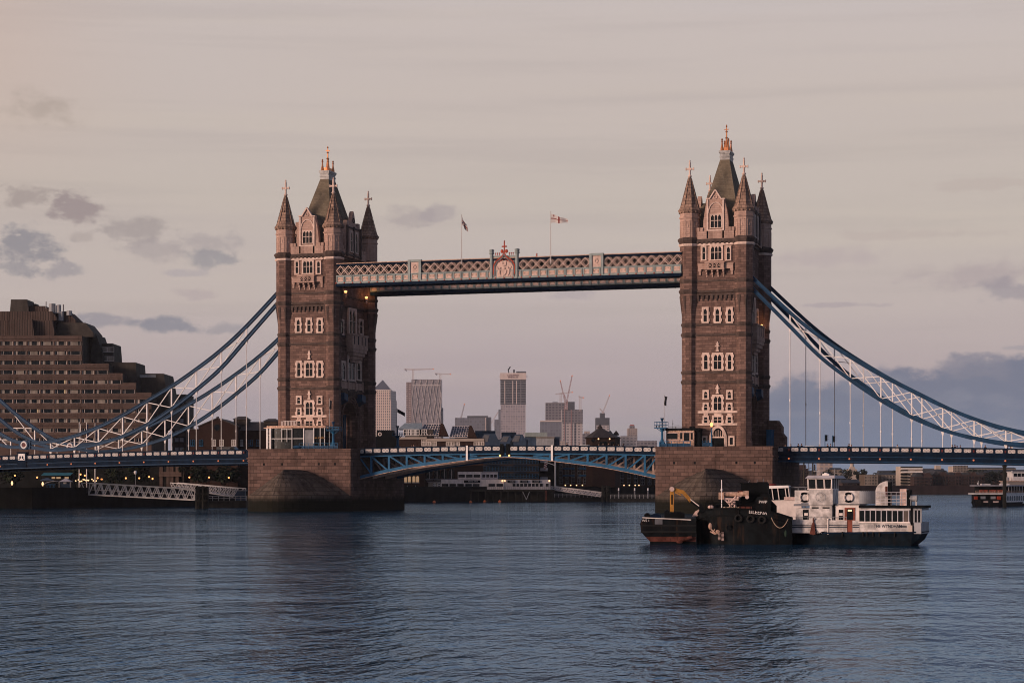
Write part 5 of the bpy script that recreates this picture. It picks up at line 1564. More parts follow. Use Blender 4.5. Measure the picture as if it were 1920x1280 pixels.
for px, top, lab in ((148.6, 793, 'tall white flagpole left of three by the gangway'), (162.5, 794, 'tall white flagpole in the middle of three by the gangway'), (178.3, 795, 'tall white flagpole right of three by the gangway')):
    v = VF(px, 464); t = v.thing('flagpole', lab, 'flagpole', 'white flagpoles by the gangway')
    mb = MB(); mb.lathe(0, 0, [(.13, 0), (.07, v.Z(top)), (.1, v.Z(top) + .1), (.02, v.Z(top) + .3)], 8); mb.obj('pole', 'white', t)
    mb = MB(); z = v.Z(top)
    n = 6; g = [(.08 + .12 * j + .05 * sin(i_ * 1.3 + j), .1 * sin(i_ * .9 + j), z - .2 - i_ * .65) for i_ in range(n) for j in range(4)]
    i0 = mb.add(g); mb.faces(i0, [(i_ * 4 + j, i_ * 4 + j + 1, (i_ + 1) * 4 + j + 1, (i_ + 1) * 4 + j) for i_ in range(n - 1) for j in range(3)])
    f_ = mb.obj('flag', 'flagwhite' if px < 150 else 'flagblue', t); sm_ = f_.modifiers.new('thickness', 'SOLIDIFY'); sm_.thickness = .02
def gangway(label, pts_top, pts_bot, d0, d1, n, mat='mast', w=.13, width=2.2):
    """inclined truss footbridge between two pixels"""
    A, B = W(pts_top[0][0], pts_top[0][1], d0), W(pts_top[1][0], pts_top[1][1], d1)
    C, D = W(pts_bot[0][0], pts_bot[0][1], d0), W(pts_bot[1][0], pts_bot[1][1], d1)
    o = Vector(C); t = thing('gangway', label, 'gangway', o)
    dirv = (B - A); dirv.z = 0; dirv.normalize(); side = Vector((-dirv.y, dirv.x, 0)) * width
    for k_ in (0, 1):
        off = side * k_ - o
        a, b, c_, e = A + off, B + off, C + off, D + off
        mb = MB(); mb.bar(a, b, w * 1.3, w * 1.3); mb.obj('top_rail', mat, t)
        mb = MB(); mb.bar(c_, e, w * 1.3, w * 1.6); mb.obj('bottom_rail', mat, t)
        mb = MB()
        for i in range(n):
            u0, u1, u2 = i / n, (i + .5) / n, (i + 1) / n
            p0, p1, p2 = c_.lerp(e, u0), a.lerp(b, u1), c_.lerp(e, u2)
            mb.bar(p0, p1, w, w); mb.bar(p1, p2, w, w)
        mb.obj('truss_bars', mat, t)
        mb = MB(); mb.bar(a, c_, w, w); mb.bar(b, e, w, w); mb.bar(a.lerp(c_, .55), b.lerp(e, .55), w * .4, w * .4); mb.obj('end_posts', mat, t)
    c0, e0 = C - o, D - o
    mb = MB(); mb.hexa([c0, e0, e0 + side, c0 + side] + [p + Vector((0, 0, .15)) for p in (c0, e0, e0 + side, c0 + side)]); mb.obj('walkway', 'grey', t)
    return t
gangway('long white truss gangway sloping down from the left quay', ((168, 905.5), (365, 917)), ((166, 927), (365, 937)), 448, 436, 13, width=2.4, w=.17)
gangway('farther white truss gangway just left of the left pier', ((319, 904.5), (447, 915.5)), ((322, 913), (437, 931)), 470, 452, 14, w=.13)
v = VF(160, 449); t = v.thing('gangway_gate', 'white tubular gate frame at the head of the long gangway', 'gate')
mb = MB(); X, Z = v.X, v.Z
for a, b in (((137, 916), (146, 916)), ((137, 916), (137, 925)), ((137, 925), (144, 925)), ((144, 925), (153, 905)), ((153, 905), (166, 905)), ((153, 905), (158, 917))):
    mb.bar((X(a[0]), 0, Z(a[1])), (X(b[0]), 0, Z(b[1])), .15, .15)
mb.obj('frame', 'mast', t)
mb = MB(); mb.box(X(156), X(163), .2, .3, Z(924), Z(914)); mb.obj('notice_board', 'midgrey', t)
def dolphin(px0, px1, py, d, label):
    v = VF((px0 + px1) / 2, d, 0); t = v.thing('mooring_dolphin', label, 'mooring post'); X, Z = v.X, v.Z
    for k in range(4):
        x = X(px0) + (X(px1) - X(px0)) * (.12 + .25 * k)
        mb = MB(); mb.tube((x, .6 * (k % 2), -1.5), (x, .6 * (k % 2), Z(py) - .15 * (k % 2)), .3, .28, 8); mb.obj('pile', 'timber', t)
    mb = MB()
    for f_ in (.35, .65, .9): mb.box(X(px0), X(px1), -.35, -.2, Z(py) * f_ - .15, Z(py) * f_ + .15)
    mb.obj('fender_beams', 'timber', t)
    mb = MB(); mb.box(X(px0), X(px1), .9, 1.2, -1, Z(py) - .2); mb.obj('back_boards', 'timber', t)
dolphin(366, 390, 910.5, 434, 'dark timber piles between the two left gangways')
dolphin(1128, 1145, 909.5, 596, 'dark timber piles at the foot of the centre gangway')
def pontoon(px0, px1, py0, py1, d, label, rail=True):
    v = VF((px0 + px1) / 2, d, 0); t = v.thing('pontoon', label, 'pontoon'); X, Z = v.X, v.Z
    mb = MB(); mb.box(X(px0), X(px1), 0, 7, -.5, Z(py0)); mb.obj('float', 'timber', t)
    if rail:
        mb = MB(); n = int((X(px1) - X(px0)) / 1.2)
        for k in range(n + 1):
            x = X(px0) + (X(px1) - X(px0)) * k / n; mb.bar((x, .2, Z(py0)), (x, .2, Z(py0) + 1.1), .08, .08)
        for h in (.55, 1.1): mb.bar((X(px0), .2, Z(py0) + h), (X(px1), .2, Z(py0) + h), .08, .08)
        mb.obj('railing', 'mast', t)
    return t, v
t, v = pontoon(388, 462, 938.5, 947, 452, 'low pontoon with a white rail left of the left pier')
mb = MB(); mb.box(v.X(440), v.X(458), 1, 3, v.Z(938), v.Z(920)); mb.obj('shelter', 'bluegrey', t)
mb = MB(); mb.box(v.X(438), v.X(460), .7, 3.3, v.Z(920), v.Z(918.5)); mb.obj('shelter_roof', 'grey', t)
pontoon(1040, 1132, 932, 937.5, 604, 'low pontoon under the centre gangway')
pontoon(1145, 1238, 934, 938.5, 590, 'low pontoon beside the right pier')
v = VF(254, 460); t = v.thing('street_lantern', 'grey street lantern on a tall post above the gangway', 'street lamp')
mb = MB(); mb.tube((0, 0, 0), (0, 0, v.Z(889)), .07, .05); mb.obj('post', 'grey', t)
mb = MB(); z = v.Z(889); mb.lathe(0, 0, [(.15, z), (.4, z + .4), (.35, z + .7), (.1, z + .85)], 8); mb.obj('lantern', 'white', t)

# ------------------------------------------------------------------ wharf on the centre bank
def wharf_brick():
    v = VF(830, 680); t = v.thing('glass_roofed_wharf', 'brick wharf building with two gridded glass roofs behind the left drawbridge leaf', 'building'); X, Z = v.X, v.Z
    mb = MB(); mb.box(X(744), X(908), 0, 24, 0, Z(821)); mb.obj('wall', 'brick', t)
    mb = MB(); mb.box(X(748), X(800), -.6, 0, Z(823), Z(819)); mb.box(X(800), X(908), -.6, 0, Z(827), Z(822)); mb.obj('eaves_band', 'farpale', t)
    mb = MB(); i = mb.add([(X(745), 2, Z(804)), (X(790), 2, Z(804)), (X(790), 14, Z(804)), (X(745), 14, Z(804)), (X(757), 8, Z(791.5)), (X(789), 8, Z(791.5))])
    mb.faces(i, [(0, 1, 5, 4), (1, 2, 5), (2, 3, 4, 5), (3, 0, 4)]); mb.obj('hipped_glass_roof', 'metalroof', t)
    mb = MB(); mb.box(X(759), X(812), 1, 10, Z(821), Z(805)); mb.obj('upper_storey', 'tile', t)
    wm = pane_mesh(2.6, 2.0, 'glass', 'white', 3, 2, .2, False)
    for px in (764, 772, 784, 793): lk('window', wm, t, (X(px, 1), .95, Z(816, 1)))
    for xa, xb, xt0, xt1, ya, yb in ((785, 830, 800, 826, 816, 793.5), (843, 884, 853, 880, 819, 797.5)):
        mb = MB(); i = mb.add([(X(xa), 0, Z(ya)), (X(xb - 8), 0, Z(ya)), (X(xt1), 9, Z(yb)), (X(xt0 - 6), 9, Z(yb)), (X(xa), .3, Z(ya) - .3), (X(xb - 8), .3, Z(ya) - .3), (X(xt1), 9.3, Z(yb) - .3), (X(xt0 - 6), 9.3, Z(yb) - .3)])
        mb.faces(i, [(0, 1, 2, 3), (4, 7, 6, 5), (0, 3, 7, 4), (1, 5, 6, 2), (2, 6, 7, 3), (0, 4, 5, 1)]); r = mb.obj('glass_roof', 'glass', t)
        P_ = lambda u, w: Vector((X(xa), -.05, Z(ya))).lerp(Vector((X(xb - 8), -.05, Z(ya))), u).lerp(Vector((X(xt0 - 6), 8.95, Z(yb))).lerp(Vector((X(xt1), 8.95, Z(yb))), u), w)
        mb = MB()
        for k in range(8): mb.bar(P_(k / 7, 0), P_(k / 7, 1), .16, .16)
        for k in range(6): mb.bar(P_(0, k / 5), P_(1, k / 5), .16, .16)
        mb.obj('glazing_bars', 'cream', r)
        mb = MB(); mb.prism([(X(xb - 8), Z(ya) - .2), (X(xb + 10), Z(ya) - .2), (X(xt1 + 4), Z(yb)), (X(xt1), Z(yb))], 'xz', .2, 12); mb.obj('gable', 'brick', t)
    wm = pane_mesh(1.6, 2.2, 'curtain', 'cream', 2, 2, .2)
    for px in (795, 803, 814, 841, 851, 857.5, 893, 903): lk('window', wm, t, (X(px), -.02, Z(835)))
    return t
wharf_brick()
v = VF(719, 560); t = v.thing('dark_shed', 'dark flat roofed sheds with a white ring seen beside the left tower', 'shed'); X, Z = v.X, v.Z
mb = MB(); mb.box(X(690), X(745), 0, 9, 0, Z(818)); mb.box(X(706), X(737), 1, 8, Z(818), Z(806)); mb.obj('body', 'black', t)
mb = MB(); mb.ring((X(712), .85, Z(813.5)), .42, .14, 'y', 16, 6); mb.obj('ring_buoy', 'cream', t)
mb = MB()
for k in range(4): mb.bar((X(699.5 + 2 * k), 1.2, Z(818)), (X(699.5 + 2 * k), 1.2, Z(810.5)), .1, .1)
for z in (810.5, 814): mb.bar((X(699.5), 1.2, Z(z)), (X(706), 1.2, Z(z)), .1, .1)
mb.obj('railing', 'mast', t)
v = VF(751, 430, 12); 
def blue_sheds():
    v = VF(942, 760); t = v.thing('blue_gabled_sheds', 'row of blue grey gabled roof sheds behind the middle of the drawbridge', 'building'); X, Z = v.X, v.Z
    mb = MB(); mb.box(X(895), X(990), 4, 20, 0, Z(823)); mb.obj('wall', 'bluegrey', t)
    for a, b, y0, y1 in ((898, 936, 828, 813), (934, 963, 828, 816), (956, 987, 828, 814)):
        mb = MB(); mb.prism([(X(a), 0), (X(b), 0), (X(b), Z(y0)), (X(b - 7), Z(y1)), (X(a + 10), Z(y1)), (X(a), Z(y0))], 'xz', 0, 14); s_ = mb.obj('gabled_bay', 'bluegrey', t)
        mb = MB(); mb.prism([(X(a + 3), Z(y0)), (X(a + 16), Z(y0)), (X(a + 20), Z(y1 + 2)), (X(a + 10), Z(y1 + 2))], 'xz', -.1, 0); mb.obj('roof_light', 'midgrey', s_)
    mb = MB(); mb.box(X(890), X(928), 10, 20, Z(826), Z(806)); mb.box(X(940), X(968), 8, 18, Z(823), Z(809)); mb.obj('roof_plant', 'navy', t)
blue_sheds()
v = VF(1020, 800); t = v.thing('low_roof_offices', 'low flat roofed offices behind the drawbridge, left of the pyramid roofed house', 'building'); X, Z = v.X, v.Z
mb = MB(); mb.box(X(984), X(1050), 6, 20, 0, Z(818)); mb.obj('wall', 'bluegrey', t)
mb = MB(); mb.box(X(1006), X(1039), 2, 10, 0, Z(819)); mb.obj('front_wing', 'grey', t)
mb = MB(); mb.box(X(984), X(1026), 5, 20, Z(818), Z(810)); mb.obj('upper_floor', 'metalroof', t)
mb = MB(); mb.box(X(1005), X(1040), 1.5, 10, Z(820.5), Z(819)); mb.obj('roof_edge', 'farpale', t)
def pyramid_house():
    v = VF(1130, 640); t = v.thing('pyramid_roofed_house', 'brick house with a dark pyramid roof and two lit lamps behind the right drawbridge leaf', 'house'); X, Z = v.X, v.Z
    mb = MB(); mb.prism([(X(1099), 0), (X(1110), -4), (X(1152), -4), (X(1163), 2), (X(1160), 14), (X(1104), 14)], 'xy', 0, Z(820)); mb.obj('wall', 'brick', t)
    mb = MB(); ap = (X(1126), 4, Z(800)); e = [(X(1095.5), -.5, Z(820.5)), (X(1109), -5, Z(820.5)), (X(1154), -5, Z(820.5)), (X(1166), 1.5, Z(820.5)), (X(1163), 15, Z(820.5)), (X(1101), 15, Z(820.5))]
    i = mb.add(e + [ap]); mb.faces(i, [(k, (k + 1) % 6, 6) for k in range(6)] + [(5, 4, 3, 2, 1, 0)]); r = mb.obj('roof', 'tile', t)
    mb = MB(); mb.lathe(ap[0], ap[1], [(.9, ap[2] - .8), (.9, ap[2] + .1), (.3, ap[2] + .6), (.05, ap[2] + 1.1)], 6); mb.obj('finial', 'tile', r)
    mb = MB(); mb.tube((X(1111), -4.1, Z(825.5)), (X(1111), -3.9, Z(825.5)), .6, .6, 16); mb.obj('round_window', 'glass', t)
    for px in (1122, 1143): mb = MB(); mb.ball((X(px, -4), -4.4, Z(822.5, -4)), .26, .2, .26, 8, 6); mb.obj('lamp', 'lampw', t)
    for px in (1128, 1135, 1148): mb = MB(); mb.box(X(px, -4) - .6, X(px, -4) + .6, -4.05, -3.98, Z(834, -4), Z(827, -4)); mb.obj('window', 'glass', t)
    for px in (1146, 1157):
        mb = MB(); x, y = X(px), 6; mb.lathe(x, y, [(1.2, Z(815)), (1.2, Z(812)), (.1, Z(806))], 4, pi / 4); mb.obj('dormer', 'tile', r)
pyramid_house()
def warehouse(name, label, px0, px1, pyt, d, mat, cols, rows, wm, group=None, py0=872, step=12, depth=20, gables=0, roof=None):
    v = VF((px0 + px1) / 2, d); t = v.thing(name, label, 'warehouse', group); X, Z = v.X, v.Z
    mb = MB(); mb.box(X(px0), X(px1), 0, depth, 0, Z(pyt)); mb.obj('wall', mat, t)
    if gables:
        for g in range(gables):
            a, b = X(px0 + (px1 - px0) * g / gables), X(px0 + (px1 - px0) * (g + 1) / gables)
            mb = MB(); mb.prism([(a, Z(pyt)), (b, Z(pyt)), ((a + b) / 2, Z(roof))], 'xz', .02, depth); mb.obj('roof', 'farslate', t)
    elif roof:
        mb = MB(); mb.prism([(-.3, Z(pyt)), (depth / 2, Z(roof)), (depth + .3, Z(pyt))], 'yz', X(px0) - .3, X(px1) + .3); mb.obj('roof', 'farslate', t)
    for r in range(rows):
        for c_ in range(cols):
            px = px0 + (px1 - px0) * (c_ + .5) / cols
            lk('window', wm, t, (X(px), -.04, Z(py0 + step * r)))
    return t, v
wb = pane_mesh(2.0, 1.5, 'glass', 'blue', 2, 2, .16, False)
wd = pane_mesh(1.2, 1.8, 'glass', 'midgrey', 2, 2, .1)
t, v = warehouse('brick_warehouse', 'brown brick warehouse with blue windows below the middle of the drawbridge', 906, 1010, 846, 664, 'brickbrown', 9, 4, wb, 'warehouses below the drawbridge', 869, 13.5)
for px in (925, 975): mb = MB(); v.box(mb, px - 12, px + 12, 871, 873.5, -1.2, 1.2); v.box(mb, px - 12, px + 12, 884.5, 887, -1.2, 1.2); mb.obj('balcony', 'navy', t)
t, v = warehouse('brick_warehouse', 'dark warehouse with blue bands below the right drawbridge leaf', 1046, 1160, 846, 672, 'brick', 10, 4, wd, 'warehouses below the drawbridge', 870, 12)
for y in (876, 889.5):
    for px in (1066, 1096, 1128): mb = MB(); v.box(mb, px - 11, px + 11, y, y + 3.5, -1.0, 1.0); mb.obj('balcony', 'blue', t)
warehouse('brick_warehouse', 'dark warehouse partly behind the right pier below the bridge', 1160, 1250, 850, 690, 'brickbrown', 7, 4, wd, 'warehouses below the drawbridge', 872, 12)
v = VF(1026, 668); t = v.thing('white_balcony_block', 'narrow dark block with white balconies and a limp flag below the drawbridge', 'building'); X, Z = v.X, v.Z
mb = MB(); mb.box(X(1008), X(1048), 2, 16, 0, Z(850)); mb.obj('wall', 'black', t)
for y0, y1 in ((862, 867), (877, 882.5), (894, 899)): mb = MB(); mb.box(X(1013), X(1027), 0, 2, Z(y1), Z(y0)); mb.obj('balcony', 'roofgrey', t)
v = VF(1041, 640); t = v.thing('signal_mast', 'white mast with a slanting arm and a limp flag below the drawbridge', 'mast'); X, Z = v.X, v.Z
mb = MB(); mb.tube((0, 0, 0), (0, 0, Z(864)), .28, .22, 8); mb.obj('pole', 'white', t)
mb = MB(); mb.bar((0, 0, Z(872)), (X(1021), 0, Z(865)), .2, .2); mb.obj('arm', 'white', t)
mb = MB(); n = 7; g = [(X(1020) + .12 * sin(i_ * 1.2) + j * .5, .1 * j, Z(866) - i_ * .38) for i_ in range(n) for j in range(3)]; i0 = mb.add(g)
for i_ in range(n - 1):
    for j in range(2): mb.mat((i_ + j) % 2); mb.faces(i0, [(i_ * 3 + j, i_ * 3 + j + 1, (i_ + 1) * 3 + j + 1, (i_ + 1) * 3 + j)])
f_ = mb.obj('flag', ['flagwhite', 'flagred'], t); sm_ = f_.modifiers.new('thickness', 'SOLIDIFY'); sm_.thickness = .03

def arched_house():
    v = VF(770, 618); t = v.thing('arched_brick_wharf', 'brick wharf with lit round headed windows and two low arches beside the left pier', 'building'); X, Z = v.X, v.Z
    mb = MB(); mb.box(X(735), X(796), 0, 16, -3, Z(880)); mb.obj('wall', 'brick', t)
    mb = MB(); mb.box(X(735), X(905), 3, 18, 0, Z(872)); mb.obj('rear_wall', 'brick', t)
    def arch(w, h, mats, nm='window'):
        mb = MB(); pts = [(-w / 2, 0), (w / 2, 0), (w / 2, h - w / 2)] + [(w / 2 * cos(a), h - w / 2 + w / 2 * sin(a)) for a in (pi / 6, pi / 3, pi / 2, 2 * pi / 3, 5 * pi / 6)] + [(-w / 2, h - w / 2)]
        i = mb.add([(x, -.03, z) for x, z in pts]); mb.faces(i, [tuple(range(len(pts)))])
        mb.mat(1).box(-w / 2 - .1, w / 2 + .1, -.2, 0, -.25, -.05); mb.box(-.05, .05, -.08, -.03, 0, h - .1)
        return mb.mesh(nm, mats)
    lit = arch(.9, 1.9, ['litwin', 'cream']); low = arch(2.3, 1.5, ['shade', 'cream'], 'arch_opening'); big = arch(1.9, 3.2, ['glass', 'cream'])
    for px in (760, 767.5, 776, 783): lk('window', lit, t, (X(px), 0, Z(903.5)))
    for px in (763.5, 779.5): lk('arch_opening', low, t, (X(px), 0, Z(918)))
    for px in (805.5, 819.5, 833, 846.5): lk('window', big, t, (X(px, 3), 2.97, Z(898, 3)))
    mb = MB(); mb.box(X(798, 2), X(858, 2), 1, 3, Z(899, 2), Z(897, 2)); mb.obj('balcony', 'midgrey', t)
arched_house()
def restaurant():
    v = VF(925, 606, 3.6); t = v.thing('waterside_pavilion', 'long low white pavilion with dark signs on the timber jetty', 'building'); X, Z = v.X, v.Z
    mb = MB(); mb.box(X(827), X(945), 0, 9, 0, Z(898.5)); mb.obj('main_block', 'cream', t)
    mb = MB(); mb.box(X(945), X(1032), .3, 9, 0, Z(899)); mb.obj('grey_block', 'roofgrey', t)
    mb = MB(); mb.box(X(858), X(902.5), 1.5, 9, Z(898), Z(884)); mb.obj('upper_block', 'cream', t)
    mb = MB(); mb.box(X(902.5), X(933), 1.7, 9, Z(898), Z(884.5)); mb.obj('upper_grey_block', 'roofgrey', t)
    mb = MB(); mb.box(X(803), X(827), .3, 8, 0, Z(903)); mb.obj('glazed_porch', 'curtain', t)
    mb = MB(); mb.box(X(800), X(828), -.2, 8, Z(903), Z(902)); mb.obj('porch_roof', 'roofgrey', t)
    g = pane_mesh(2.1, .95, 'glass', 'cream', 1, 1, .12, False)
    for px in (834.5, 848.8, 863.5, 878.5, 893, 922, 937): lk('window', g, t, (X(px), -.03, Z(912)))
    g = pane_mesh(2.1, 1.0, 'glass', 'cream', 1, 1, .12, False)
    for px in (865.5, 880, 894): lk('window', g, t, (X(px, 1.5), 1.47, Z(895, 1.5)))
    g = pane_mesh(1.0, 1.0, 'glass', 'roofgrey', 1, 1, .12, False)
    for px in (907, 914.5, 922, 929): lk('window', g, t, (X(px, 1.7), 1.67, Z(895, 1.7)))
    g = pane_mesh(1.0, 1.0, 'glass', 'roofgrey', 1, 1, .12, False)
    for px in (964, 971, 978, 985.5, 993, 1000, 1007, 1015, 1026): lk('window', g, t, (X(px, .3), .27, Z(912, .3)))
    g = pane_mesh(.8, 1.6, 'glass', 'white', 2, 3, .12, False)
    for px in (814.5, 823): lk('window', g, t, (X(px, .3), .27, Z(915.5, .3)))
    for px0, px1, tx in ((870, 900.5, 'ROYAL NAVY'), (951.5, 966.5, ''), (975.5, 990, ''), (998, 1012.5, '')):
        mb = MB(); mb.box(X(px0), X(px1), -.15, -.05, Z(904.5), Z(899.8)); s_ = mb.obj('sign', 'hullnavy', t)
        if tx: text('lettering', tx, .55, 'white', s_, ((X(px0) + X(px1)) / 2 + .3, -.17, Z(902.2)), sx=.9)
        else:
            mb = MB(); x0, x1 = X(px0), X(px1); rr = random.Random(int(px0))
            for k in range(6): x = x0 + (x1 - x0) * (.3 + .1 * k); mb.box(x, x + .12, -.17, -.15, Z(903.2), Z(901.3) - rr.random() * .1)
            mb.obj('lettering', 'roofgrey', s_)
    for px in (942, 946.5, 1030): mb = MB(); mb.ball((X(px), -.3, Z(901)), .28, .2, .28, 8, 6); mb.obj('lamp', 'lampw', t)
    mb = MB()
    for k in range(57): x = X(827) + (X(1032) - X(827)) * k / 56; mb.box(x - .03, x + .03, -1.6, -1.55, 0, 1.0)
    mb.bar((X(827), -1.57, 1.0), (X(1032), -1.57, 1.0), .07, .07); mb.obj('railing', 'midgrey', t)
    # jetty below
    j = VF(920, 602, 0); t = j.thing('timber_jetty', 'dark timber jetty on piles carrying the white pavilion', 'jetty'); X, Z = j.X, j.Z
    mb = MB(); mb.box(X(740), X(1040), 0, 14, Z(921), Z(917.2)); mb.obj('deck', 'timber', t)
    for k in range(22):
        px = 744 + k * 13.9; mb = MB(); mb.tube((X(px), .6, -1.5), (X(px), .6, Z(920)), .22, .2, 7); mb.obj('pile', 'timber', t)
    mb = MB(); mb.box(X(740), X(1040), 3.5, 4, -1, Z(919)); mb.obj('back_wall', 'timber', t)
    mb = MB()
    for a, b in ((980, 987), (993, 987)): mb.bar((X(a), .2, Z(921)), (X(b), .2, Z(936)), .18, .18)
    mb.obj('brace', 'grey', t)
    for px, m_ in ((827.5, 'farpale'), (1024, 'rust')): mb = MB(); mb.box(X(px) - .25, X(px) + .25, -.1, .3, Z(938), Z(919)); mb.obj('fender_post', m_, t)
restaurant()
for px, py, lab in ((814, 941.3, 'orange buoy farthest left before the jetty'), (882.5, 941.5, 'second orange buoy from the left before the jetty'), (909, 940.3, 'third orange buoy from the left before the jetty'), (937, 940.6, 'fourth orange buoy from the left before the jetty'), (973, 939, 'orange buoy right of the four before the jetty'), (1026.5, 940, 'orange buoy at the foot of the red jetty post')):
    p = onZ(px, py, 0); mb = MB(); mb.lathe(0, 0, [(.2, -.3), (.42, -.05), (.42, .3), (.16, .42), (.06, .6)], 10); o = mb.obj('mooring_buoy', 'orange'); o.location = p; tag(o, lab, 'buoy', 'orange buoys before the jetty')
gangway('white truss gangway in the middle, below the right drawbridge leaf', ((1033, 911.5), (1127, 923.5)), ((1030, 917), (1126, 930.5)), 612, 598, 14, 'cream', .17)
for px, lab in ((1060, 'first'), (1070, 'second'), (1081, 'third'), (1092, 'fourth'), (1110, 'fifth'), (1120, 'sixth'), (1151, 'seventh'), (1170, 'eighth'), (1180, 'ninth'), (1191, 'tenth'), (1198, 'eleventh')):
    quay_lamp(px, 909.3, 648, lab + ' small light from the left in the row below the right drawbridge leaf', 'lampw', .22, 'row of small quay lights in the centre')
for px, lab in ((1160, 'left'), (1190, 'middle'), (1215, 'right')):
    v = VF(px, 592, 0); t = v.thing('mooring_pile', {'left': 'slim white topped mooring pile next to the dark piles', 'middle': 'slim white topped mooring pile in the middle of three', 'right': 'slim white topped mooring pile nearest the right pier'}[lab], 'mooring post', 'white topped piles')
    mb = MB(); mb.tube((0, 0, -1), (0, 0, v.Z(919)), .22, .2, 8); mb.obj('shaft', 'midgrey', t)
    mb = MB(); mb.tube((0, 0, v.Z(919)), (0, 0, v.Z(914.5)), .22, .18, 8); mb.obj('cap', 'white', t)

# ------------------------------------------------------------------ far skyline
def sky_tower(name, label, d, parts, cat='tower block', ref=None):
    px = ref or (parts[0][1] + parts[0][2]) / 2
    v = VF(px, d); t = v.thing(name, label, cat)
    for nm, a, b, y0, y1, mat, dy, dep in parts:
        mb = MB(); v.box(mb, a, b, y0, y1, dy, dep, 0 if y1 is None else None) if y1 is not None else mb.box(v.X(a, dy), v.X(b, dy), dy, dy + dep, 0, v.Z(y0, dy))
        mb.obj(nm, mat, t)
    return t, v
def pyramid_tower():
    v = VF(715, 4250); t = v.thing('pyramid_tower', 'pale steel office tower topped by a blue pyramid beside the left tower', 'tower block'); X, Z = v.X, v.Z
    a, b, c_ = X(690), X(733.2), X(742)
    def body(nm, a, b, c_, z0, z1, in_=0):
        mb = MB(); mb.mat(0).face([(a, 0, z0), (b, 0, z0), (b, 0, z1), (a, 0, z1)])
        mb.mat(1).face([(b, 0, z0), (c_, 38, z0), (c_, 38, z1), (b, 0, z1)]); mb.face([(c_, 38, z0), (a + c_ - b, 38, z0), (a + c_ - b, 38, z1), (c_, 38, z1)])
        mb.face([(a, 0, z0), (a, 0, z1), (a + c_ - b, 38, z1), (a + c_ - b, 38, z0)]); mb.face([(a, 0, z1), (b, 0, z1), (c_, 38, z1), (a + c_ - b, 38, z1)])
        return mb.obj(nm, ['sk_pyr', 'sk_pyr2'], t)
    body('shaft', a, b, c_, 0, Z(750)); body('upper_shaft', X(691.5), X(732), X(740.5), Z(750), Z(732))
    mb = MB(); mb.box(X(701), X(732.5), 2, 30, Z(732), Z(730)); mb.obj('cornice', 'sk_pale', t)
    mb = MB(); i = mb.add([(X(698), 4, Z(731)), (X(733), 4, Z(731)), (X(734), 34, Z(731)), (X(699), 34, Z(731)), (X(716.6), 19, Z(711))]); mb.faces(i, [(0, 1, 4), (1, 2, 4), (2, 3, 4), (3, 0, 4)]); mb.obj('pyramid_roof', 'sk_roofblue', t)
pyramid_tower()
def diagrid():
    v = VF(795, 4000); t = v.thing('diagrid_tower', 'grey glass tower with a diamond bracing pattern under two cranes', 'tower block'); X, Z = v.X, v.Z
    a, b = X(771.5), X(827.7); zt = Z(711)
    mb = MB(); mb.box(a, b, 0, 45, 0, zt); mb.obj('shaft', 'sk_diag', t)
    mb = MB(); mb.box(X(761.5), a, 4, 40, 0, Z(716)); mb.obj('side_slab', 'sk_dark', t)
    mb = MB(); mb.box(b, X(830), 6, 40, 0, Z(764)); mb.obj('rear_slab', 'sk_office', t)
    mb = MB(); w = b - a; n = 5; H = 44
    for k in range(-1, n + 1):
        for r in range(0, 6):
            z0, z1 = zt - H * (r + 1), zt - H * r
            if z1 < 0: continue
            for (xa, xb) in (((k) / n, (k + .5) / n), ((k + 1) / n, (k + .5) / n)):
                xa, xb = a + w * xa, a + w * xb
                if min(xa, xb) < a - .1 or max(xa, xb) > b + .1: continue
                if r % 2: xa, xb = xb, xa
                mb.bar((xa, -.4, max(0, z0)), (xb, -.4, z1), .9, 1.0, up=(0, 1, 0))
    for k in range(4): 
        x = a + w * (.5 + .13 * k); mb.bar((x, -.5, max(0, zt - 170)), (min(b, x + w * .36), -.5, zt - 15 - 6 * k), .8, 1.0, up=(0, 1, 0))
    mb.obj('diagonal_bracing', 'sk_diagline', t)
    mb = MB(); mb.box(a + 2, b - 2, -.6, -.1, zt - 13, zt - 10); mb.obj('parapet_line', 'sk_diagline', t)
diagrid()
def landmark():
    v = VF(962, 4050); t = v.thing('unfinished_tower', 'tall unfinished tower, glazed below and open floored above, wrapped in white at the top', 'tower block'); X, Z = v.X, v.Z
    mb = MB(); mb.box(X(938.7), X(985.5), 0, 36, 0, Z(758)); mb.obj('glazed_floors', 'sk_glazed', t)
    mb = MB(); mb.box(X(938.2), X(986), .5, 36, Z(758), Z(711)); mb.obj('open_floors', 'sk_open', t)
    mb = MB()
    for px in (946.5, 961.5, 968.5): mb.box(X(px) - .8, X(px) + .8, .1, .6, Z(757), Z(714))
    mb.obj('hoist_track', 'sk_pale', t)
    mb = MB(); mb.box(X(937.5), X(986.8), -2, 38, Z(711.5), Z(699)); s_ = mb.obj('top_screen', 'sk_pale', t)
    for k, tx in enumerate(('LANDMARK', 'PINNACLE')): text('lettering', tx, 4.6, 'sk_cranered', s_, (X(962), -2.3, Z(703.6 + 3.6 * k)), depth=.2, sx=.95)
    mb = MB(); mb.box(X(968), X(986.5), 5, 20, Z(699), Z(695.7)); mb.box(X(962), X(965.5), 5, 12, Z(699), Z(692.5)); mb.obj('roof_plant', 'sk_core', t)
    mb = MB(); mb.bar((X(954), 6, Z(699)), (X(953), 6, Z(691)), 2.0, 2.0); mb.bar((X(952.5), 6, Z(693.5)), (X(957), 6, Z(687)), 2.4, 2.4); mb.obj('roof_crane', 'black', t)
    mb = MB(); mb.box(X(934.8), X(937.5), 3, 8, Z(706), Z(704.8)); mb.box(X(986.8), X(989.5), 3, 8, Z(706), Z(704.8)); mb.obj('bracket', 'sk_crane', t)
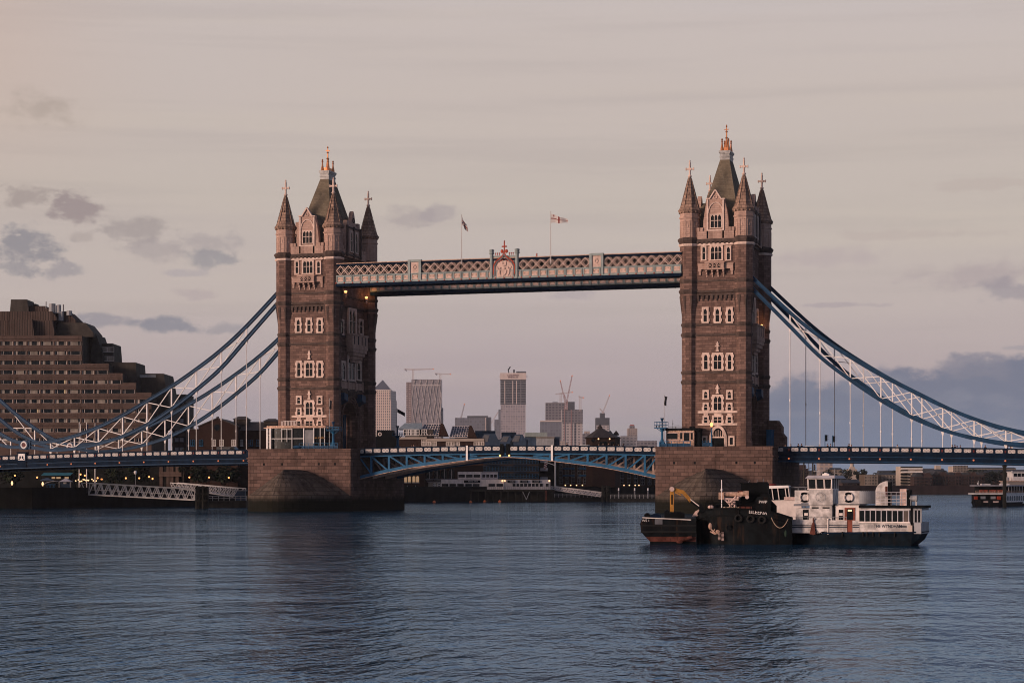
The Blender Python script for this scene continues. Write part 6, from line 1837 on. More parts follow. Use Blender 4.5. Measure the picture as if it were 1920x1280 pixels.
landmark()
t, v = sky_tower('slab_office', 'broad low grey office slab right of the diamond patterned tower', 4150, [('front', 853, 909.5, 783, None, 'sk_office', 0, 40), ('end_wall', 909.5, 911.5, 782.5, None, 'sk_pale', -.5, 40), ('side', 911.5, 921, 781.5, None, 'sk_office', 4, 40), ('roof_plant', 876, 915, 779.3, 783, 'sk_core', 8, 20)])
sky_tower('small_dark_tower', 'small dark tower hiding behind the unfinished tower on its left', 4300, [('lower', 927, 939, 786, None, 'sk_office', 0, 30), ('upper', 934.5, 939, 767.5, None, 'sk_office', 2, 30)])
def cluster():
    v = VF(1056, 3700); t = v.thing('twin_flats', 'pair of concrete apartment towers under construction below red cranes', 'tower block'); X, Z = v.X, v.Z
    mb = MB(); mb.box(X(1023), X(1060), 6, 36, 0, Z(754.5)); mb.obj('left_tower', 'sk_resid', t)
    mb = MB(); mb.box(X(1052), X(1077), 0, 30, 0, Z(768)); mb.box(X(1076), X(1092.5), 2, 30, 0, Z(770)); mb.obj('right_tower', 'sk_resid2', t)
    mb = MB(); mb.box(X(1054), X(1092.7), -.6, 20, Z(793), Z(767.5)); mb.obj('scaffold_floors', 'sk_resid', t)
    mb = MB(); mb.box(X(1064.5), X(1077.8), 8, 20, Z(768), Z(752.7)); mb.obj('core', 'sk_core', t)
    mb = MB(); mb.box(X(1036), X(1046), 10, 20, Z(755), Z(753)); mb.obj('roof_plant', 'sk_core', t)
    mb = MB(); mb.box(X(1070.5), X(1071.8), -1.2, -.4, 0, Z(768)); mb.box(X(1058), X(1059), -1.2, -.4, 0, Z(760)); mb.obj('hoist_mast', 'sk_cranered', t)
cluster()
sky_tower('grey_office_block', 'grey banded office block at the foot of the twin apartment towers', 3500, [('front', 1013, 1053, 788.5, None, 'sk_office', 0, 30), ('roof_edge', 1013, 1053, 787.8, 790.2, 'sk_pale', -1, 30)])
sky_tower('dark_core_tower', 'short dark tower under construction with a crane on its core', 3900, [('shaft', 1117, 1143, 783, None, 'sk_core', 4, 30), ('lower_floors', 1118, 1142, 797, None, 'sk_resid2', 3, 30), ('core', 1125, 1134.3, 774, 784, 'sk_core', 8, 15)])
sky_tower('stepped_tan_tower', 'stepped tan apartment tower left of the right bridge tower', 3600, [('shaft', 1177, 1195, 802.5, None, 'sk_tan', 0, 26), ('top', 1181, 1190, 797, 803, 'sk_resid', 4, 18), ('low_wing', 1164, 1194, 817, None, 'sk_resid2', -6, 40), ('crown', 1182, 1189, 795.8, 797.2, 'red', 5, 15)])
sky_tower('low_far_flats', 'row of low far apartment blocks right of the unfinished tower', 3300, [('block', 1093, 1112, 813, None, 'sk_resid', 0, 30), ('block', 1040, 1060, 826, None, 'sk_tan', -10, 30), ('block', 986, 1012, 811, None, 'sk_office', 10, 30), ('block', 1096, 1106, 808, None, 'sk_tan', 20, 20), ('block', 1194, 1232, 826, None, 'sk_resid', 0, 30)])
def crane(label, d, base, top, jibs, mat='sk_crane', lamp=True):
    v = VF(base[0], d); t = v.thing('tower_crane', label, 'crane', 'construction cranes on the skyline'); X, Z = v.X, v.Z
    mb = MB(); x = X(base[0]); w = 2.6
    z0, z1 = max(0, Z(base[1])), Z(top)
    for s in (-1, 1): mb.box(x + s * w / 2 - .45, x + s * w / 2 + .45, 6, 7, z0, z1)
    n = max(2, int((z1 - z0) / 4))
    for k in range(n): mb.bar((x - w / 2, 6.5, z0 + (z1 - z0) * k / n), (x + w / 2, 6.5, z0 + (z1 - z0) * (k + 1) / n), .5, .5)
    mb.obj('mast', mat, t)
    for (a, b, nm) in jibs:
        mb = MB(); p, q = Vector((X(a[0]), 6.5, Z(a[1]))), Vector((X(b[0]), 6.5, Z(b[1]))); dv = (q - p).normalized(); nrm = Vector((-dv.z, 0, dv.x)) * 1.0
        mb.bar(p - nrm, q - nrm * .5, .7, .7); mb.bar(p + nrm, q + nrm * .5, .7, .7)
        m_ = int((q - p).length / 5) + 1
        for k in range(m_): mb.bar(p.lerp(q, k / m_) - nrm, p.lerp(q, (k + 1) / m_) + nrm, .5, .5)
        mb.obj(nm, mat if nm != 'counterweight' else 'sk_core', t)
        if nm == 'jib' and lamp:
            mb = MB(); mb.ball(tuple(q), 1.3, 1.3, 1.3, 8, 6); mb.obj('warning_lamp', 'lampr', t)
    return t
crane('horizontal jib crane on the left edge of the diamond patterned tower', 3990, (774.5, 711), 691, [((774.5, 692.5), (812, 691.3), 'jib'), ((774.5, 692.5), (757.5, 691.5), 'counter_jib'), ((759, 692), (762.5, 695), 'counterweight')])
crane('horizontal jib crane on the right edge of the diamond patterned tower', 3990, (825.5, 711), 700, [((825.5, 700.7), (844.5, 701), 'jib'), ((825.5, 700.7), (815.5, 699.5), 'counter_jib'), ((816.5, 699.5), (819, 703), 'counterweight')])
crane('slanting jib crane over the low grey office slab', 4100, (864.5, 783), 781, [((864.8, 782), (870.6, 757.5), 'jib')])
crane('red crane over the twin flats with its jib leaning left', 3690, (1061.5, 768), 757, [((1061, 759), (1050.8, 713.5), 'jib'), ((1061, 757), (1065, 751), 'counter_jib')], 'sk_cranered')
crane('red crane over the twin flats with its jib leaning right', 3690, (1063, 768), 752, [((1062, 757), (1072.8, 704), 'jib'), ((1062, 755), (1058.5, 739), 'counter_jib')], 'sk_cranered')
crane('small crane with a level jib on the left apartment tower', 3720, (1051.3, 754), 736, [((1051.3, 737.5), (1073, 734.8), 'jib'), ((1051.3, 737.5), (1041.5, 738.5), 'counter_jib')])
crane('short jib crane on the right apartment tower', 3690, (1088.5, 770), 743.5, [((1088.5, 744.5), (1094, 745), 'jib'), ((1088.5, 744.5), (1085, 742), 'counter_jib')])
crane('slanting jib crane on the short dark tower', 3900, (1131.5, 775), 771, [((1131, 772), (1143, 741), 'jib'), ((1131, 773), (1124.5, 765), 'counter_jib')])
crane('slanting jib crane far behind the small dark tower', 4300, (927, 800), 790, [((921, 793), (934, 772), 'jib')], lamp=False)

# ------------------------------------------------------------------ far bank seen under the right span
def far_block(name, label, px0, px1, pyt, d, mat, cat='building', roof=None, roofmat='farslate', win=None, dep=18, gables=0, group=None):
    v = VF((px0 + px1) / 2, d); t = v.thing(name, label, cat, group); X, Z = v.X, v.Z
    mb = MB(); mb.box(X(px0), X(px1), 0, dep, 0, Z(pyt)); mb.obj('wall', mat, t)
    if gables:
        for g in range(gables):
            a, b = X(px0 + (px1 - px0) * g / gables), X(px0 + (px1 - px0) * (g + 1) / gables)
            mb = MB(); mb.prism([(a, Z(pyt)), (b, Z(pyt)), (b - (b - a) * .3, Z(roof)), (a + (b - a) * .3, Z(roof))], 'xz', -.1, dep); mb.obj('gable', mat if g % 2 else 'farslate', t)
    elif roof is not None:
        mb = MB(); mb.prism([(-.5, Z(pyt)), (dep / 2, Z(roof)), (dep + .5, Z(pyt))], 'yz', X(px0) - .5, X(px1) + .5); mb.obj('roof', roofmat, t)
    if win:
        nx, ny, w_, h_, y0, st, mt, fm = win
        wm = pane_mesh(w_, h_, mt, fm, 2, 2, .18, False)
        for r in range(ny):
            for c_ in range(nx): lk('window', wm, t, (X(px0 + (px1 - px0) * (c_ + .5) / nx), -.06, Z(y0 + st * r)))
    return t, v
t, v = far_block('old_brick_wharf', 'dark brick wharf with a square turret beside the right pier under the span', 1486, 1515, 878, 1050, 'farbrick', roof=None, win=(5, 4, 1.4, 2.4, 889, 9, 'glass', 'farbrick'))
mb = MB(); v.box(mb, 1498.5, 1511, 871, 880, 3, 6); mb.obj('turret', 'farbrick', t)
for px, top, lab in ((1507.3, 862, 'dark ship mast left of three beside the right pier'), (1516.5, 866, 'thin ship mast in the middle of three beside the right pier'), (1524, 864, 'dark ship mast right of three beside the right pier'), (1527.5, 870, 'stout dark funnel beside the ship masts')):
    v = VF(px, 1020, 0); t = v.thing('ship_mast' if 'mast' in lab else 'ship_funnel', lab, 'mast' if 'mast' in lab else 'funnel', 'ship masts by the right pier' if 'mast' in lab else None)
    r = .25 if 'thin' in lab else (.5 if 'mast' in lab else 1.0)
    mb = MB(); mb.tube((0, 0, 0), (0, 0, v.Z(top)), r, r * .7, 8); mb.obj('pole', 'bark', t)
    mb = MB(); mb.bar((-1.6 * r * 2, 0, v.Z(top) * .8), (1.6 * r * 2, 0, v.Z(top) * .8), .2, .2); mb.obj('yard', 'bark', t)
far_block('pink_tower_block', 'pink apartment tower showing under the right span', 1537, 1561, 858, 1700, 'sk_tan', 'tower block')
far_block('brick_terrace', 'small pinkish brick block right of the pink tower', 1560.5, 1579, 880, 1400, 'fartan', roof=876.5, win=(4, 2, 1.5, 2, 886, 6, 'glass', 'farpale'))
v = VF(1599, 1550); t = v.thing('church', 'pale church tower with a lantern rising above dark trees on the far bank', 'church'); X, Z = v.X, v.Z
mb = MB(); mb.box(X(1592), X(1607), 0, 12, 0, Z(879)); mb.obj('nave', 'farpale', t)
mb = MB(); mb.box(X(1594.5), X(1603.8), 1, 6, Z(884), Z(875)); t2 = mb.obj('tower', 'farpale', t)
mb = MB(); mb.lathe((X(1595.5) + X(1602)) / 2, 3.5, [(1.5, Z(876)), (1.35, Z(869)), (1.7, Z(868.5)), (1.2, Z(866)), (.8, Z(861)), (.1, Z(856))], 8); mb.obj('lantern', 'farpale', t)
for i, (px, d, yt, w, lab) in enumerate([(1553, 1180, 881, 40, 'low dark tree behind the wheelhouse of the white boat'), (1586, 1190, 877, 30, 'tall dark tree left of the church'), (1616, 1200, 878, 36, 'dark tree right of the church'),
        (1640, 1250, 886, 34, 'dark tree above the tan flats'), (1678, 1300, 879, 24, 'round dark tree on the far skyline left of the white block'), (1833, 1120, 881, 52, 'large dark tree behind the river boat at the right'), (1866, 1130, 884, 46, 'large dark tree at the right behind the second boat'),
        (1664, 1310, 886, 40, 'low dark tree above the brown flats'), (1700, 1320, 884, 30, 'dark tree behind the white striped block')]):
    tree('bank_tree', lab, px, d, 915, yt, w, 'leaffar', 'trees on the far bank', 700, seed=20 + i)
far_block('tan_flats', 'tan brick flats behind the white boat on the far bank', 1621, 1646, 889, 1120, 'fartan', win=(4, 4, 1.4, 1.6, 895, 5.6, 'glass', 'farpale'))
far_block('brown_flats', 'broad brown brick flats with dormers behind the white boat', 1652, 1690, 890, 1130, 'fartan', roof=886, win=(7, 4, 1.4, 1.6, 896, 5.6, 'glass', 'farpale'))
far_block('slate_roofed_shed', 'dark gabled brick shed behind the wheelhouse of the white boat', 1580, 1612, 905, 1090, 'farbrick', roof=898, win=(5, 2, 1.2, 1.4, 911, 5, 'glass', 'farbrick'))
far_block('low_brick_row', 'low dark brick row left of the brown flats on the far bank', 1640, 1660, 896, 1150, 'farbrick', roof=892)
def white_block():
    v = VF(1710, 1090); t = v.thing('white_striped_flats', 'white apartment block with dark balcony stripes on the far bank', 'building'); X, Z = v.X, v.Z
    mb = MB(); mb.box(X(1690), X(1730), 1, 16, 0, Z(874)); mb.obj('wall', 'farpale', t)
    mb = MB(); mb.box(X(1702), X(1716), .6, 1, 0, Z(877)); mb.box(X(1716), X(1727), 0, 4, 0, Z(886)); mb.obj('stair_tower', 'farpale', t)
    for y in (874, 880.5, 887, 892.5, 898, 903.5, 909):
        mb = MB(); mb.box(X(1689), X(1702 if y > 880 else 1730), 0, 1.0, Z(y + 3.2), Z(y)); mb.obj('balcony', 'shade', t)
    for y in (888, 893.5, 899, 904.5, 910): mb = MB(); mb.box(X(1703.5), X(1707.5), .5, .62, Z(y + 2.8), Z(y)); mb.obj('window', 'glass', t)
    for y in (877, 883): mb = MB(); mb.box(X(1690), X(1730), -.6, 1.2, Z(y + 2.2), Z(y)); mb.obj('balcony_edge', 'white', t)
white_block()
far_block('gabled_brick_wharf', 'red brick wharf with a stepped gable right of the white striped flats', 1714, 1748, 893, 1080, 'farbrick', 'warehouse', roof=886, gables=2, win=(7, 4, 1.3, 1.7, 900, 5.4, 'glass', 'farbrick'))
far_block('long_brick_wharf', 'long red brick wharf with many gables left of the river boat', 1748, 1846, 890, 1085, 'farbrick', 'warehouse', roof=884.5, gables=7, win=(16, 4, 1.3, 1.7, 898, 5.6, 'glass', 'farbrick'))
far_block('rear_brick_row', 'dull brick row at the far right behind the trees', 1840, 1990, 886, 1180, 'farbrick', roof=880)
v = VF(1763, 1500); t = v.thing('domed_hall', 'low pale hall with a shallow domed roof above the brick wharves', 'building'); X, Z = v.X, v.Z
mb = MB(); mb.box(X(1745), X(1780), 0, 20, 0, Z(886)); mb.obj('wall', 'farpale', t)
mb = MB(); mb.lathe(X(1762.5), 10, [(8.5, Z(886)), (7, Z(882)), (4, Z(879.5)), (.5, Z(878.8))], 16); mb.obj('dome', 'farslate', t)
mb = MB(); v.box(mb, 1755, 1764, 872, 879.5, 14, 6); mb.obj('tank_tower', 'farpale', t)
far_block('pale_terrace', 'pale stone terrace with dark windows above the long brick wharf', 1787, 1815, 873.5, 1600, 'farpale', win=(5, 2, 2.2, 2.4, 878, 6, 'glass', 'farpale'))
far_block('pinkish_long_block', 'long low pinkish block on the far skyline at the right', 1814, 1905, 878, 1700, 'fartan', roof=875.5, win=(16, 1, 2.2, 2.2, 884, 6, 'glass', 'farpale'))
for a, b, y, d, lab in ((1725, 1770, 880, 2300, 'hazy low roofs far behind the domed hall'), (1650, 1690, 884, 2200, 'hazy low roofs far behind the brown flats'), (1480, 1540, 884, 2000, 'hazy low roofs far behind the ship masts')):
    far_block('far_roofs', lab, a, b, y, d, 'farslate', roof=y - 2.5)
# distant low hills behind it all
mb = MB(); pts = []
for k in range(41):
    px = -200 + k * 60; d = 6500; p = W(px, HOR, d); z = 20 + 16 * sin(k * .7) + 10 * sin(k * 1.9 + 1)
    pts.append((p.x, p.y, z))
for a, b in zip(pts, pts[1:]): mb.face([(a[0], a[1], 0), (b[0], b[1], 0), (b[0], b[1], b[2]), (a[0], a[1], a[2])]); mb.face([(a[0], a[1], a[2]), (b[0], b[1], b[2]), (b[0] - 300, b[1] + 900, 0), (a[0] - 300, a[1] + 900, 0)])
mb.obj('hills', 'land', kind='structure')
# ================================================================== things on the piers
PZ = 12.25
def blue_lookout(px, Y, ybase, yplat, xl, xr, ytop, label, rail=11):
    b = onY(px, ybase, Y); t = thing('lookout_mast', label, 'mast', (b.x, Y, PZ), 0, 'blue lookout masts on the piers')
    zp = onY(px, yplat, Y).z - PZ; zt = onY(px, ytop, Y).z - PZ; a, c_ = onY(xl, yplat, Y).x - b.x, onY(xr, yplat, Y).x - b.x
    mb = MB(); mb.lathe(0, 0, [(.34, 0), (.34, zp * .35), (.24, zp * .45), (.22, zp - .5), (.5, zp - .05), (.5, zp)], 10); mb.box(-.5, .5, -.45, .45, 0, .9); mb.obj('column', 'lightblue', t)
    mb = MB(); mb.box(a, c_, -.9, .9, zp, zp + .14)
    for s in (a, c_): mb.bar((s * .75, 0, zp), (0, 0, zp - .7), .1, .1)
    mb.obj('platform', 'lightblue', t)
    mb = MB(); h = rail / 9.9
    for s in (-.88, .88):
        for k in range(5): x = a + (c_ - a) * k / 4; mb.bar((x, s, zp + .1), (x, s, zp + h), .06, .06)
        for z in (.5, 1): mb.bar((a, s, zp + h * z), (c_, s, zp + h * z), .06, .06)
    for x in (a, c_):
        for z in (.5, 1): mb.bar((x, -.88, zp + h * z), (x, .88, zp + h * z), .06, .06)
    mb.obj('railing', 'lightblue', t)
    mb = MB(); mb.lathe(0, 0, [(.12, zp), (.12, zt - .6), (.16, zt - .55), (.34, zt - .1), (.34, zt)], 8); mb.obj('horn', 'blue', t)
    for x in (a * .7, a * .3): mb = MB(); mb.ball((x, -.85, zp + .35), .16, .14, .16, 8, 5); mb.obj('lamp_housing', 'black', t)
blue_lookout(625, -13.4, 838, 807.6, 615, 638, 790, 'blue lookout mast with a railed platform right of the glass pavilion', 7.5)
blue_lookout(1241.5, -13.4, 835, 803, 1228.7, 1251, 783.4, 'blue lookout mast with a railed platform left of the brown cabin', 12)
blue_lookout(745.5, 12.0, 838, 817, 738, 756, 798, 'blue lookout mast on the far end of the left pier, right of the tower', 7)
def pavilion():
    Y = -13.2; o = onY(557, 838, Y); t = thing('glass_pavilion', 'white posted glass pavilion with a thin curved roof on the left pier', 'pavilion', (o.x, Y, PZ))
    X = lambda px: onY(px, 838, Y).x - o.x
    zr = onY(557, 802.3, Y).z - PZ; zt = onY(557, 797.8, Y).z - PZ
    def plan(x0, x1, d, bow, n=14):
        L = [(x0 + (x1 - x0) * k / n, -bow * sin(pi * k / n)) for k in range(n + 1)]
        return L + [(x1, d), (x0, d)]
    mb = MB(); mb.prism(plan(X(494), X(616), 3.0, 1.0), 'xy', zr, zr + .16); mb.prism(plan(X(500), X(610), 2.8, .8), 'xy', zr + .16, zt); mb.obj('roof', 'rustpale', t)
    mb = MB(); mb.prism(plan(X(504.5), X(611), 2.6, .4), 'xy', .02, zr); 
    mb.obj('glass_wall', 'glass', t)
    mb = MB()
    for px in (503.5, 509.3): mb.box(X(px) - .16, X(px) + .16, -.75, -.45, 0, zr)
    mb.obj('corner_posts', 'white', t)
    mb = MB()
    for k in range(5): z = zr * (.15 + .17 * k); mb.box(X(503.7), X(509.2), -.62, -.56, z, z + .08)
    mb.obj('ladder_rungs', 'white', t)
    for px, w in ((530.6, .04), (540.6, .04), (550, .05), (572, .1), (590.8, .07), (602, .06), (610, .04)):
        mb = MB(); y = -.62 if px < 600 else -.4; mb.box(X(px) - w, X(px) + w, y - .1, y + .1, 0 if px > 560 else 1.4 if px < 545 else 0, zr); mb.obj('post', 'white', t)
    mb = MB(); z = zr * .48; mb.box(X(509), X(572), -.66, -.56, z, z + .12); mb.box(X(531), X(550), -.66, -.56, zr - .3, zr - .18); mb.obj('transom', 'white', t)
    mb = MB(); mb.box(X(573.5), X(589.5), -.57, -.5, .1, zr - .4); mb.obj('grey_panel', 'midgrey', t)
    g = mb.obj if False else None
    text('lettering', 'See inside', .62, 'yellow', t, (X(600.5), -.64, zr * .53), sx=.95)
    mb = MB()
    for k in range(11): x = X(525) + (X(553) - X(525)) * k / 10; mb.box(x - .05, x + .05, .6, .7, zt, zt + .95)
    mb.bar((X(528), .65, zt + .95), (X(553), .65, zt + .95), .08, .08); mb.obj('roof_railing', 'cream', t)
    # blue glazed railing in front
    v2 = thing('blue_railing', 'blue railing along the front of the left pier before the pavilion', 'railing', (o.x, Y - 1.5, PZ))
    mb = MB(); X2 = lambda px: onY(px, 838, Y - 1.5).x - o.x
    for k in range(9): x = X2(561) + (X2(633) - X2(561)) * k / 8; mb.box(x - .04, x + .04, -.04, .04, 0, 1.05)
    for z in (.55, 1.05): mb.bar((X2(561), 0, z), (X2(633), 0, z), .06, .06)
    mb.obj('rails', 'lightblue', v2)
    mb = MB(); mb.box(X2(561), X2(633), .05, .08, .08, .5); mb.obj('panel', 'blue', v2)
    mb = MB(); mb.ball((X2(557), -.1, .35), .9, .4, .35, 10, 6); o3 = mb.obj('covered_heap', 'blue'); o3.location = (o.x, Y - 1.4, PZ); tag(o3, 'blue tarpaulin covered heap at the left end of the blue railing', 'tarpaulin')
pavilion()
def cabin():
    Y = -12.6; o = onY(1280, 835, Y); t = thing('bridge_cabin', 'brown control cabin with dark windows on the right pier', 'cabin', (o.x, Y, PZ))
    X = lambda px: onY(px, 835, Y).x - o.x
    Z = lambda py: onY(1280, py, Y).z - PZ
    mb = MB(); mb.box(X(1249), X(1301.5), 0, 3.4, 0, Z(806)); mb.obj('wall', 'rustpale', t)
    mb = MB(); mb.box(X(1301.5), X(1312), .5, 3.4, 0, Z(806)); mb.obj('end_wall', 'black', t)
    mb = MB(); mb.box(X(1247.5), X(1313), -.35, 3.7, Z(806.3), Z(802.3)); mb.obj('roof', 'black', t)
    for a, b, y0, y1 in ((1250.6, 1270.3, 811.8, 823), (1275.3, 1279.4, 811, 823), (1282.2, 1292.5, 811, 827), (1295, 1298.7, 811, 824)):
        mb = MB(); mb.box(X(a), X(b), -.03, .02, Z(y1), Z(y0)); w = mb.obj('window', 'glass', t)
        mb = MB(); mb.box(X(a) - .1, X(b) + .1, -.1, -.0, Z(y0), Z(y0) + .14); mb.box(X(a) - .1, X(b) + .1, -.1, 0, Z(y1) - .12, Z(y1)); mb.obj('frame', 'tarp', w)
    mb = MB(); mb.lathe(X(1258.8), 1.2, [(.06, Z(802.3)), (.03, Z(785))], 6); mb.ball((X(1258.8), 1.2, Z(793.5)), .12, .12, .15, 6, 4); mb.obj('aerial', 'grey', t)
    mb = MB(); mb.box(X(1252), X(1278), .8, 1.1, Z(799.8), Z(798.8)); mb.box(X(1262), X(1272), .8, 1.1, Z(797.3), Z(796.7)); mb.box(X(1264), X(1265.5), .8, 1.1, Z(802), Z(799)); mb.obj('radar_bar', 'grey', t)
    mb = MB(); mb.ball((X(1293), 1, Z(801)), .25, .25, .25, 8, 5); mb.ball((X(1298), 1, Z(801.3)), .4, .3, .2, 8, 5); mb.obj('roof_lamps', 'black', t)
    v2 = thing('blue_railing', 'blue railing before the brown cabin on the right pier', 'railing', (o.x, Y - 1.4, PZ))
    X2 = lambda px: onY(px, 835, Y - 1.4).x - o.x
    mb = MB()
    for px in (1237, 1250.5, 1259.5, 1269.4, 1281.3, 1294.5): mb.box(X2(px) - .05, X2(px) + .05, -.05, .05, 0, 1.05)
    for z in (.55, 1.05): mb.bar((X2(1237), 0, z), (X2(1294.5), 0, z), .06, .06)
    mb.obj('rails', 'lightblue', v2)
    mb = MB(); mb.box(X2(1237), X2(1294.5), .05, .08, .05, .55); mb.obj('panel', 'blue', v2)
    v3 = thing('blue_railing', 'short blue railing at the foot of the lit lamp on the right pier', 'railing', (onY(1326, 834, -12.8).x, -12.8, PZ))
    mb = MB()
    for k in range(4): mb.box(-.9 + .6 * k - .05, -.9 + .6 * k + .05, -.05, .05, 0, 1.15)
    mb.box(-.9, .9, .0, .06, .1, .8); mb.bar((-.9, 0, 1.1), (.9, 0, 1.1), .08, .08); mb.obj('rails', 'blue', v3)
cabin()
o = onY(1334, 834, -13.0); t = thing('street_lamp', 'lit street lamp on a pale blue post before the pointed door of the right tower', 'street lamp', (o.x, -13.0, PZ))
zl = onY(1334, 799, -13).z - PZ
mb = MB(); mb.lathe(0, 0, [(.24, 0), (.2, .5), (.11, .7), (.09, zl * .5), (.15, zl * .52), (.07, zl - .3), (.16, zl - .1)], 8); mb.obj('post', 'lightblue', t)
mb = MB(); mb.lathe(0, 0, [(.16, zl - .1), (.3, zl + .5), (.12, zl + .75)], 6); mb.obj('lantern', 'flood', t)
def poleflag(px, ytop, ybot, Y, label):
    o = onY(px, ybot, Y); z1 = onY(px, ytop, Y).z - PZ; t = thing('flagpole', label, 'flagpole', (o.x, Y, PZ), 0, 'small flagpoles on the piers')
    mb = MB(); mb.lathe(0, 0, [(.07, 0), (.04, z1), (.02, z1 + .1)], 6); mb.obj('pole', 'mast', t)
    mb = MB(); g = [(.05 + .28 * j * (1 - .08 * i_) + .05 * sin(i_ + j), .1 * sin(j * 2 + i_), z1 - .3 - .34 * i_ - .1 * j) for i_ in range(6) for j in range(3)]; i0 = mb.add(g)
    mb.faces(i0, [(i_ * 3 + j, i_ * 3 + j + 1, (i_ + 1) * 3 + j + 1, (i_ + 1) * 3 + j) for i_ in range(5) for j in range(2)])
    f_ = mb.obj('flag', 'coatdark', t); m_ = f_.modifiers.new('thickness', 'SOLIDIFY'); m_.thickness = .015
poleflag(617.5, 747, 836, -13.0, 'thin flagpole with a limp dark flag beside the left lookout mast')
poleflag(1245.3, 739, 834, -12.0, 'thin flagpole with a limp dark flag beside the right lookout mast')
o = onY(744, 836, 13.6); t = thing('leaning_flagpole', 'dark flag flying sideways beside the pyramid topped tower', 'flagpole', (o.x, 13.6, PZ), 0)
za = onY(743, 765, 13.6).z - PZ
mb = MB(); mb.lathe(0, 0, [(.06, 0), (.04, za)], 6); mb.obj('pole', 'midgrey', t)
mb = MB(); g = [(.1 + .42 * i_, .06 * sin(i_ * 2), za - .1 - .22 * i_ - (.75 + .04 * sin(i_ * 2)) * j) for i_ in range(5) for j in range(2)]; i0 = mb.add(g)
mb.faces(i0, [(i_ * 2, i_ * 2 + 1, i_ * 2 + 3, i_ * 2 + 2) for i_ in range(4)]); f_ = mb.obj('flag', 'coatdark', t); m_ = f_.modifiers.new('thickness', 'SOLIDIFY'); m_.thickness = .02
# hoarding and stone lodge beside the right tower
t = thing('gate_lodge', 'stepped stone lodge with blue boards at the right foot of the right tower', 'lodge', (TX + 8.0, 8.6, PZ))
mb = MB(); mb.prism([(-1.3, 0), (1.9, 0), (1.9, 2.2), (1.2, 3.0), (1.2, 4.2), (.4, 5.4), (-1.3, 5.4)], 'xz', -.6, 2.4); mb.obj('wall', 'granite', t)
mb = MB(); mb.box(-1.2, -.2, -3.6, -.7, 0, 3.4); mb.box(-1.3, -.1, -3.7, -.65, 3.4, 3.55); mb.obj('blue_boards', 'lightblue', t)

# ------------------------------------------------------------------ traffic lights, cars, people
def ground_z(x):
    return (ZTOP(abs(x) - TX) if abs(x) > TX + 10 else 12.33 + .42 * (1 - (min(abs(x), 30.4) / 30.4) ** 2)) - 1.35
for px, top, lab in ((1546.8, 815, 'black traffic light on a blue post, left of two on the right span'), (1560.8, 817, 'black traffic light on a blue post, right of two on the right span')):
    o = onY(px, 838, -7.6); t = thing('traffic_light', lab, 'traffic light', (o.x, -7.6, ground_z(o.x)), 0, 'traffic lights on the right span'); z = onY(px, top, -7.6).z - ground_z(o.x)
    mb = MB(); mb.tube((0, 0, 0), (0, 0, z + .1), .07, .06); mb.obj('post', 'lightblue', t)
    mb = MB(); mb.box(.08, .42, -.18, .18, z - 1.15, z); 
    for k in range(3): mb.box(.42, .72, -.14, .14, z - .15 - .36 * k, z - .08 - .36 * k)
    mb.obj('signal_head', 'black', t)
    mb = MB()
    for k in range(3): mb.tube((.43, 0, z - .24 - .36 * k), (.46, 0, z - .24 - .36 * k), .11, .11, 8)
    mb.obj('lens', 'darkred', t)
def car(px, Y, label, paint, rz=0, tall=False):
    o = onY(px, 838, Y); t = thing('van' if tall else 'car', label, 'van' if tall else 'car', (o.x, Y, ground_z(o.x)), rz)
    pts = [(-2.1, .45), (2.1, .45), (2.15, .8), (1.9, .95), (1.1, 1.02), (.45, 1.5), (-1.1, 1.52), (-1.8, 1.1), (-2.1, 1.0)] if not tall else [(-2.5, .5), (2.4, .5), (2.45, 1.0), (1.9, 1.25), (1.3, 2.0), (-2.5, 2.05)]
    mb = MB(); mb.prism(pts, 'xz', -.82, .82); mb.obj('body', paint, t)
    gp = [(1.0, 1.03), (.42, 1.44), (-1.02, 1.45), (-1.6, 1.08)] if not tall else [(1.8, 1.3), (1.28, 1.9), (.5, 1.9), (.5, 1.3)]
    mb = MB(); mb.prism(gp, 'xz', -.835, .835); mb.obj('side_window', 'glass', t)
    for x in (-1.35, 1.35):
        for y in (-.8, .8):
            mb = MB(); mb.tube((x, y - .1, .33), (x, y + .1, .33), .33, .33, 14); w = mb.obj('wheel', 'tyre', t)
            mb = MB(); mb.tube((x, y - .11, .33), (x, y + .11, .33), .18, .18, 10); mb.obj('rim', 'grey', w)
    for y in (-.6, .6): mb = MB(); mb.ball((2.1, y, .75), .06, .14, .09, 8, 5); mb.obj('headlight', 'white', t)
car(1099.5, -5.2, 'white car crossing the right drawbridge leaf', 'carwhite')
car(1212, -5.2, 'dark car at the right end of the drawbridge by the right pier', 'cardark')
car(1522, -5.0, 'pale car roof showing over the parapet of the right span', 'carwhite')
car(487, -4.6, 'red car at the left end of the left pier beside the pavilion', 'red')
car(430, -4.5, 'dark van on the left span near the left pier', 'cardark', 0, True)
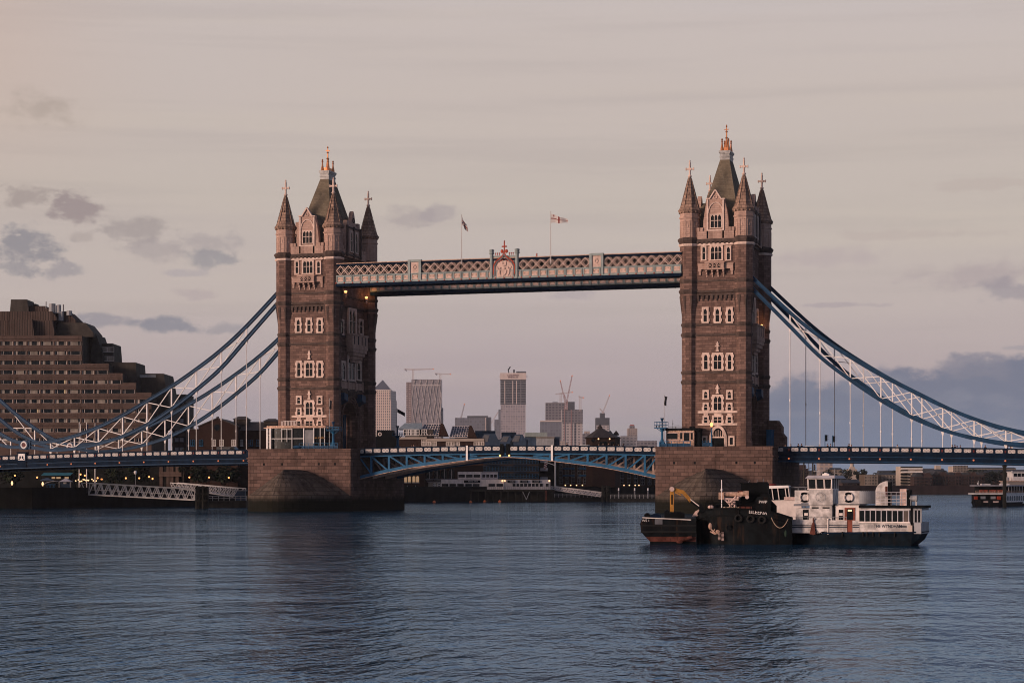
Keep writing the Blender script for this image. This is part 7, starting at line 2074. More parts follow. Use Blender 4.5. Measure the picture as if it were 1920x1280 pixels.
def person_mesh(name, top, legs, stride=.25, arm=.1, hatc='hair'):
    me = bpy.data.meshes.new(name)
    V = [(0, 0, .95), (0, 0, 1.2), (0, 0, 1.42), (0, .01, 1.52), (0, -.02, 1.66),             # pelvis chest neckbase neck head
         (-.1, 0, .9), (-.11, -stride * .5, .5), (-.11, -stride * .35 + .02, .08), (-.11, -stride * .35 - .16, .04),
         (.1, 0, .9), (.11, stride * .4, .5), (.11, stride + .04, .1), (.11, stride - .12, .05),
         (-.19, 0, 1.4), (-.26, arm, 1.13), (-.25, arm - .16, .9), (.19, 0, 1.4), (.26, -arm, 1.13), (.25, -arm - .18, .92), (0, -.02, 1.75)]
    E_ = [(0, 1), (1, 2), (2, 3), (3, 4), (4, 19), (0, 5), (5, 6), (6, 7), (7, 8), (0, 9), (9, 10), (10, 11), (11, 12), (2, 13), (13, 14), (14, 15), (2, 16), (16, 17), (17, 18)]
    me.from_pydata(V, E_, [])
    o = bpy.data.objects.new(name, me); COL.objects.link(o)
    m = o.modifiers.new('skin', 'SKIN'); m.use_smooth_shade = True
    R = [.15, .17, .14, .06, .1, .1, .075, .05, .045, .1, .075, .05, .045, .075, .055, .04, .075, .055, .04, .085]
    for d_, r in zip(me.skin_vertices[0].data, R): d_.radius = (r * 1.12, r * .9)
    me.skin_vertices[0].data[0].use_root = True
    s_ = o.modifiers.new('sub', 'SUBSURF'); s_.levels = s_.render_levels = 1
    dg = bpy.context.evaluated_depsgraph_get(); ev = bpy.data.meshes.new_from_object(o.evaluated_get(dg))
    bpy.data.objects.remove(o)
    for k in (top, legs, 'skin'): ev.materials.append(M[k])
    for p in ev.polygons:
        z = p.center.z; x = abs(p.center.x)
        p.material_index = 2 if (z > 1.5 or (x > .2 and z < .98 and z > .8)) else (0 if z > .93 else 1)
        p.use_smooth = True
    ev.name = name
    hb = MB(); hb.ball((0, .02, 1.74), .112, .12, .105, 10, 7); hm = hb.mesh('hair', [hatc])
    return ev, hm
PM = [person_mesh('person', 'coatdark', 'coatdark'), person_mesh('person', 'coatblue', 'coatdark', .3, .14), person_mesh('person', 'coatwhite', 'coatblue', .2, .05)]
def person(px, Y, kind, rz, label, group=None, s=1.0):
    o = onY(px, 838, Y); body, hair = PM[kind]
    ob = bpy.data.objects.new('person', body); COL.objects.link(ob); ob.location = (o.x, Y, ground_z(o.x)); ob.rotation_euler = (0, 0, rz); ob.scale = (s, s, s)
    tag(ob, label, 'person', group); lk('hair', hair, ob)
PE = [(1472.5, 0, 'person in dark clothes nearest the right tower on the right span'), (1483, 1, 'second person from the right tower on the right span'), (1497, 0, 'person in dark clothes left of the pale car roof'), (1503, 0, 'person bending beside the pale car roof on the right span'),
      (1536, 1, 'person left of the two traffic lights'), (1552, 0, 'person between the two traffic lights'), (1557.5, 1, 'person close by the right traffic light'), (1592, 0, 'person at the parapet, left of a close pair by a white hanger'), (1596.5, 0, 'person at the parapet, right of a close pair by a white hanger'),
      (1682.5, 2, 'person in a white shirt on the right span'), (1785.5, 0, 'first of four people walking in a row on the right span'), (1790.5, 0, 'second of four people walking in a row on the right span'), (1794.5, 1, 'third of four people walking in a row on the right span'), (1800.5, 0, 'last of four people walking in a row on the right span'),
      (1847.5, 0, 'lone person right of the walking row of four'), (1889.5, 0, 'person left of a pair under the chain at the far right'), (1895, 1, 'person right of a pair under the chain at the far right'),
      (772.5, 0, 'person left of two on the left drawbridge leaf'), (776, 1, 'person right of two on the left drawbridge leaf'), (1063, 0, 'person left of the white car on the drawbridge'), (1086, 2, 'person in white beside the white car on the drawbridge'), (1123, 0, 'person left of a group below the pyramid roofed house'),
      (1131, 1, 'person in blue in the group below the pyramid roofed house'), (1141, 0, 'person in dark clothes in the group below the pyramid roofed house'), (1150, 1, 'person at the right of the group below the pyramid roofed house'), (1159.5, 0, 'tall person just right of the pyramid roofed house'), (1168.5, 0, 'lone person between the pyramid roofed house and the right pier')]
for i, (px, k, lab) in enumerate(PE):
    person(px, -8.6 - .5 * (i % 3), k, (i * 1.37) % 6.28, lab, 'people crossing the bridge', .96 + .03 * (i % 4))

# ================================================================== boats
class PV:
    """frame along a boat's near side: x along it, y across it away from us, z up from the water"""
    def __init__(s, px, py, ang):
        s.o = onZ(px, py, 0); s.a = ang; s.e = Vector((cos(ang), sin(ang), 0)); s.n = Vector((-sin(ang), cos(ang), 0))
    def hit(s, px, py, dy=0):
        a = W(px, py, 1) - C0; q = s.o + s.n * dy; tt = (q - C0).dot(s.n) / a.dot(s.n); return C0 + a * tt
    def X(s, px, dy=0): return (s.hit(px, HOR, dy) - s.o).dot(s.e)
    def P(s, px, py, dy=0):
        p = s.hit(px, py, dy); return ((p - s.o).dot(s.e), p.z)
    def thing(s, name, label, cat, group=None): return thing(name, label, cat, s.o, s.a, group)
    def box(s, mb, x0, x1, y0, y1, dy, dep):
        """front face spans these pixels at offset dy"""
        a, za = s.P(x0, y1, dy); b, zb = s.P(x1, y0, dy); return mb.box(min(a, b), max(a, b), dy, dy + dep, min(za, zb), max(za, zb))

def passenger_boat():
    v = PV(1560, 1021, radians(-6)); t = v.thing('passenger_boat', 'white passenger boat with a wheelhouse and a black hull, right of the black barge', 'boat')
    q = lambda x, y, dy=0: v.P(1500 + x / 8, 880 + y / 8, dy)
    X = lambda x, dy=0: v.X(1500 + x / 8, dy)
    W_ = 3.6
    xl, xr = X(-230), X(1875) - .3
    zd0, zd1 = q(0, 948)[1], q(1850, 930)[1]
    # hull: plan with rounded bow at the left and raked stern
    mb = MB(); n = 16; st = []
    for k in range(n + 1):
        u = k / n; x = xl + (xr - xl) * u
        wv = min(1, (u * 3.2) ** .6 if u < .3 else 1) * (1 if u < .93 else 1 - (u - .93) * 2.5)
        zd = zd0 + (zd1 - zd0) * u + (.25 * (1 - u * 4) if u < .25 else 0)
        zb = -.5 if u < .86 else -.5 + (u - .86) / .14 * 1.0
        bot = .92 * wv
        xx = x - (.35 * (u - .86) / .14 if u > .86 else 0)
        st.append([(x, W_ / 2 - W_ / 2 * wv, zd), (xx, W_ / 2 - W_ / 2 * bot, zb), (xx, W_ / 2 + W_ / 2 * bot, zb), (x, W_ / 2 + W_ / 2 * wv, zd)])
    i = mb.add([p for s_ in st for p in s_])
    for k in range(n): a, b = 4 * k, 4 * k + 4; mb.faces(i, [(a, b, b + 1, a + 1), (a + 1, b + 1, b + 2, a + 2), (a + 2, b + 2, b + 3, a + 3), (a + 3, b + 3, b, a)])
    mb.faces(i, [(0, 1, 2, 3), (4 * n + 3, 4 * n + 2, 4 * n + 1, 4 * n)])
    h = mb.obj('hull', 'hullnavy', t)
    mb = MB()
    for a, b in zip(st, st[1:]): mb.bar((a[0][0], a[0][1] - .02, a[0][2] - .05), (b[0][0], b[0][1] - .02, b[0][2] - .05), .12, .14)
    mb.obj('rubbing_strake', 'navy', h)
    mb = MB()
    for x in (950, 1010, 1195, 1425, 1100, 640): mb.tube((X(x), -.08, zd0 - .25), (X(x), -.08, zd0 + .15), .07, .07, 6)
    mb.obj('fender', 'tyre', h)
    # bulwark panels with blue lines, and a red gangway gap
    def panel(x0, x1, y0, y1, nm='bulwark', mt='boatwhite', dy=0.05, dep=.08):
        a, z0 = q(x0, y1, dy); b, z1 = q(x1, y0, dy); mb = MB(); mb.box(a, b, dy, dy + dep, z0, z1); return mb.obj(nm, mt, t)
    for x0, x1, y0 in ((-180, 415, 752), (428, 705, 760), (787, 888, 762)):
        p = panel(x0, x1, y0, 948)
        mb = MB()
        for y in (835, 862): a, z = q(x0, y, 0); b, _ = q(x1, y, 0); mb.box(a, b, .03, .05, z - .035, z + .035)
        mb.obj('blue_line', 'navy', p)
    panel(706, 783, 770, 948, 'boarding_gate', 'woodred', .1)
    for x, y in ((-195, 740), (420, 745)): a, z1 = q(x, y); mb = MB(); mb.tube((a, 0, zd0 - .1), (a, 0, z1), .06, .06, 8); mb.ball((a, 0, z1), .1, .1, .1, 8, 5); mb.obj('bollard_post', 'cream', t)
    # main saloon
    x0, x1 = X(888), X(1655); zb, zw0, zw1, zt = q(1200, 940)[1], q(1200, 778)[1], q(1200, 605)[1], q(1200, 575)[1]
    mb = MB(); mb.box(x0, x1, .06, W_ - .3, zb - .15, zw0 - .06); mb.box(x0, x1, .06, W_ - .3, zw1, zt); mb.box(x0, x1, .5, W_ - .6, zw0 - .06, zw1)
    s_ = mb.obj('saloon', 'boatwhite', t)
    mb = MB(); mb.box(x0 - .05, X(1650), -.02, .1, zw0 - .12, zw0); mb.obj('window_sill', 'cream', s_)
    nw = 9
    for k in range(nw):
        a, b = x0 + (x1 - .15 - x0) * k / nw, x0 + (x1 - .15 - x0) * (k + 1) / nw
        mb = MB(); mb.box(a + .03, b - .03, .1, .13, zw0, zw1); w = mb.obj('window', 'glass' if k < 8 else 'walkglass', s_)
        mb = MB(); mb.box(b - .04, b + .04, .05, .16, zw0, zw1); mb.box(a, b, .06, .14, zw1 - .06, zw1); mb.obj('frame', 'roofgrey', w)
    zr0, zr1 = q(1200, 575)[1], q(1200, 537)[1]
    mb = MB(); mb.box(X(885), X(1840), -.12, W_ - .1, zr0, zr1); mb.obj('saloon_roof', 'black', t)
    text('lettering', 'THE WYNDHAM', .42, 'navy', s_, ((q(1315, 850)[0]), .045, q(1315, 850)[1]), sx=.78)
    mb = MB(); a, z0 = q(1012, 890, .04); b, z1 = q(1140, 822, .04); mb.box(a, b, .035, .05, z0, z0 + .03)
    for k in range(5): mb.box(a, a + (b - a) * (1 - .1 * k), .035, .05, z0 + .08 + .07 * k, z0 + .11 + .07 * k)
    mb.obj('emblem_lines', 'midgrey', s_)
    mb = MB()
    for y in (843, 858): a, z = q(1480, y); b, _ = q(1600, y); mb.box(a, b, .03, .058, z - .03, z + .03)
    mb.obj('blue_line', 'navy', s_)
    # open stern with posts
    mb = MB(); mb.box(X(1655), X(1705), .2, W_ - .4, zb - .1, zt); mb.obj('stern_door', 'shade', t)
    mb = MB(); mb.box(X(1705), X(1815), .06, W_ - .3, zb - .1, zw0 - .05); mb.box(X(1705), X(1815), .06, W_ - .3, zw1, zt)
    for x in (1708, 1760, 1812): mb.box(X(x) - .05, X(x) + .05, .06, .2, zw0 - .1, zt)
    mb.obj('stern_screen', 'grey', t)
    mb = MB(); mb.box(X(1712), X(1808), .12, .16, zw0, zw1); mb.obj('stern_window', 'glass', t)
    mb = MB(); a, z0 = q(1625, 930, -.1); b, z1 = q(1685, 835, -.1); mb.box(a, b, -.12, -.06, z0, z1); mb.obj('notice_board', 'farpale', t)
    # fore cabin and wheelhouse block
    a, z0 = q(-20, 752, .4); b, z1 = q(150, 580, .4); mb = MB(); mb.box(X(-65, .4), b, .4, W_ - .5, zd0, z1); fc = mb.obj('fore_cabin', 'boatwhite', t)
    a, z0 = q(42, 748, .38); b, z1 = q(128, 600, .38); mb = MB(); mb.box(a, b, .37, .4, z0, z1); w = mb.obj('window', 'glass', fc)
    a, z0 = q(65, 688, .36); b, z1 = q(118, 650, .36); mb = MB(); mb.box(a, b, .35, .37, z0, z1); mb.obj('notice', 'cream', w)
    mb = MB(); a, z0 = q(-90, 545, .3); b, z1 = q(150, 505, .3); mb.box(a, b, .2, W_ - .2, z0, z1 - .06); mb.obj('fore_roof', 'midgrey', t)
    wx0, wx1 = X(145, .15), X(478, .15); wd = 2.0
    zc = q(300, 530, .15)[1]
    mb = MB(); mb.box(wx0, wx1, .15, .15 + wd, zd0, zc); bl = mb.obj('lower_block', 'boatwhite', t)
    mb = MB(); a, z0 = q(478, 755, .7); mb.box(wx1, wx1 + .05, .2, wd, zd0, zc - .1); mb.obj('side_panel', 'midgrey', bl)
    for x0_, x1_ in ((178, 278), (338, 440)):
        a, z0 = q(x0_, 582, .13); b, z1 = q(x1_, 562, .13); mb = MB(); mb.box(a, b, .12, .15, z0, z1); mb.obj('slot', 'shade', bl)
    ux0, ux1 = X(130, .0), X(490, .0); zu = q(300, 298, 0)[1]
    mb = MB(); mb.box(ux0, ux1, .0, .0 + wd + .3, zc, zu); ub = mb.obj('upper_block', 'boatwhite', t)
    a, z = q(310, 412, -.01)
    mb = MB(); mb.ring((a, -.01, z), .44, .018, 'y', 32, 5); em = mb.obj('round_emblem', 'grey', ub)
    r = .34
    for word, up in (('THAMES', 1), ('BOATS', -1)):
        for k, ch in enumerate(word):
            an = (pi / 2 - (k - (len(word) - 1) / 2) * .36) if up > 0 else (-pi / 2 + (k - (len(word) - 1) / 2) * .36)
            text('lettering', ch, .15, 'midgrey', em, (a + r * cos(an), -.012, z + r * sin(an)), (pi / 2, -(an - pi / 2) if up > 0 else -(an + pi / 2), 0), .004)
    mb = MB(); mb.ball((a, -.01, z), .05, .02, .09, 6, 4); mb.obj('emblem_mark', 'grey', em)
    # wheelhouse glazing
    zg0, zg1 = q(300, 280, .05)[1], q(300, 138, .05)[1]; gx0, gx1 = X(118, .05), X(482, .05); D2 = wd + .2
    mb = MB(); mb.box(gx0 + .06, gx1 - .02, .12, D2 - .1, zu, zg1); g = mb.obj('wheelhouse', 'glass', t)
    mb = MB()
    for k in range(4): x = gx0 + (gx1 - gx0) * (k / 3); mb.bar((x + (.05 if k < 3 else -.05), .08, zu), (x, .05, zg1 + .05), .13, .1)
    for k in range(1, 4): y = .05 + (D2 - .1) * k / 3; mb.bar((gx1, y, zu), (gx1, y, zg1 + .05), .09, .09)
    mb.box(gx0 - .05, gx1 + .05, 0, .14, zg0 - .12, zg0 - .02); mb.box(gx1 - .08, gx1 + .04, 0, D2, zg0 - .12, zg0 - .02); mb.box(gx0, gx1, .03, .13, zg1 - .04, zg1 + .1)
    mb.obj('frame', 'cream', g)
    z0, z1 = q(300, 130, -.3)[1], q(300, 86, -.3)[1]
    mb = MB(); a, b = X(85, -.3), X(520, -.3)
    i = mb.add([(a - .05, -.3, z0), (b, -.3, z0), (b + .35, D2 + .3, z0), (a, D2 + .3, z0), (a + .15, 0, z1), (b - .1, 0, z1), (b + .1, D2, z1), (a + .15, D2, z1)]); mb.faces(i, [(3, 2, 1, 0), (4, 5, 6, 7), (0, 1, 5, 4), (1, 2, 6, 5), (2, 3, 7, 6), (3, 0, 4, 7)])
    ro = mb.obj('wheelhouse_roof', 'roofgrey', t)
    mb = MB(); mb.box((a + b) / 2 - .1, (a + b) / 2 + .5, .8, 1.3, z1, z1 + .14); mb.ball(((a + b) / 2 + .2, 1, z1 + .16), .2, .2, .1, 8, 5); mb.obj('roof_lamp', 'white', ro)
    mb = MB(); xm = (a + b) / 2
    mb.tube((xm - .6, .9, z1), (xm - .6, .9, z1 + .9), .02, .012, 6); mb.tube((xm + .9, 1.2, z1), (xm + .9, 1.2, z1 + .6), .02, .012, 6); mb.box(xm - .9, xm - .3, .87, .93, z1 + .35, z1 + .4)
    mb.obj('aerials', 'grey', ro)
    mb = MB()
    ra, z0r = q(-170, 752, .1); rb, _ = q(700, 752, .1)
    for k in range(10): x = ra + (rb - ra) * k / 9; mb.tube((x, .1, z0r - .1), (x, .1, z0r + .28), .015, .015, 5)
    mb.tube((ra, .1, z0r + .28), (rb, .1, z0r + .28), .018, .018, 5); mb.obj('hand_rail', 'grey', t)
    # upper deck bulwarks with life rings
    def ring(x, y, dy, par):
        a, z = q(x, y, dy)
        for k in range(4):
            mb = MB(); pts = []
            for j in range(7):
                an = pi / 4 + k * pi / 2 + j / 6 * pi / 2; pts.append((a + .37 * cos(an), dy, z + .37 * sin(an)))
            mb.path(pts, .085, 8)
            if k == 0: r_ = mb.obj('life_ring', 'black', par)
            else: mb.obj('ring_segment', 'cream' if k % 2 else 'black', r_)
    a, z0 = q(-80, 500, .3); b, z1 = q(132, 310, .3); mb = MB(); mb.box(a, b, .3, .38, z0, z1); ud = mb.obj('upper_bulwark', 'boatwhite', t); ring(62, 415, .2, ud)
    a, z0 = q(575, 512, .3); b, z1 = q(890, 318, .3); mb = MB(); mb.box(a, b, .3, .38, z0, z1); ud2 = mb.obj('upper_bulwark', 'boatwhite', t); ring(725, 416, .2, ud2)
    bx_ = b; cx1 = X(1135, .9)
    mb = MB(); pr = None
    for k in range(9):
        an = k / 8 * pi / 2; p = (bx_ + (cx1 - bx_) * (k / 8) ** .9, .3 + 1.0 * (1 - cos(an)))
        if pr: mb.hexa([(pr[0], pr[1], z0), (p[0], p[1], z0), (p[0], p[1] + .08, z0), (pr[0], pr[1] + .08, z0), (pr[0], pr[1], z1), (p[0], p[1], z1 - .04), (p[0], p[1] + .08, z1 - .04), (pr[0], pr[1] + .08, z1)])
        pr = p
    mb.obj('curved_screen', 'grey', t)
    mb = MB(); mb.box(ux1 - .1, X(900, .5), .4, W_ - .3, z0 - .1, z0); mb.obj('upper_deck', 'midgrey', t)
    a, z0 = q(575, 755, .5); b, z1 = q(890, 545, .5); mb = MB(); mb.box(wx1 + .2, X(888, .5), .5, W_ - .5, zd0, z1 + .2); mc = mb.obj('mid_cabin', 'cream', t)
    a, z0 = q(668, 755, .45); b, z1 = q(825, 570, .45); mb = MB(); mb.box(a, b, .44, .5, zd0, z1); dr = mb.obj('door', 'woodred', mc)
    a, z0_ = q(700, 755, .42); b, z1_ = q(795, 590, .42); mb = MB(); mb.box(a, b, .42, .44, z0_, z1_); mb.obj('door_glass', 'shade', dr)
    a, z0_ = q(718, 625, .4); b, z1_ = q(778, 600, .4); mb = MB(); mb.box(a, b, .4, .42, z0_, z1_); mb.obj('lit_sign', 'lampw', dr)
    a, z0_ = q(580, 752, .45); b, z1_ = q(645, 600, .45); mb = MB(); mb.box(a, b, .46, .5, z0_, z1_); w = mb.obj('window', 'glass', mc)
    a, z0_ = q(588, 690, .44); b, z1_ = q(640, 650, .44); mb = MB(); mb.box(a, b, .44, .46, z0_, z1_); mb.obj('notice', 'cream', w)
    # stair fin, rails, funnel, life raft
    zz = zr1
    a, b = X(1132, 1.0), X(1318, 1.0); zt_ = q(1310, 170, 1.0)[1]
    pts = [(b, zz), (a, zz), (a, q(1132, 330, 1)[1])] + [(a + (b - a) * (1 - cos(k / 8 * pi / 2)), q(1132, 330, 1)[1] + (zt_ - q(1132, 330, 1)[1]) * (sin(k / 8 * pi / 2))) for k in range(1, 9)]
    mb = MB(); mb.prism(pts, 'xz', 1.0, 1.08); f_ = mb.obj('stair_fin', 'boatwhite', t)
    mb = MB(); mb.box(b, b + .28, 1.0, 1.4, zz, zt_ - .1); mb.obj('stair_post', 'black', f_)
    a2, z0_ = q(1278, 400, .95); b2, z1_ = q(1310, 250, .95); mb = MB(); mb.box(a2, b2, .96, 1.0, z0_, z1_); mb.obj('brown_panel', 'rust', f_)
    mb = MB(); ra, rb = X(1135, .3), X(1600, .3); rz_ = [q(1300, y, .3)[1] for y in (340, 388, 440, 490)]
    for z in rz_: mb.tube((ra, .3, z), (rb, .3, z), .025, .025, 6)
    for k in range(7): x = ra + (rb - ra) * k / 6; mb.tube((x, .3, zz), (x, .3, rz_[0]), .025, .025, 6)
    mb.obj('deck_railing', 'roofgrey', t)
    a, z0_ = q(1497, 528, .8); b, z1_ = q(1598, 290, .8); mb = MB(); mb.box(a, b, .8, 1.6, zz, z1_); fu_ = mb.obj('funnel', 'tarp', t)
    mb = MB(); mb.box(b, X(1648, .8), .75, 1.65, zz, q(1620, 305, .8)[1]); mb.obj('funnel_back', 'black', fu_)
    a, z0_ = q(1700, 432, 1.0); mb = MB(); mb.tube((a - .3, 1.0, z0_), (a + .35, 1.0, z0_), .26, .26, 12); lr = mb.obj('life_raft', 'grey', t)
    mb = MB()
    for x in (a - .2, a + .25):
        mb.bar((x, .85, z0_ - .2), (x, .85, zz), .05, .05); mb.bar((x, 1.15, z0_ - .2), (x, 1.15, zz), .05, .05); mb.ring((x, 1.0, z0_), .27, .02, 'x', 12, 4)
    mb.obj('cradle', 'mast', lr)
    # anchor and windlass on the side
    a, z = q(200, 850, -.05); mb = MB()
    mb.bar((a, -.08, z - .75), (a, -.08, z + .75), .09, .09); mb.hexa([(a - .32, -.12, z - .7), (a + .2, -.12, z - .7), (a + .2, -.02, z - .7), (a - .32, -.02, z - .7), (a - .1, -.12, z + .3), (a + .1, -.12, z + .3), (a + .1, -.02, z + .3), (a - .1, -.02, z + .3)]); mb.obj('anchor', 'rust', t)
    mb = MB(); b, z2 = q(280, 935, -.05); mb.path([(a + .15, -.08, z - .2), (a + .4, -.08, z - .7), (b + .3, -.08, z2), (b + .6, -.08, z2 + .05)], .035, 6); mb.obj('chain', 'black', t)
    return v
passenger_boat()

def barge():
    v = PV(1390, 1020.5, radians(8)); t = v.thing('black_barge', 'big black barge with its name in white and an anchor on its side', 'boat')
    q = lambda x, y, dy=0: v.P(1190 + x / 6.62, 900 + y / 6.62, dy)
    X = lambda x, dy=0: v.X(1190 + x / 6.62, dy)
    sh = [(738, 455), (800, 388), (900, 365), (1050, 350), (1250, 350), (1400, 360), (1600, 382), (1760, 410), (1950, 470)]
    mb = MB(); BW = 5.2; st = []
    for k, (x, y) in enumerate(sh):
        a, z = q(x, y); w = [.02, .42, .7, .9, 1, 1, 1, 1, .9][k]; wb = [.02, .2, .42, .7, .92, .97, .97, .95, .85][k]
        yo = BW / 2 * (1 - w); yb = BW / 2 * (1 - wb)
        st.append([(a, yo, z), (a + (.02 if k else .05), (yo * .6 + yb * .4), z * .55), (a, yb, -.6), (a, BW - yb, -.6), (a, BW - yo, z)])
    # put the widest section on the near plane
    i = mb.add([p for s_ in st for p in s_]); n = len(st)
    for k in range(n - 1):
        a, b = 5 * k, 5 * k + 5
        mb.faces(i, [(a + j, b + j, b + j + 1, a + j + 1) for j in range(4)] + [(a + 4, b + 4, b, a)])
    mb.faces(i, [(0, 1, 2, 3, 4), (5 * n - 1, 5 * n - 2, 5 * n - 3, 5 * n - 4, 5 * n - 5)])
    h = mb.obj('hull', 'hullblack', t)
    mb = MB()
    for a, b in zip(st, st[1:]): mb.bar((a[0][0], a[0][1] - .02, a[0][2]), (b[0][0], b[0][1] - .02, b[0][2]), .14, .14); mb.bar((a[0][0], a[0][1] + (a[1][1] - a[0][1]) * .4 - .03, a[0][2] * .8), (b[0][0], b[0][1] + (b[1][1] - b[0][1]) * .4 - .03, b[0][2] * .8), .08, .1)
    mb.obj('rubbing_strake', 'black', h)
    a, z = q(1530, 400); text('lettering', 'EILEENA', .44, 'white', h, (a, -.06, z), (pi / 2, radians(5), 0), .006)
    mb = MB(); a, z = q(1170, 585); mb.ring((a, .0, z), .2, .04, 'y', 16, 5); mb.tube((a, .05, z), (a, .12, z), .19, .19, 14); mb.obj('porthole', 'black', h)
    # anchor
    a, z = q(935, 570, -.1); b, z2 = q(1030, 640, -.1); c_, z3 = q(985, 670, -.1)
    mb = MB(); mb.ball((a, .15, z), .16, .1, .3, 8, 6); mb.bar((a - .05, .15, z - .1), (c_ + .1, .12, z3 + .05), .12, .1); mb.bar((c_ - .35, .1, z3 + .25), (c_ + .1, .08, z3), .1, .1); mb.bar((c_ + .1, .08, z3), (b + .15, .08, z2 + .1), .1, .1); mb.ball((b, .08, z2), .2, .08, .2, 8, 5); mb.bar((c_ - .15, .1, z3 + .1), (c_ + .05, .1, z3 + .45), .1, .08)
    mb.obj('anchor', 'rustpale', h)
    mb = MB()
    for x0_, y0_, nn in ((1048, 655, 6), (1090, 650, 7)):
        for k in range(nn): a, z = q(x0_, y0_ + 16 * k, 0); yy = .12 + .014 * (k); mb.box(a - .1, a + .1, -.02 + .1, yy + .3, z - .022, z + .022); 
    mb.obj('draft_marks', 'tarp', h)
    # deck machinery
    def bx(nm, x0, x1, y0, y1, dy, dep, mat, par=t):
        a, z0 = q(x0, y1, dy); b, z1 = q(x1, y0, dy); mb = MB(); mb.box(a, b, dy, dy + dep, z0, z1); return mb.obj(nm, mat, par)
    wn_ = bx('winch', 1040, 1110, 150, 235, 2.0, 1.2, 'rustpale')
    def cyl(nm, x0, x1, y, r, dy, mat, par):
        a, z = q(x0, y, dy); b, _ = q(x1, y, dy); mb = MB(); mb.tube((a, dy, z), (b, dy, z), r, r, 12); return mb.obj(nm, mat, par)
    cyl('drum', 1105, 1300, 172, .2, 2.2, 'rustpale', wn_); cyl('motor', 1300, 1415, 165, .26, 2.2, 'rustpale', wn_)
    bx('motor_cover', 1280, 1345, 128, 150, 2.0, .5, 'rust', wn_)
    a, z = q(1395, 208, 2.0); mb = MB(); mb.tube((a, 1.9, z), (a, 2.1, z), .17, .17, 12); mb.obj('pulley', 'tarp', wn_)
    mb = MB()
    for p, r_ in ((((1070, 225), (1290, 240)), .1), (((1170, 240), (1185, 345)), .07), (((1260, 200), (1180, 280)), .09), (((1230, 260), (1260, 335)), .07), (((1190, 300), (1250, 270)), .07), (((1120, 240), (1180, 300)), .08), (((1330, 190), (1240, 250)), .08)):
        (x0, y0), (x1, y1) = p; a, z = q(x0, y0, 2.1); b, z2 = q(x1, y1, 2.1); mb.tube((a, 2.1, z), (b, 2.1, z2), r_, r_, 8)
    for x, y in ((1190, 320), (1245, 320), (1215, 290), (1285, 215)): a, z = q(x, y, 2.0); mb.ball((a, 2.0, z), .13, .13, .13, 8, 5)
    mb.obj('linkage', 'tarp', wn_)
    a, z0 = q(1080, 306, 1.8); _, z1 = q(1080, -5, 1.8); mb = MB(); mb.tube((a, 1.8, z0 - .4), (a, 1.8, z1), .05, .04, 8); mb.ball((a, 1.8, z0 + (z1 - z0) * .6), .1, .1, .16, 6, 4); mb.obj('mast', 'white', t)
    wh = bx('wheelhouse', 1320, 1660, 40, 380, 3.2, 2.0, 'black')
    bx('wheelhouse_wing', 1520, 1650, 20, 160, 2.6, 1.6, 'black', wh)
    bx('wheelhouse_roof', 1310, 1530, 28, 44, 3.0, 2.4, 'hullblack', wh)
    mb = MB(); a, z0 = q(1505, 410, 1.0); b, z1 = q(1690, 225, 1.0); r = .45
    mb.prism([(a, z0), (b, z0), (b, z1)] + [(b - .1, z1 + .12), (a + .1, z1 + .12), (a, z1)], 'xz', 1.0, 2.2); tk = mb.obj('tank', 'hullblack', t)
    bx('tank_hatch', 1560, 1670, 168, 225, 1.1, .9, 'black', tk)
    a, z = q(1592, 270, .98); text('lettering', 'PWP', .36, 'white', tk, (a, .985, z), depth=.006)
    mb = MB(); a, z0 = q(1690, 400, 1.3); b, z1 = q(1760, 290, 1.3); mb.prism([(a, z0), (b, z0), (b, z1 - .2), (a, z1 + .3)], 'xz', 1.3, 2.3); mb.obj('engine_cover', 'black', t)
    bx('deck_boxes', 1290, 1450, 325, 360, .8, .5, 'rust')
    bx('hatch_coaming', 1000, 1500, 300, 352, 2.8, 1.6, 'black')
    mb = MB(); a, z = q(945, 332, 1.4); mb.ball((a, 1.4, z), .28, .2, .18, 8, 5); mb.obj('tarpaulin_roll', 'tarp', t)
    mb = MB(); a, z = q(760, 400, 2.2); mb.hexa([(a - .35, 2.0, z - .35), (a + .2, 2.0, z - .3), (a + .2, 2.5, z - .3), (a - .35, 2.5, z - .35), (a - .05, 2.0, z + .1), (a + .3, 2.0, z + .32), (a + .3, 2.5, z + .32), (a - .05, 2.5, z + .1)]); mb.obj('tarpaulin', 'tarp', t)
    mb = MB()
    for k in range(8):
        x, y = [(690, 500), (700, 530), (708, 560), (716, 590), (728, 620), (735, 650), (730, 690), (728, 730)][k]; a, z = q(x, y, 2.4); mb.ring((a, 2.4, z), .11, .04, 'y' if k % 2 else 'x', 8, 4)
    mb.obj('mooring_chain', 'rust', t)
    for x, y in ((1290, 470), (1440, 480), (1585, 490)):
        a, z = q(x, y, -.12); mb = MB(); mb.ring((a, -.1, z), .27, .1, 'y', 16, 6); mb.bar((a, -.08, z + .25), (a, -.02, z + .85), .04, .04); mb.obj('tyre_fender', 'tyre', h)
    mb = MB()
    for k in range(13):
        a, z = q(880 + 62 * k, 356 + (max(0, k - 8) ** 2) * 2.0, .5); mb.bar((a, .5, z - .1), (a, .5, z + .55), .04, .04)
    for k in range(12):
        a, z = q(880 + 62 * k, 356 + (max(0, k - 8) ** 2) * 2.0, .5); b, z2 = q(942 + 62 * k, 356 + (max(0, k - 7) ** 2) * 2.0, .5); mb.bar((a, .5, z + .52), (b, .5, z2 + .52), .03, .03)
    mb.obj('guard_rail', 'black', t)
    mb = MB()
    for k in range(5): a, z = q(1120 + 45 * k, 348, 1.0); mb.ball((a, 1.0, z + .05), .18, .14, .1, 8, 5)
    mb.obj('coiled_rope', 'rope', t)
    mb = MB()
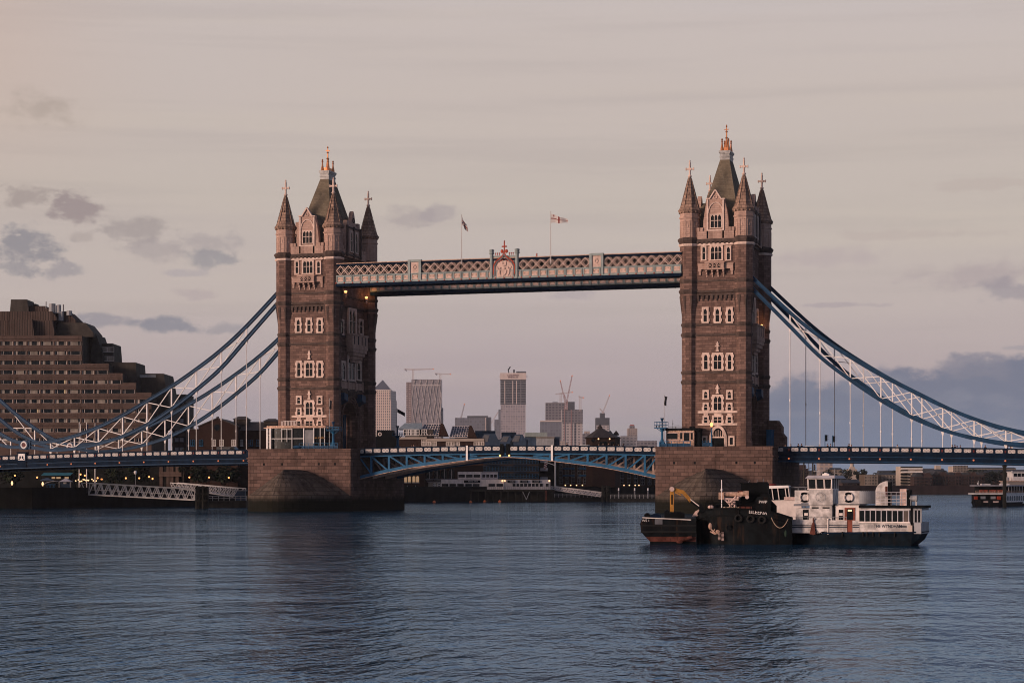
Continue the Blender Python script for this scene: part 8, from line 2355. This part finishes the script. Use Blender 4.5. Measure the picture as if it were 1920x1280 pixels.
    for x0, y0, x1, y1 in ((1520, 60, 1520, -12), (1600, 20, 1600, -22), (1400, 40, 1430, 0)):
        a, z = q(x0, y0, 3.5); b, z2 = q(x1, y1, 3.5); mb.bar((a, 3.5, z), (b, 3.5, z2), .06, .06)
    mb.obj('exhaust_pipes', 'midgrey', wh)
    mb = MB(); a, z = q(735, 700, 2.5); mb.ball((a, 2.5, z), .16, .3, .55, 10, 7); mb.obj('bow_fender', 'rustpale', t)
    # mooring rope across to the white boat
    pts = []
    for k in range(9):
        x = 1695 + (1905 - 1695) * k / 8; y = 460 + 120 * sin(k / 8 * pi) ** .8 + 20 * k / 8; a, z = q(x, y, -.3); pts.append((a, -.3, z))
    mb = MB(); mb.path(pts, .035, 6); mb.obj('mooring_rope', 'rope', t)
    mb = MB(); a, z = q(1875, 660, -.3); mb.ball((a, -.3, z), .12, .12, .3, 8, 6); mb.obj('green_fender', 'leafteal', t)
    bx('blue_rail', 1775, 1900, 437, 462, .4, .2, 'blue')
barge()
def workboat():
    v = PV(1255, 1020, radians(12)); t = v.thing('workboat', 'small black workboat with a red bottom and a folded yellow crane, left of the barge', 'boat')
    q = lambda x, y, dy=0: v.P(1190 + x / 6.62, 900 + y / 6.62, dy)
    def prof(y, xl): a, z = q(xl, y); return a, z
    BW = 3.6
    pr = [(92, 470, 0), (68, 540, 0), (82, 640, 0), (130, 700, .1), (190, 760, .2), (190, 830, .3)]
    xr = q(760, 600)[0]
    def hull_band(nm, y_rows, mat):
        mb = MB(); L = [(*q(x, y), ins) for x, y, ins in y_rows]
        i = mb.add([p for a, z, ins in L for p in ((a, ins, z), (xr, ins, z), (xr, BW - ins, z), (a, BW - ins, z))])
        for k in range(len(L) - 1):
            a, b = 4 * k, 4 * k + 4; mb.faces(i, [(a, a + 1, b + 1, b), (a + 1, a + 2, b + 2, b + 1), (a + 2, a + 3, b + 3, b + 2), (a + 3, a, b, b + 3)])
        mb.faces(i, [(0, 3, 2, 1)]); e = 4 * (len(L) - 1); mb.faces(i, [(e, e + 1, e + 2, e + 3)])
        return mb.obj(nm, mat, t)
    h = hull_band('hull', pr[:4], 'hullblack'); hull_band('bottom_paint', pr[3:5], 'rust'); hull_band('lower_hull', pr[4:], 'black')
    mb = MB(); a, z = q(95, 462); b, z2 = q(700, 490); mb.bar((a, -.05, z), (b, -.05, z2), .1, .08); mb.obj('gunwale', 'cream', h)
    mb = MB()
    for y in (560, 640): a, z = q(75, y); mb.bar((a, -.06, z), (xr, -.06, z), .12, .14)
    mb.obj('rubbing_strake', 'tyre', h)
    mb = MB(); a, z0 = q(250, 545, -.02); b, z1 = q(345, 478, -.02); mb.box(a, b, -.03, .0, z0, z1); mb.obj('grey_patch', 'midgrey', h)
    a, z = q(138, 500, -.02); text('lettering', 'WS 1', .3, 'white', h, (a, -.03, z), depth=.005)
    mb = MB(); a, z0 = q(600, 470, .8); b, z1 = q(640, 415, .8); 
    for x0, x1, y0, y1, m_ in ((120, 190, 420, 465, 'black'), (190, 330, 430, 470, 'navy'), (370, 430, 380, 470, 'black'), (430, 620, 405, 475, 'black')):
        a, z0 = q(x0, y1, 1.0); b, z1 = q(x1, y0, 1.0); mb = MB(); mb.box(a, b, 1.0, 2.0, z0, z1); mb.ball(((a + b) / 2, 1.4, z1), (b - a) * .4, .4, .12, 8, 5); mb.obj('deck_gear', m_, t)
    # crane: turret, boom in two pieces, folded jib hanging down
    cr = None
    def seg(nm, p, r_, w, mat, dy=1.4, h_=None):
        (x0, y0), (x1, y1) = p; a, z = q(x0, y0, dy); b, z2 = q(x1, y1, dy); mb = MB(); mb.bar((a, dy, z), (b, dy, z2), w, h_ or w, up=(0, 1, 0)); return mb.obj(nm, mat, r_)
    cr = seg('crane', ((850, 400), (800, 300)), t, .4, 'black', 1.4)
    seg('boom', ((850, 355), (680, 245)), cr, .3, 'black'); seg('boom', ((700, 260), (600, 145)), cr, .3, 'yellow'); seg('boom', ((610, 150), (470, 110)), cr, .34, 'yellow')
    d_ = seg('hanging_jib', ((462, 100), (462, 392)), cr, .34, 'yellow', 1.4, .4)
    mb = MB(); a, z0 = q(454, 300, 1.1); b, z1 = q(472, 180, 1.1); mb.box(a, b, 1.18, 1.22, z0, z1); mb.obj('jib_slot', 'shade', d_)
    seg('hydraulic_ram', ((690, 235), (800, 320)), cr, .08, 'cream', 1.2); seg('hydraulic_ram', ((500, 150), (575, 185)), cr, .1, 'yellow', 1.2)
    a, z = q(462, 110, 1.3); mb = MB(); mb.tube((a, 1.1, z), (a, 1.7, z), .22, .22, 12); mb.obj('hinge', 'tarp', cr)
    mb = MB()
    for p in ((600, 738), (640, 730), (685, 712), (560, 765)): a, z = q(*p, -.2); mb.ball((a, -.1, z), .3, .2, .14, 8, 5)
    mb.obj('orange_rope_heap', 'rust', t)
workboat()
def cruiser():
    v = PV(1460, 1006, radians(4)); 
    v.o = onZ(1462, 1013, 0); t = v.thing('cabin_cruiser', 'small white cabin cruiser with a red ring on its roof behind the barge', 'boat'); P, X = v.P, v.X
    mb = MB(); a, z0 = P(1436, 958); b, z1 = P(1502, 938); mb.prism([(a, z1), (b, z1 + .1), (b + .2, -.3), (a + .6, -.3)], 'xz', 0, 2.0); mb.obj('hull', 'cream', t)
    mb = MB(); a, zt = P(1438, 909.5); b, _ = P(1480, 910); zc = P(1450, 914)[1]; mb.hexa([(a - .1, -.2, zc - .1), (b, -.2, zc), (b, 2.1, zc), (a - .1, 2.1, zc - .1), (a, -.1, zt - .05), (b - .1, -.1, zt), (b - .1, 2.0, zt), (a, 2.0, zt - .05)]); r = mb.obj('roof', 'white', t)
    x, z = P(1449, 908, .8); mb = MB(); mb.ring((x, .8, z), .3, .1, 'z', 16, 6); mb.obj('life_ring', 'darkred', r)
    for px in (1438, 1447, 1458, 1472, 1478):
        x0, _ = P(px, 914); x1, z2 = P(px + 3, 936); mb = MB(); mb.bar((x0, 0, zc), (x1, 0, z2), .1, .08); mb.obj('window_post', 'cream', t)
    mb = MB(); a, _ = P(1441, 914, .1); b, z0 = P(1478, 938, .1); mb.box(a, b, .1, 1.9, z0, zc); mb.obj('cabin_glass', 'glass', t)
    mb = MB(); a, z0 = P(1470, 937, -.1); b, z1 = P(1492, 931, -.1); mb.box(a, b, -.1, .4, z0, z1); mb.obj('rail_cushion', 'tarp', t)
    mb = MB(); a, z0 = P(1480, 913, .5); b, _ = P(1515, 912, .5); mb.box(a, b, .3, 1.8, z0 - .06, z0 + .06)
    for px in (1482, 1497, 1510): x, _ = P(px, 912, .5); mb.box(x - .04, x + .04, .3, .4, 1.2, z0)
    mb.obj('awning_frame', 'midgrey', t)
cruiser()
def riverboat():
    v = VF(1857, 480, 0); t = v.thing('river_cruiser', 'two decked river cruise boat with red bow boxes coming out at the far right', 'boat'); X, Z = v.X, v.Z
    far_, dep = X(1990), 22
    def hullpoly(o): return [(X(1824) - o, -.2), (X(1834), -2.2 - o), (X(1868), -2.2 - o), (X(1888) + o, 0), (far_ + o, dep), (far_ - 7, dep + 4), (X(1826), 3)]
    mb = MB(); top = hullpoly(.0); bot = [(x * .93 + .3, y * .95 + .1) for x, y in top]; z1 = Z(938.5)
    i = mb.add([(x, y, -.4) for x, y in bot] + [(x, y, z1 + (.35 if k in (0, 1, 2) else -.35)) for k, (x, y) in enumerate(top)]); n = len(top)
    mb.faces(i, [(k, (k + 1) % n, n + (k + 1) % n, n + k) for k in range(n)] + [tuple(range(n, 2 * n))]); mb.obj('hull', 'hullblack', t)
    def deckpoly(ins, f0=1830): return [(X(f0) + ins, .4 + ins), (X(1885) - ins, .4 + ins), (far_ - ins, dep - ins), (far_ - 7, dep + 3), (X(f0) + ins, 6)]
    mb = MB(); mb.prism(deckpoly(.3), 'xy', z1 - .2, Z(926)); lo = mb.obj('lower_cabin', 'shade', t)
    mb = MB(); mb.prism(deckpoly(-.25, 1828), 'xy', Z(926.5), Z(924)); mb.obj('upper_deck', 'white', t)
    # white side with arched windows
    p0, p1 = Vector((X(1885), .1, 0)), Vector((far_, dep - .3, 0)); e = (p1 - p0).normalized(); nrm = Vector((e.y, -e.x, 0))
    mb = MB(); q0 = p0 + nrm * .1
    mb.hexa([q0 + Vector((0, 0, Z(944))), p1 + nrm * .1 + Vector((0, 0, Z(944))), p1 + Vector((0, 0, Z(944))), p0 + Vector((0, 0, Z(944))), q0 + Vector((0, 0, Z(927))), p1 + nrm * .1 + Vector((0, 0, Z(927))), p1 + Vector((0, 0, Z(927))), p0 + Vector((0, 0, Z(927)))]); sd_ = mb.obj('side_wall', 'white', t)
    L = (p1 - p0).length
    for k in range(12):
        c_ = p0 + e * (1.6 + k * 1.75) + nrm * .12
        if 1.6 + k * 1.75 > L - 1: break
        pts = [(-.55, Z(938.5)), (.55, Z(938.5)), (.55, Z(931)), (.3, Z(929.3)), (0, Z(928.8)), (-.3, Z(929.3)), (-.55, Z(931))]
        mb = MB(); i = mb.add([c_ + e * a + nrm * .03 + Vector((0, 0, z)) for a, z in pts]); mb.faces(i, [tuple(range(7))]); mb.obj('window', 'glass', sd_)
    for x0, x1 in ((1826.5, 1832), (1869.5, 1875.5)): mb = MB(); mb.box(X(x0), X(x1), -.6, .3, Z(936.5), Z(930)); mb.obj('red_box', 'red', t)
    for x0, x1 in ((1840, 1848.5), (1858, 1868)): mb = MB(); mb.box(X(x0), X(x1), -2.3, -2.15, Z(941.5), Z(938.8)); mb.obj('name_board', 'tarp', t)
    for x0, x1 in ((1839, 1848), (1858, 1867)): mb = MB(); mb.box(X(x0), X(x1), .1, .3, Z(935), Z(930)); mb.obj('bow_window', 'grey', t)
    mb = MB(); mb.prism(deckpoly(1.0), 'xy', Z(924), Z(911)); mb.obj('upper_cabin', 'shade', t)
    mb = MB(); mb.prism(deckpoly(-.4, 1832), 'xy', Z(911), Z(909)); r = mb.obj('roof', 'roofgrey', t)
    for px in (1853, 1889): mb = MB(); mb.box(X(px) - 1.0, X(px) + 1.0, 2, 4, Z(909), Z(906.5)); mb.obj('roof_hatch', 'white', r)
    mb = MB(); mb.tube((X(1836), 1, Z(910)), (X(1836), 1, Z(901)), .1, .06, 6); mb.ball((X(1835.5), 1, Z(906)), .25, .25, .3, 8, 5); mb.obj('mast', 'white', r)
    mb = MB()
    pl = [(X(1829), .2), (X(1887), .2), (far_, dep - .4)]
    for (ax, ay), (bx_, by_) in zip(pl, pl[1:]):
        n = int(sqrt((bx_ - ax) ** 2 + (by_ - ay) ** 2) / .9)
        for k in range(n + 1): x, y = ax + (bx_ - ax) * k / n, ay + (by_ - ay) * k / n; mb.bar((x, y, Z(924)), (x, y, Z(919.5)), .09, .09)
        for z in (Z(919.5), Z(922)): mb.bar((ax, ay, z), (bx_, by_, z), .1, .1)
    mb.obj('deck_railing', 'rustpale', t)
    for px in (1842, 1850, 1861, 1866, 1876, 1881): mb = MB(); mb.box(X(px) - .45, X(px) + .45, .9, 1.3, Z(923.5), Z(918)); mb.obj('deck_chair', 'red', t)
    for k in range(10):
        c_ = p0 + e * (.5 + k * 2.1); mb = MB(); mb.box(c_.x - .08, c_.x + .08, c_.y - .08, c_.y + .08, Z(924), Z(911)); mb.obj('deck_post', 'cream', t)
riverboat()
v = VF(1905, 520, 0); t = v.thing('white_wheelhouse_boat', 'white boat with a square wheelhouse behind the river cruise boat', 'boat'); X, Z = v.X, v.Z
mb = MB(); mb.prism([(X(1884), 2), (X(1888), -1), (X(1975), -1), (X(1975), 7), (X(1888), 7)], 'xy', -.4, Z(902)); mb.obj('hull', 'farpale', t)
mb = MB(); mb.box(X(1899.5), X(1945), 0, 6, Z(902), Z(884.5)); wv_ = mb.obj('wheelhouse', 'white', t)
for px in (1903.7, 1911, 1918.5, 1926): mb = MB(); mb.box(X(px) - .42, X(px) + .42, -.05, .0, Z(892.8), Z(887)); mb.obj('window', 'glass', wv_)
mb = MB(); mb.box(X(1898), X(1947), -.3, 6.3, Z(884.5), Z(883.3)); mb.ball((X(1897.5), 0, Z(884.5)), .3, .3, .3, 8, 5); mb.obj('roof', 'white', wv_)
mb = MB(); mb.box(X(1885), X(1975), -1.2, 7, Z(902.5), Z(901)); mb.obj('deck_edge', 'rustpale', t)
mb = MB(); mb.bar((X(1886), .5, Z(901)), (X(1886), .5, Z(893.5)), .1, .1); mb.bar((X(1886), .5, Z(895)), (X(1898), .5, Z(895)), .08, .08); mb.ball((X(1889.5), .5, Z(898)), .6, .5, .6, 8, 6); mb.obj('bow_gear', 'mast', t)
v = VF(1883.5, 455, 0); t = v.thing('fender_pile', 'tall dark pile standing in the water at the far right under the span', 'mooring post'); 
mb = MB(); mb.box(-.35, .35, -.35, .35, -1, v.Z(870)); mb.obj('shaft', 'timber', t)
mb = MB(); mb.box(-.5, .5, -.5, .5, v.Z(874), v.Z(872.5)); mb.obj('collar', 'timber', t)

# ================================================================== the evening air
mb = MB(); mb.box(-4000, 4000, -700, 5200, -1.0, 320)
hz = mb.obj('haze', [], kind='stuff')
hm = bpy.data.materials.new('evening_haze'); hm.use_nodes = True
nt = hm.node_tree; nt.nodes.clear()
vo = nt.nodes.new('ShaderNodeVolumePrincipled'); vo.inputs['Density'].default_value = .000034
vo.inputs['Color'].default_value = (.86, .88, .96, 1); vo.inputs['Anisotropy'].default_value = 0
out = nt.nodes.new('ShaderNodeOutputMaterial'); nt.links.new(vo.outputs[0], out.inputs['Volume'])
hz.data.materials.append(hm)
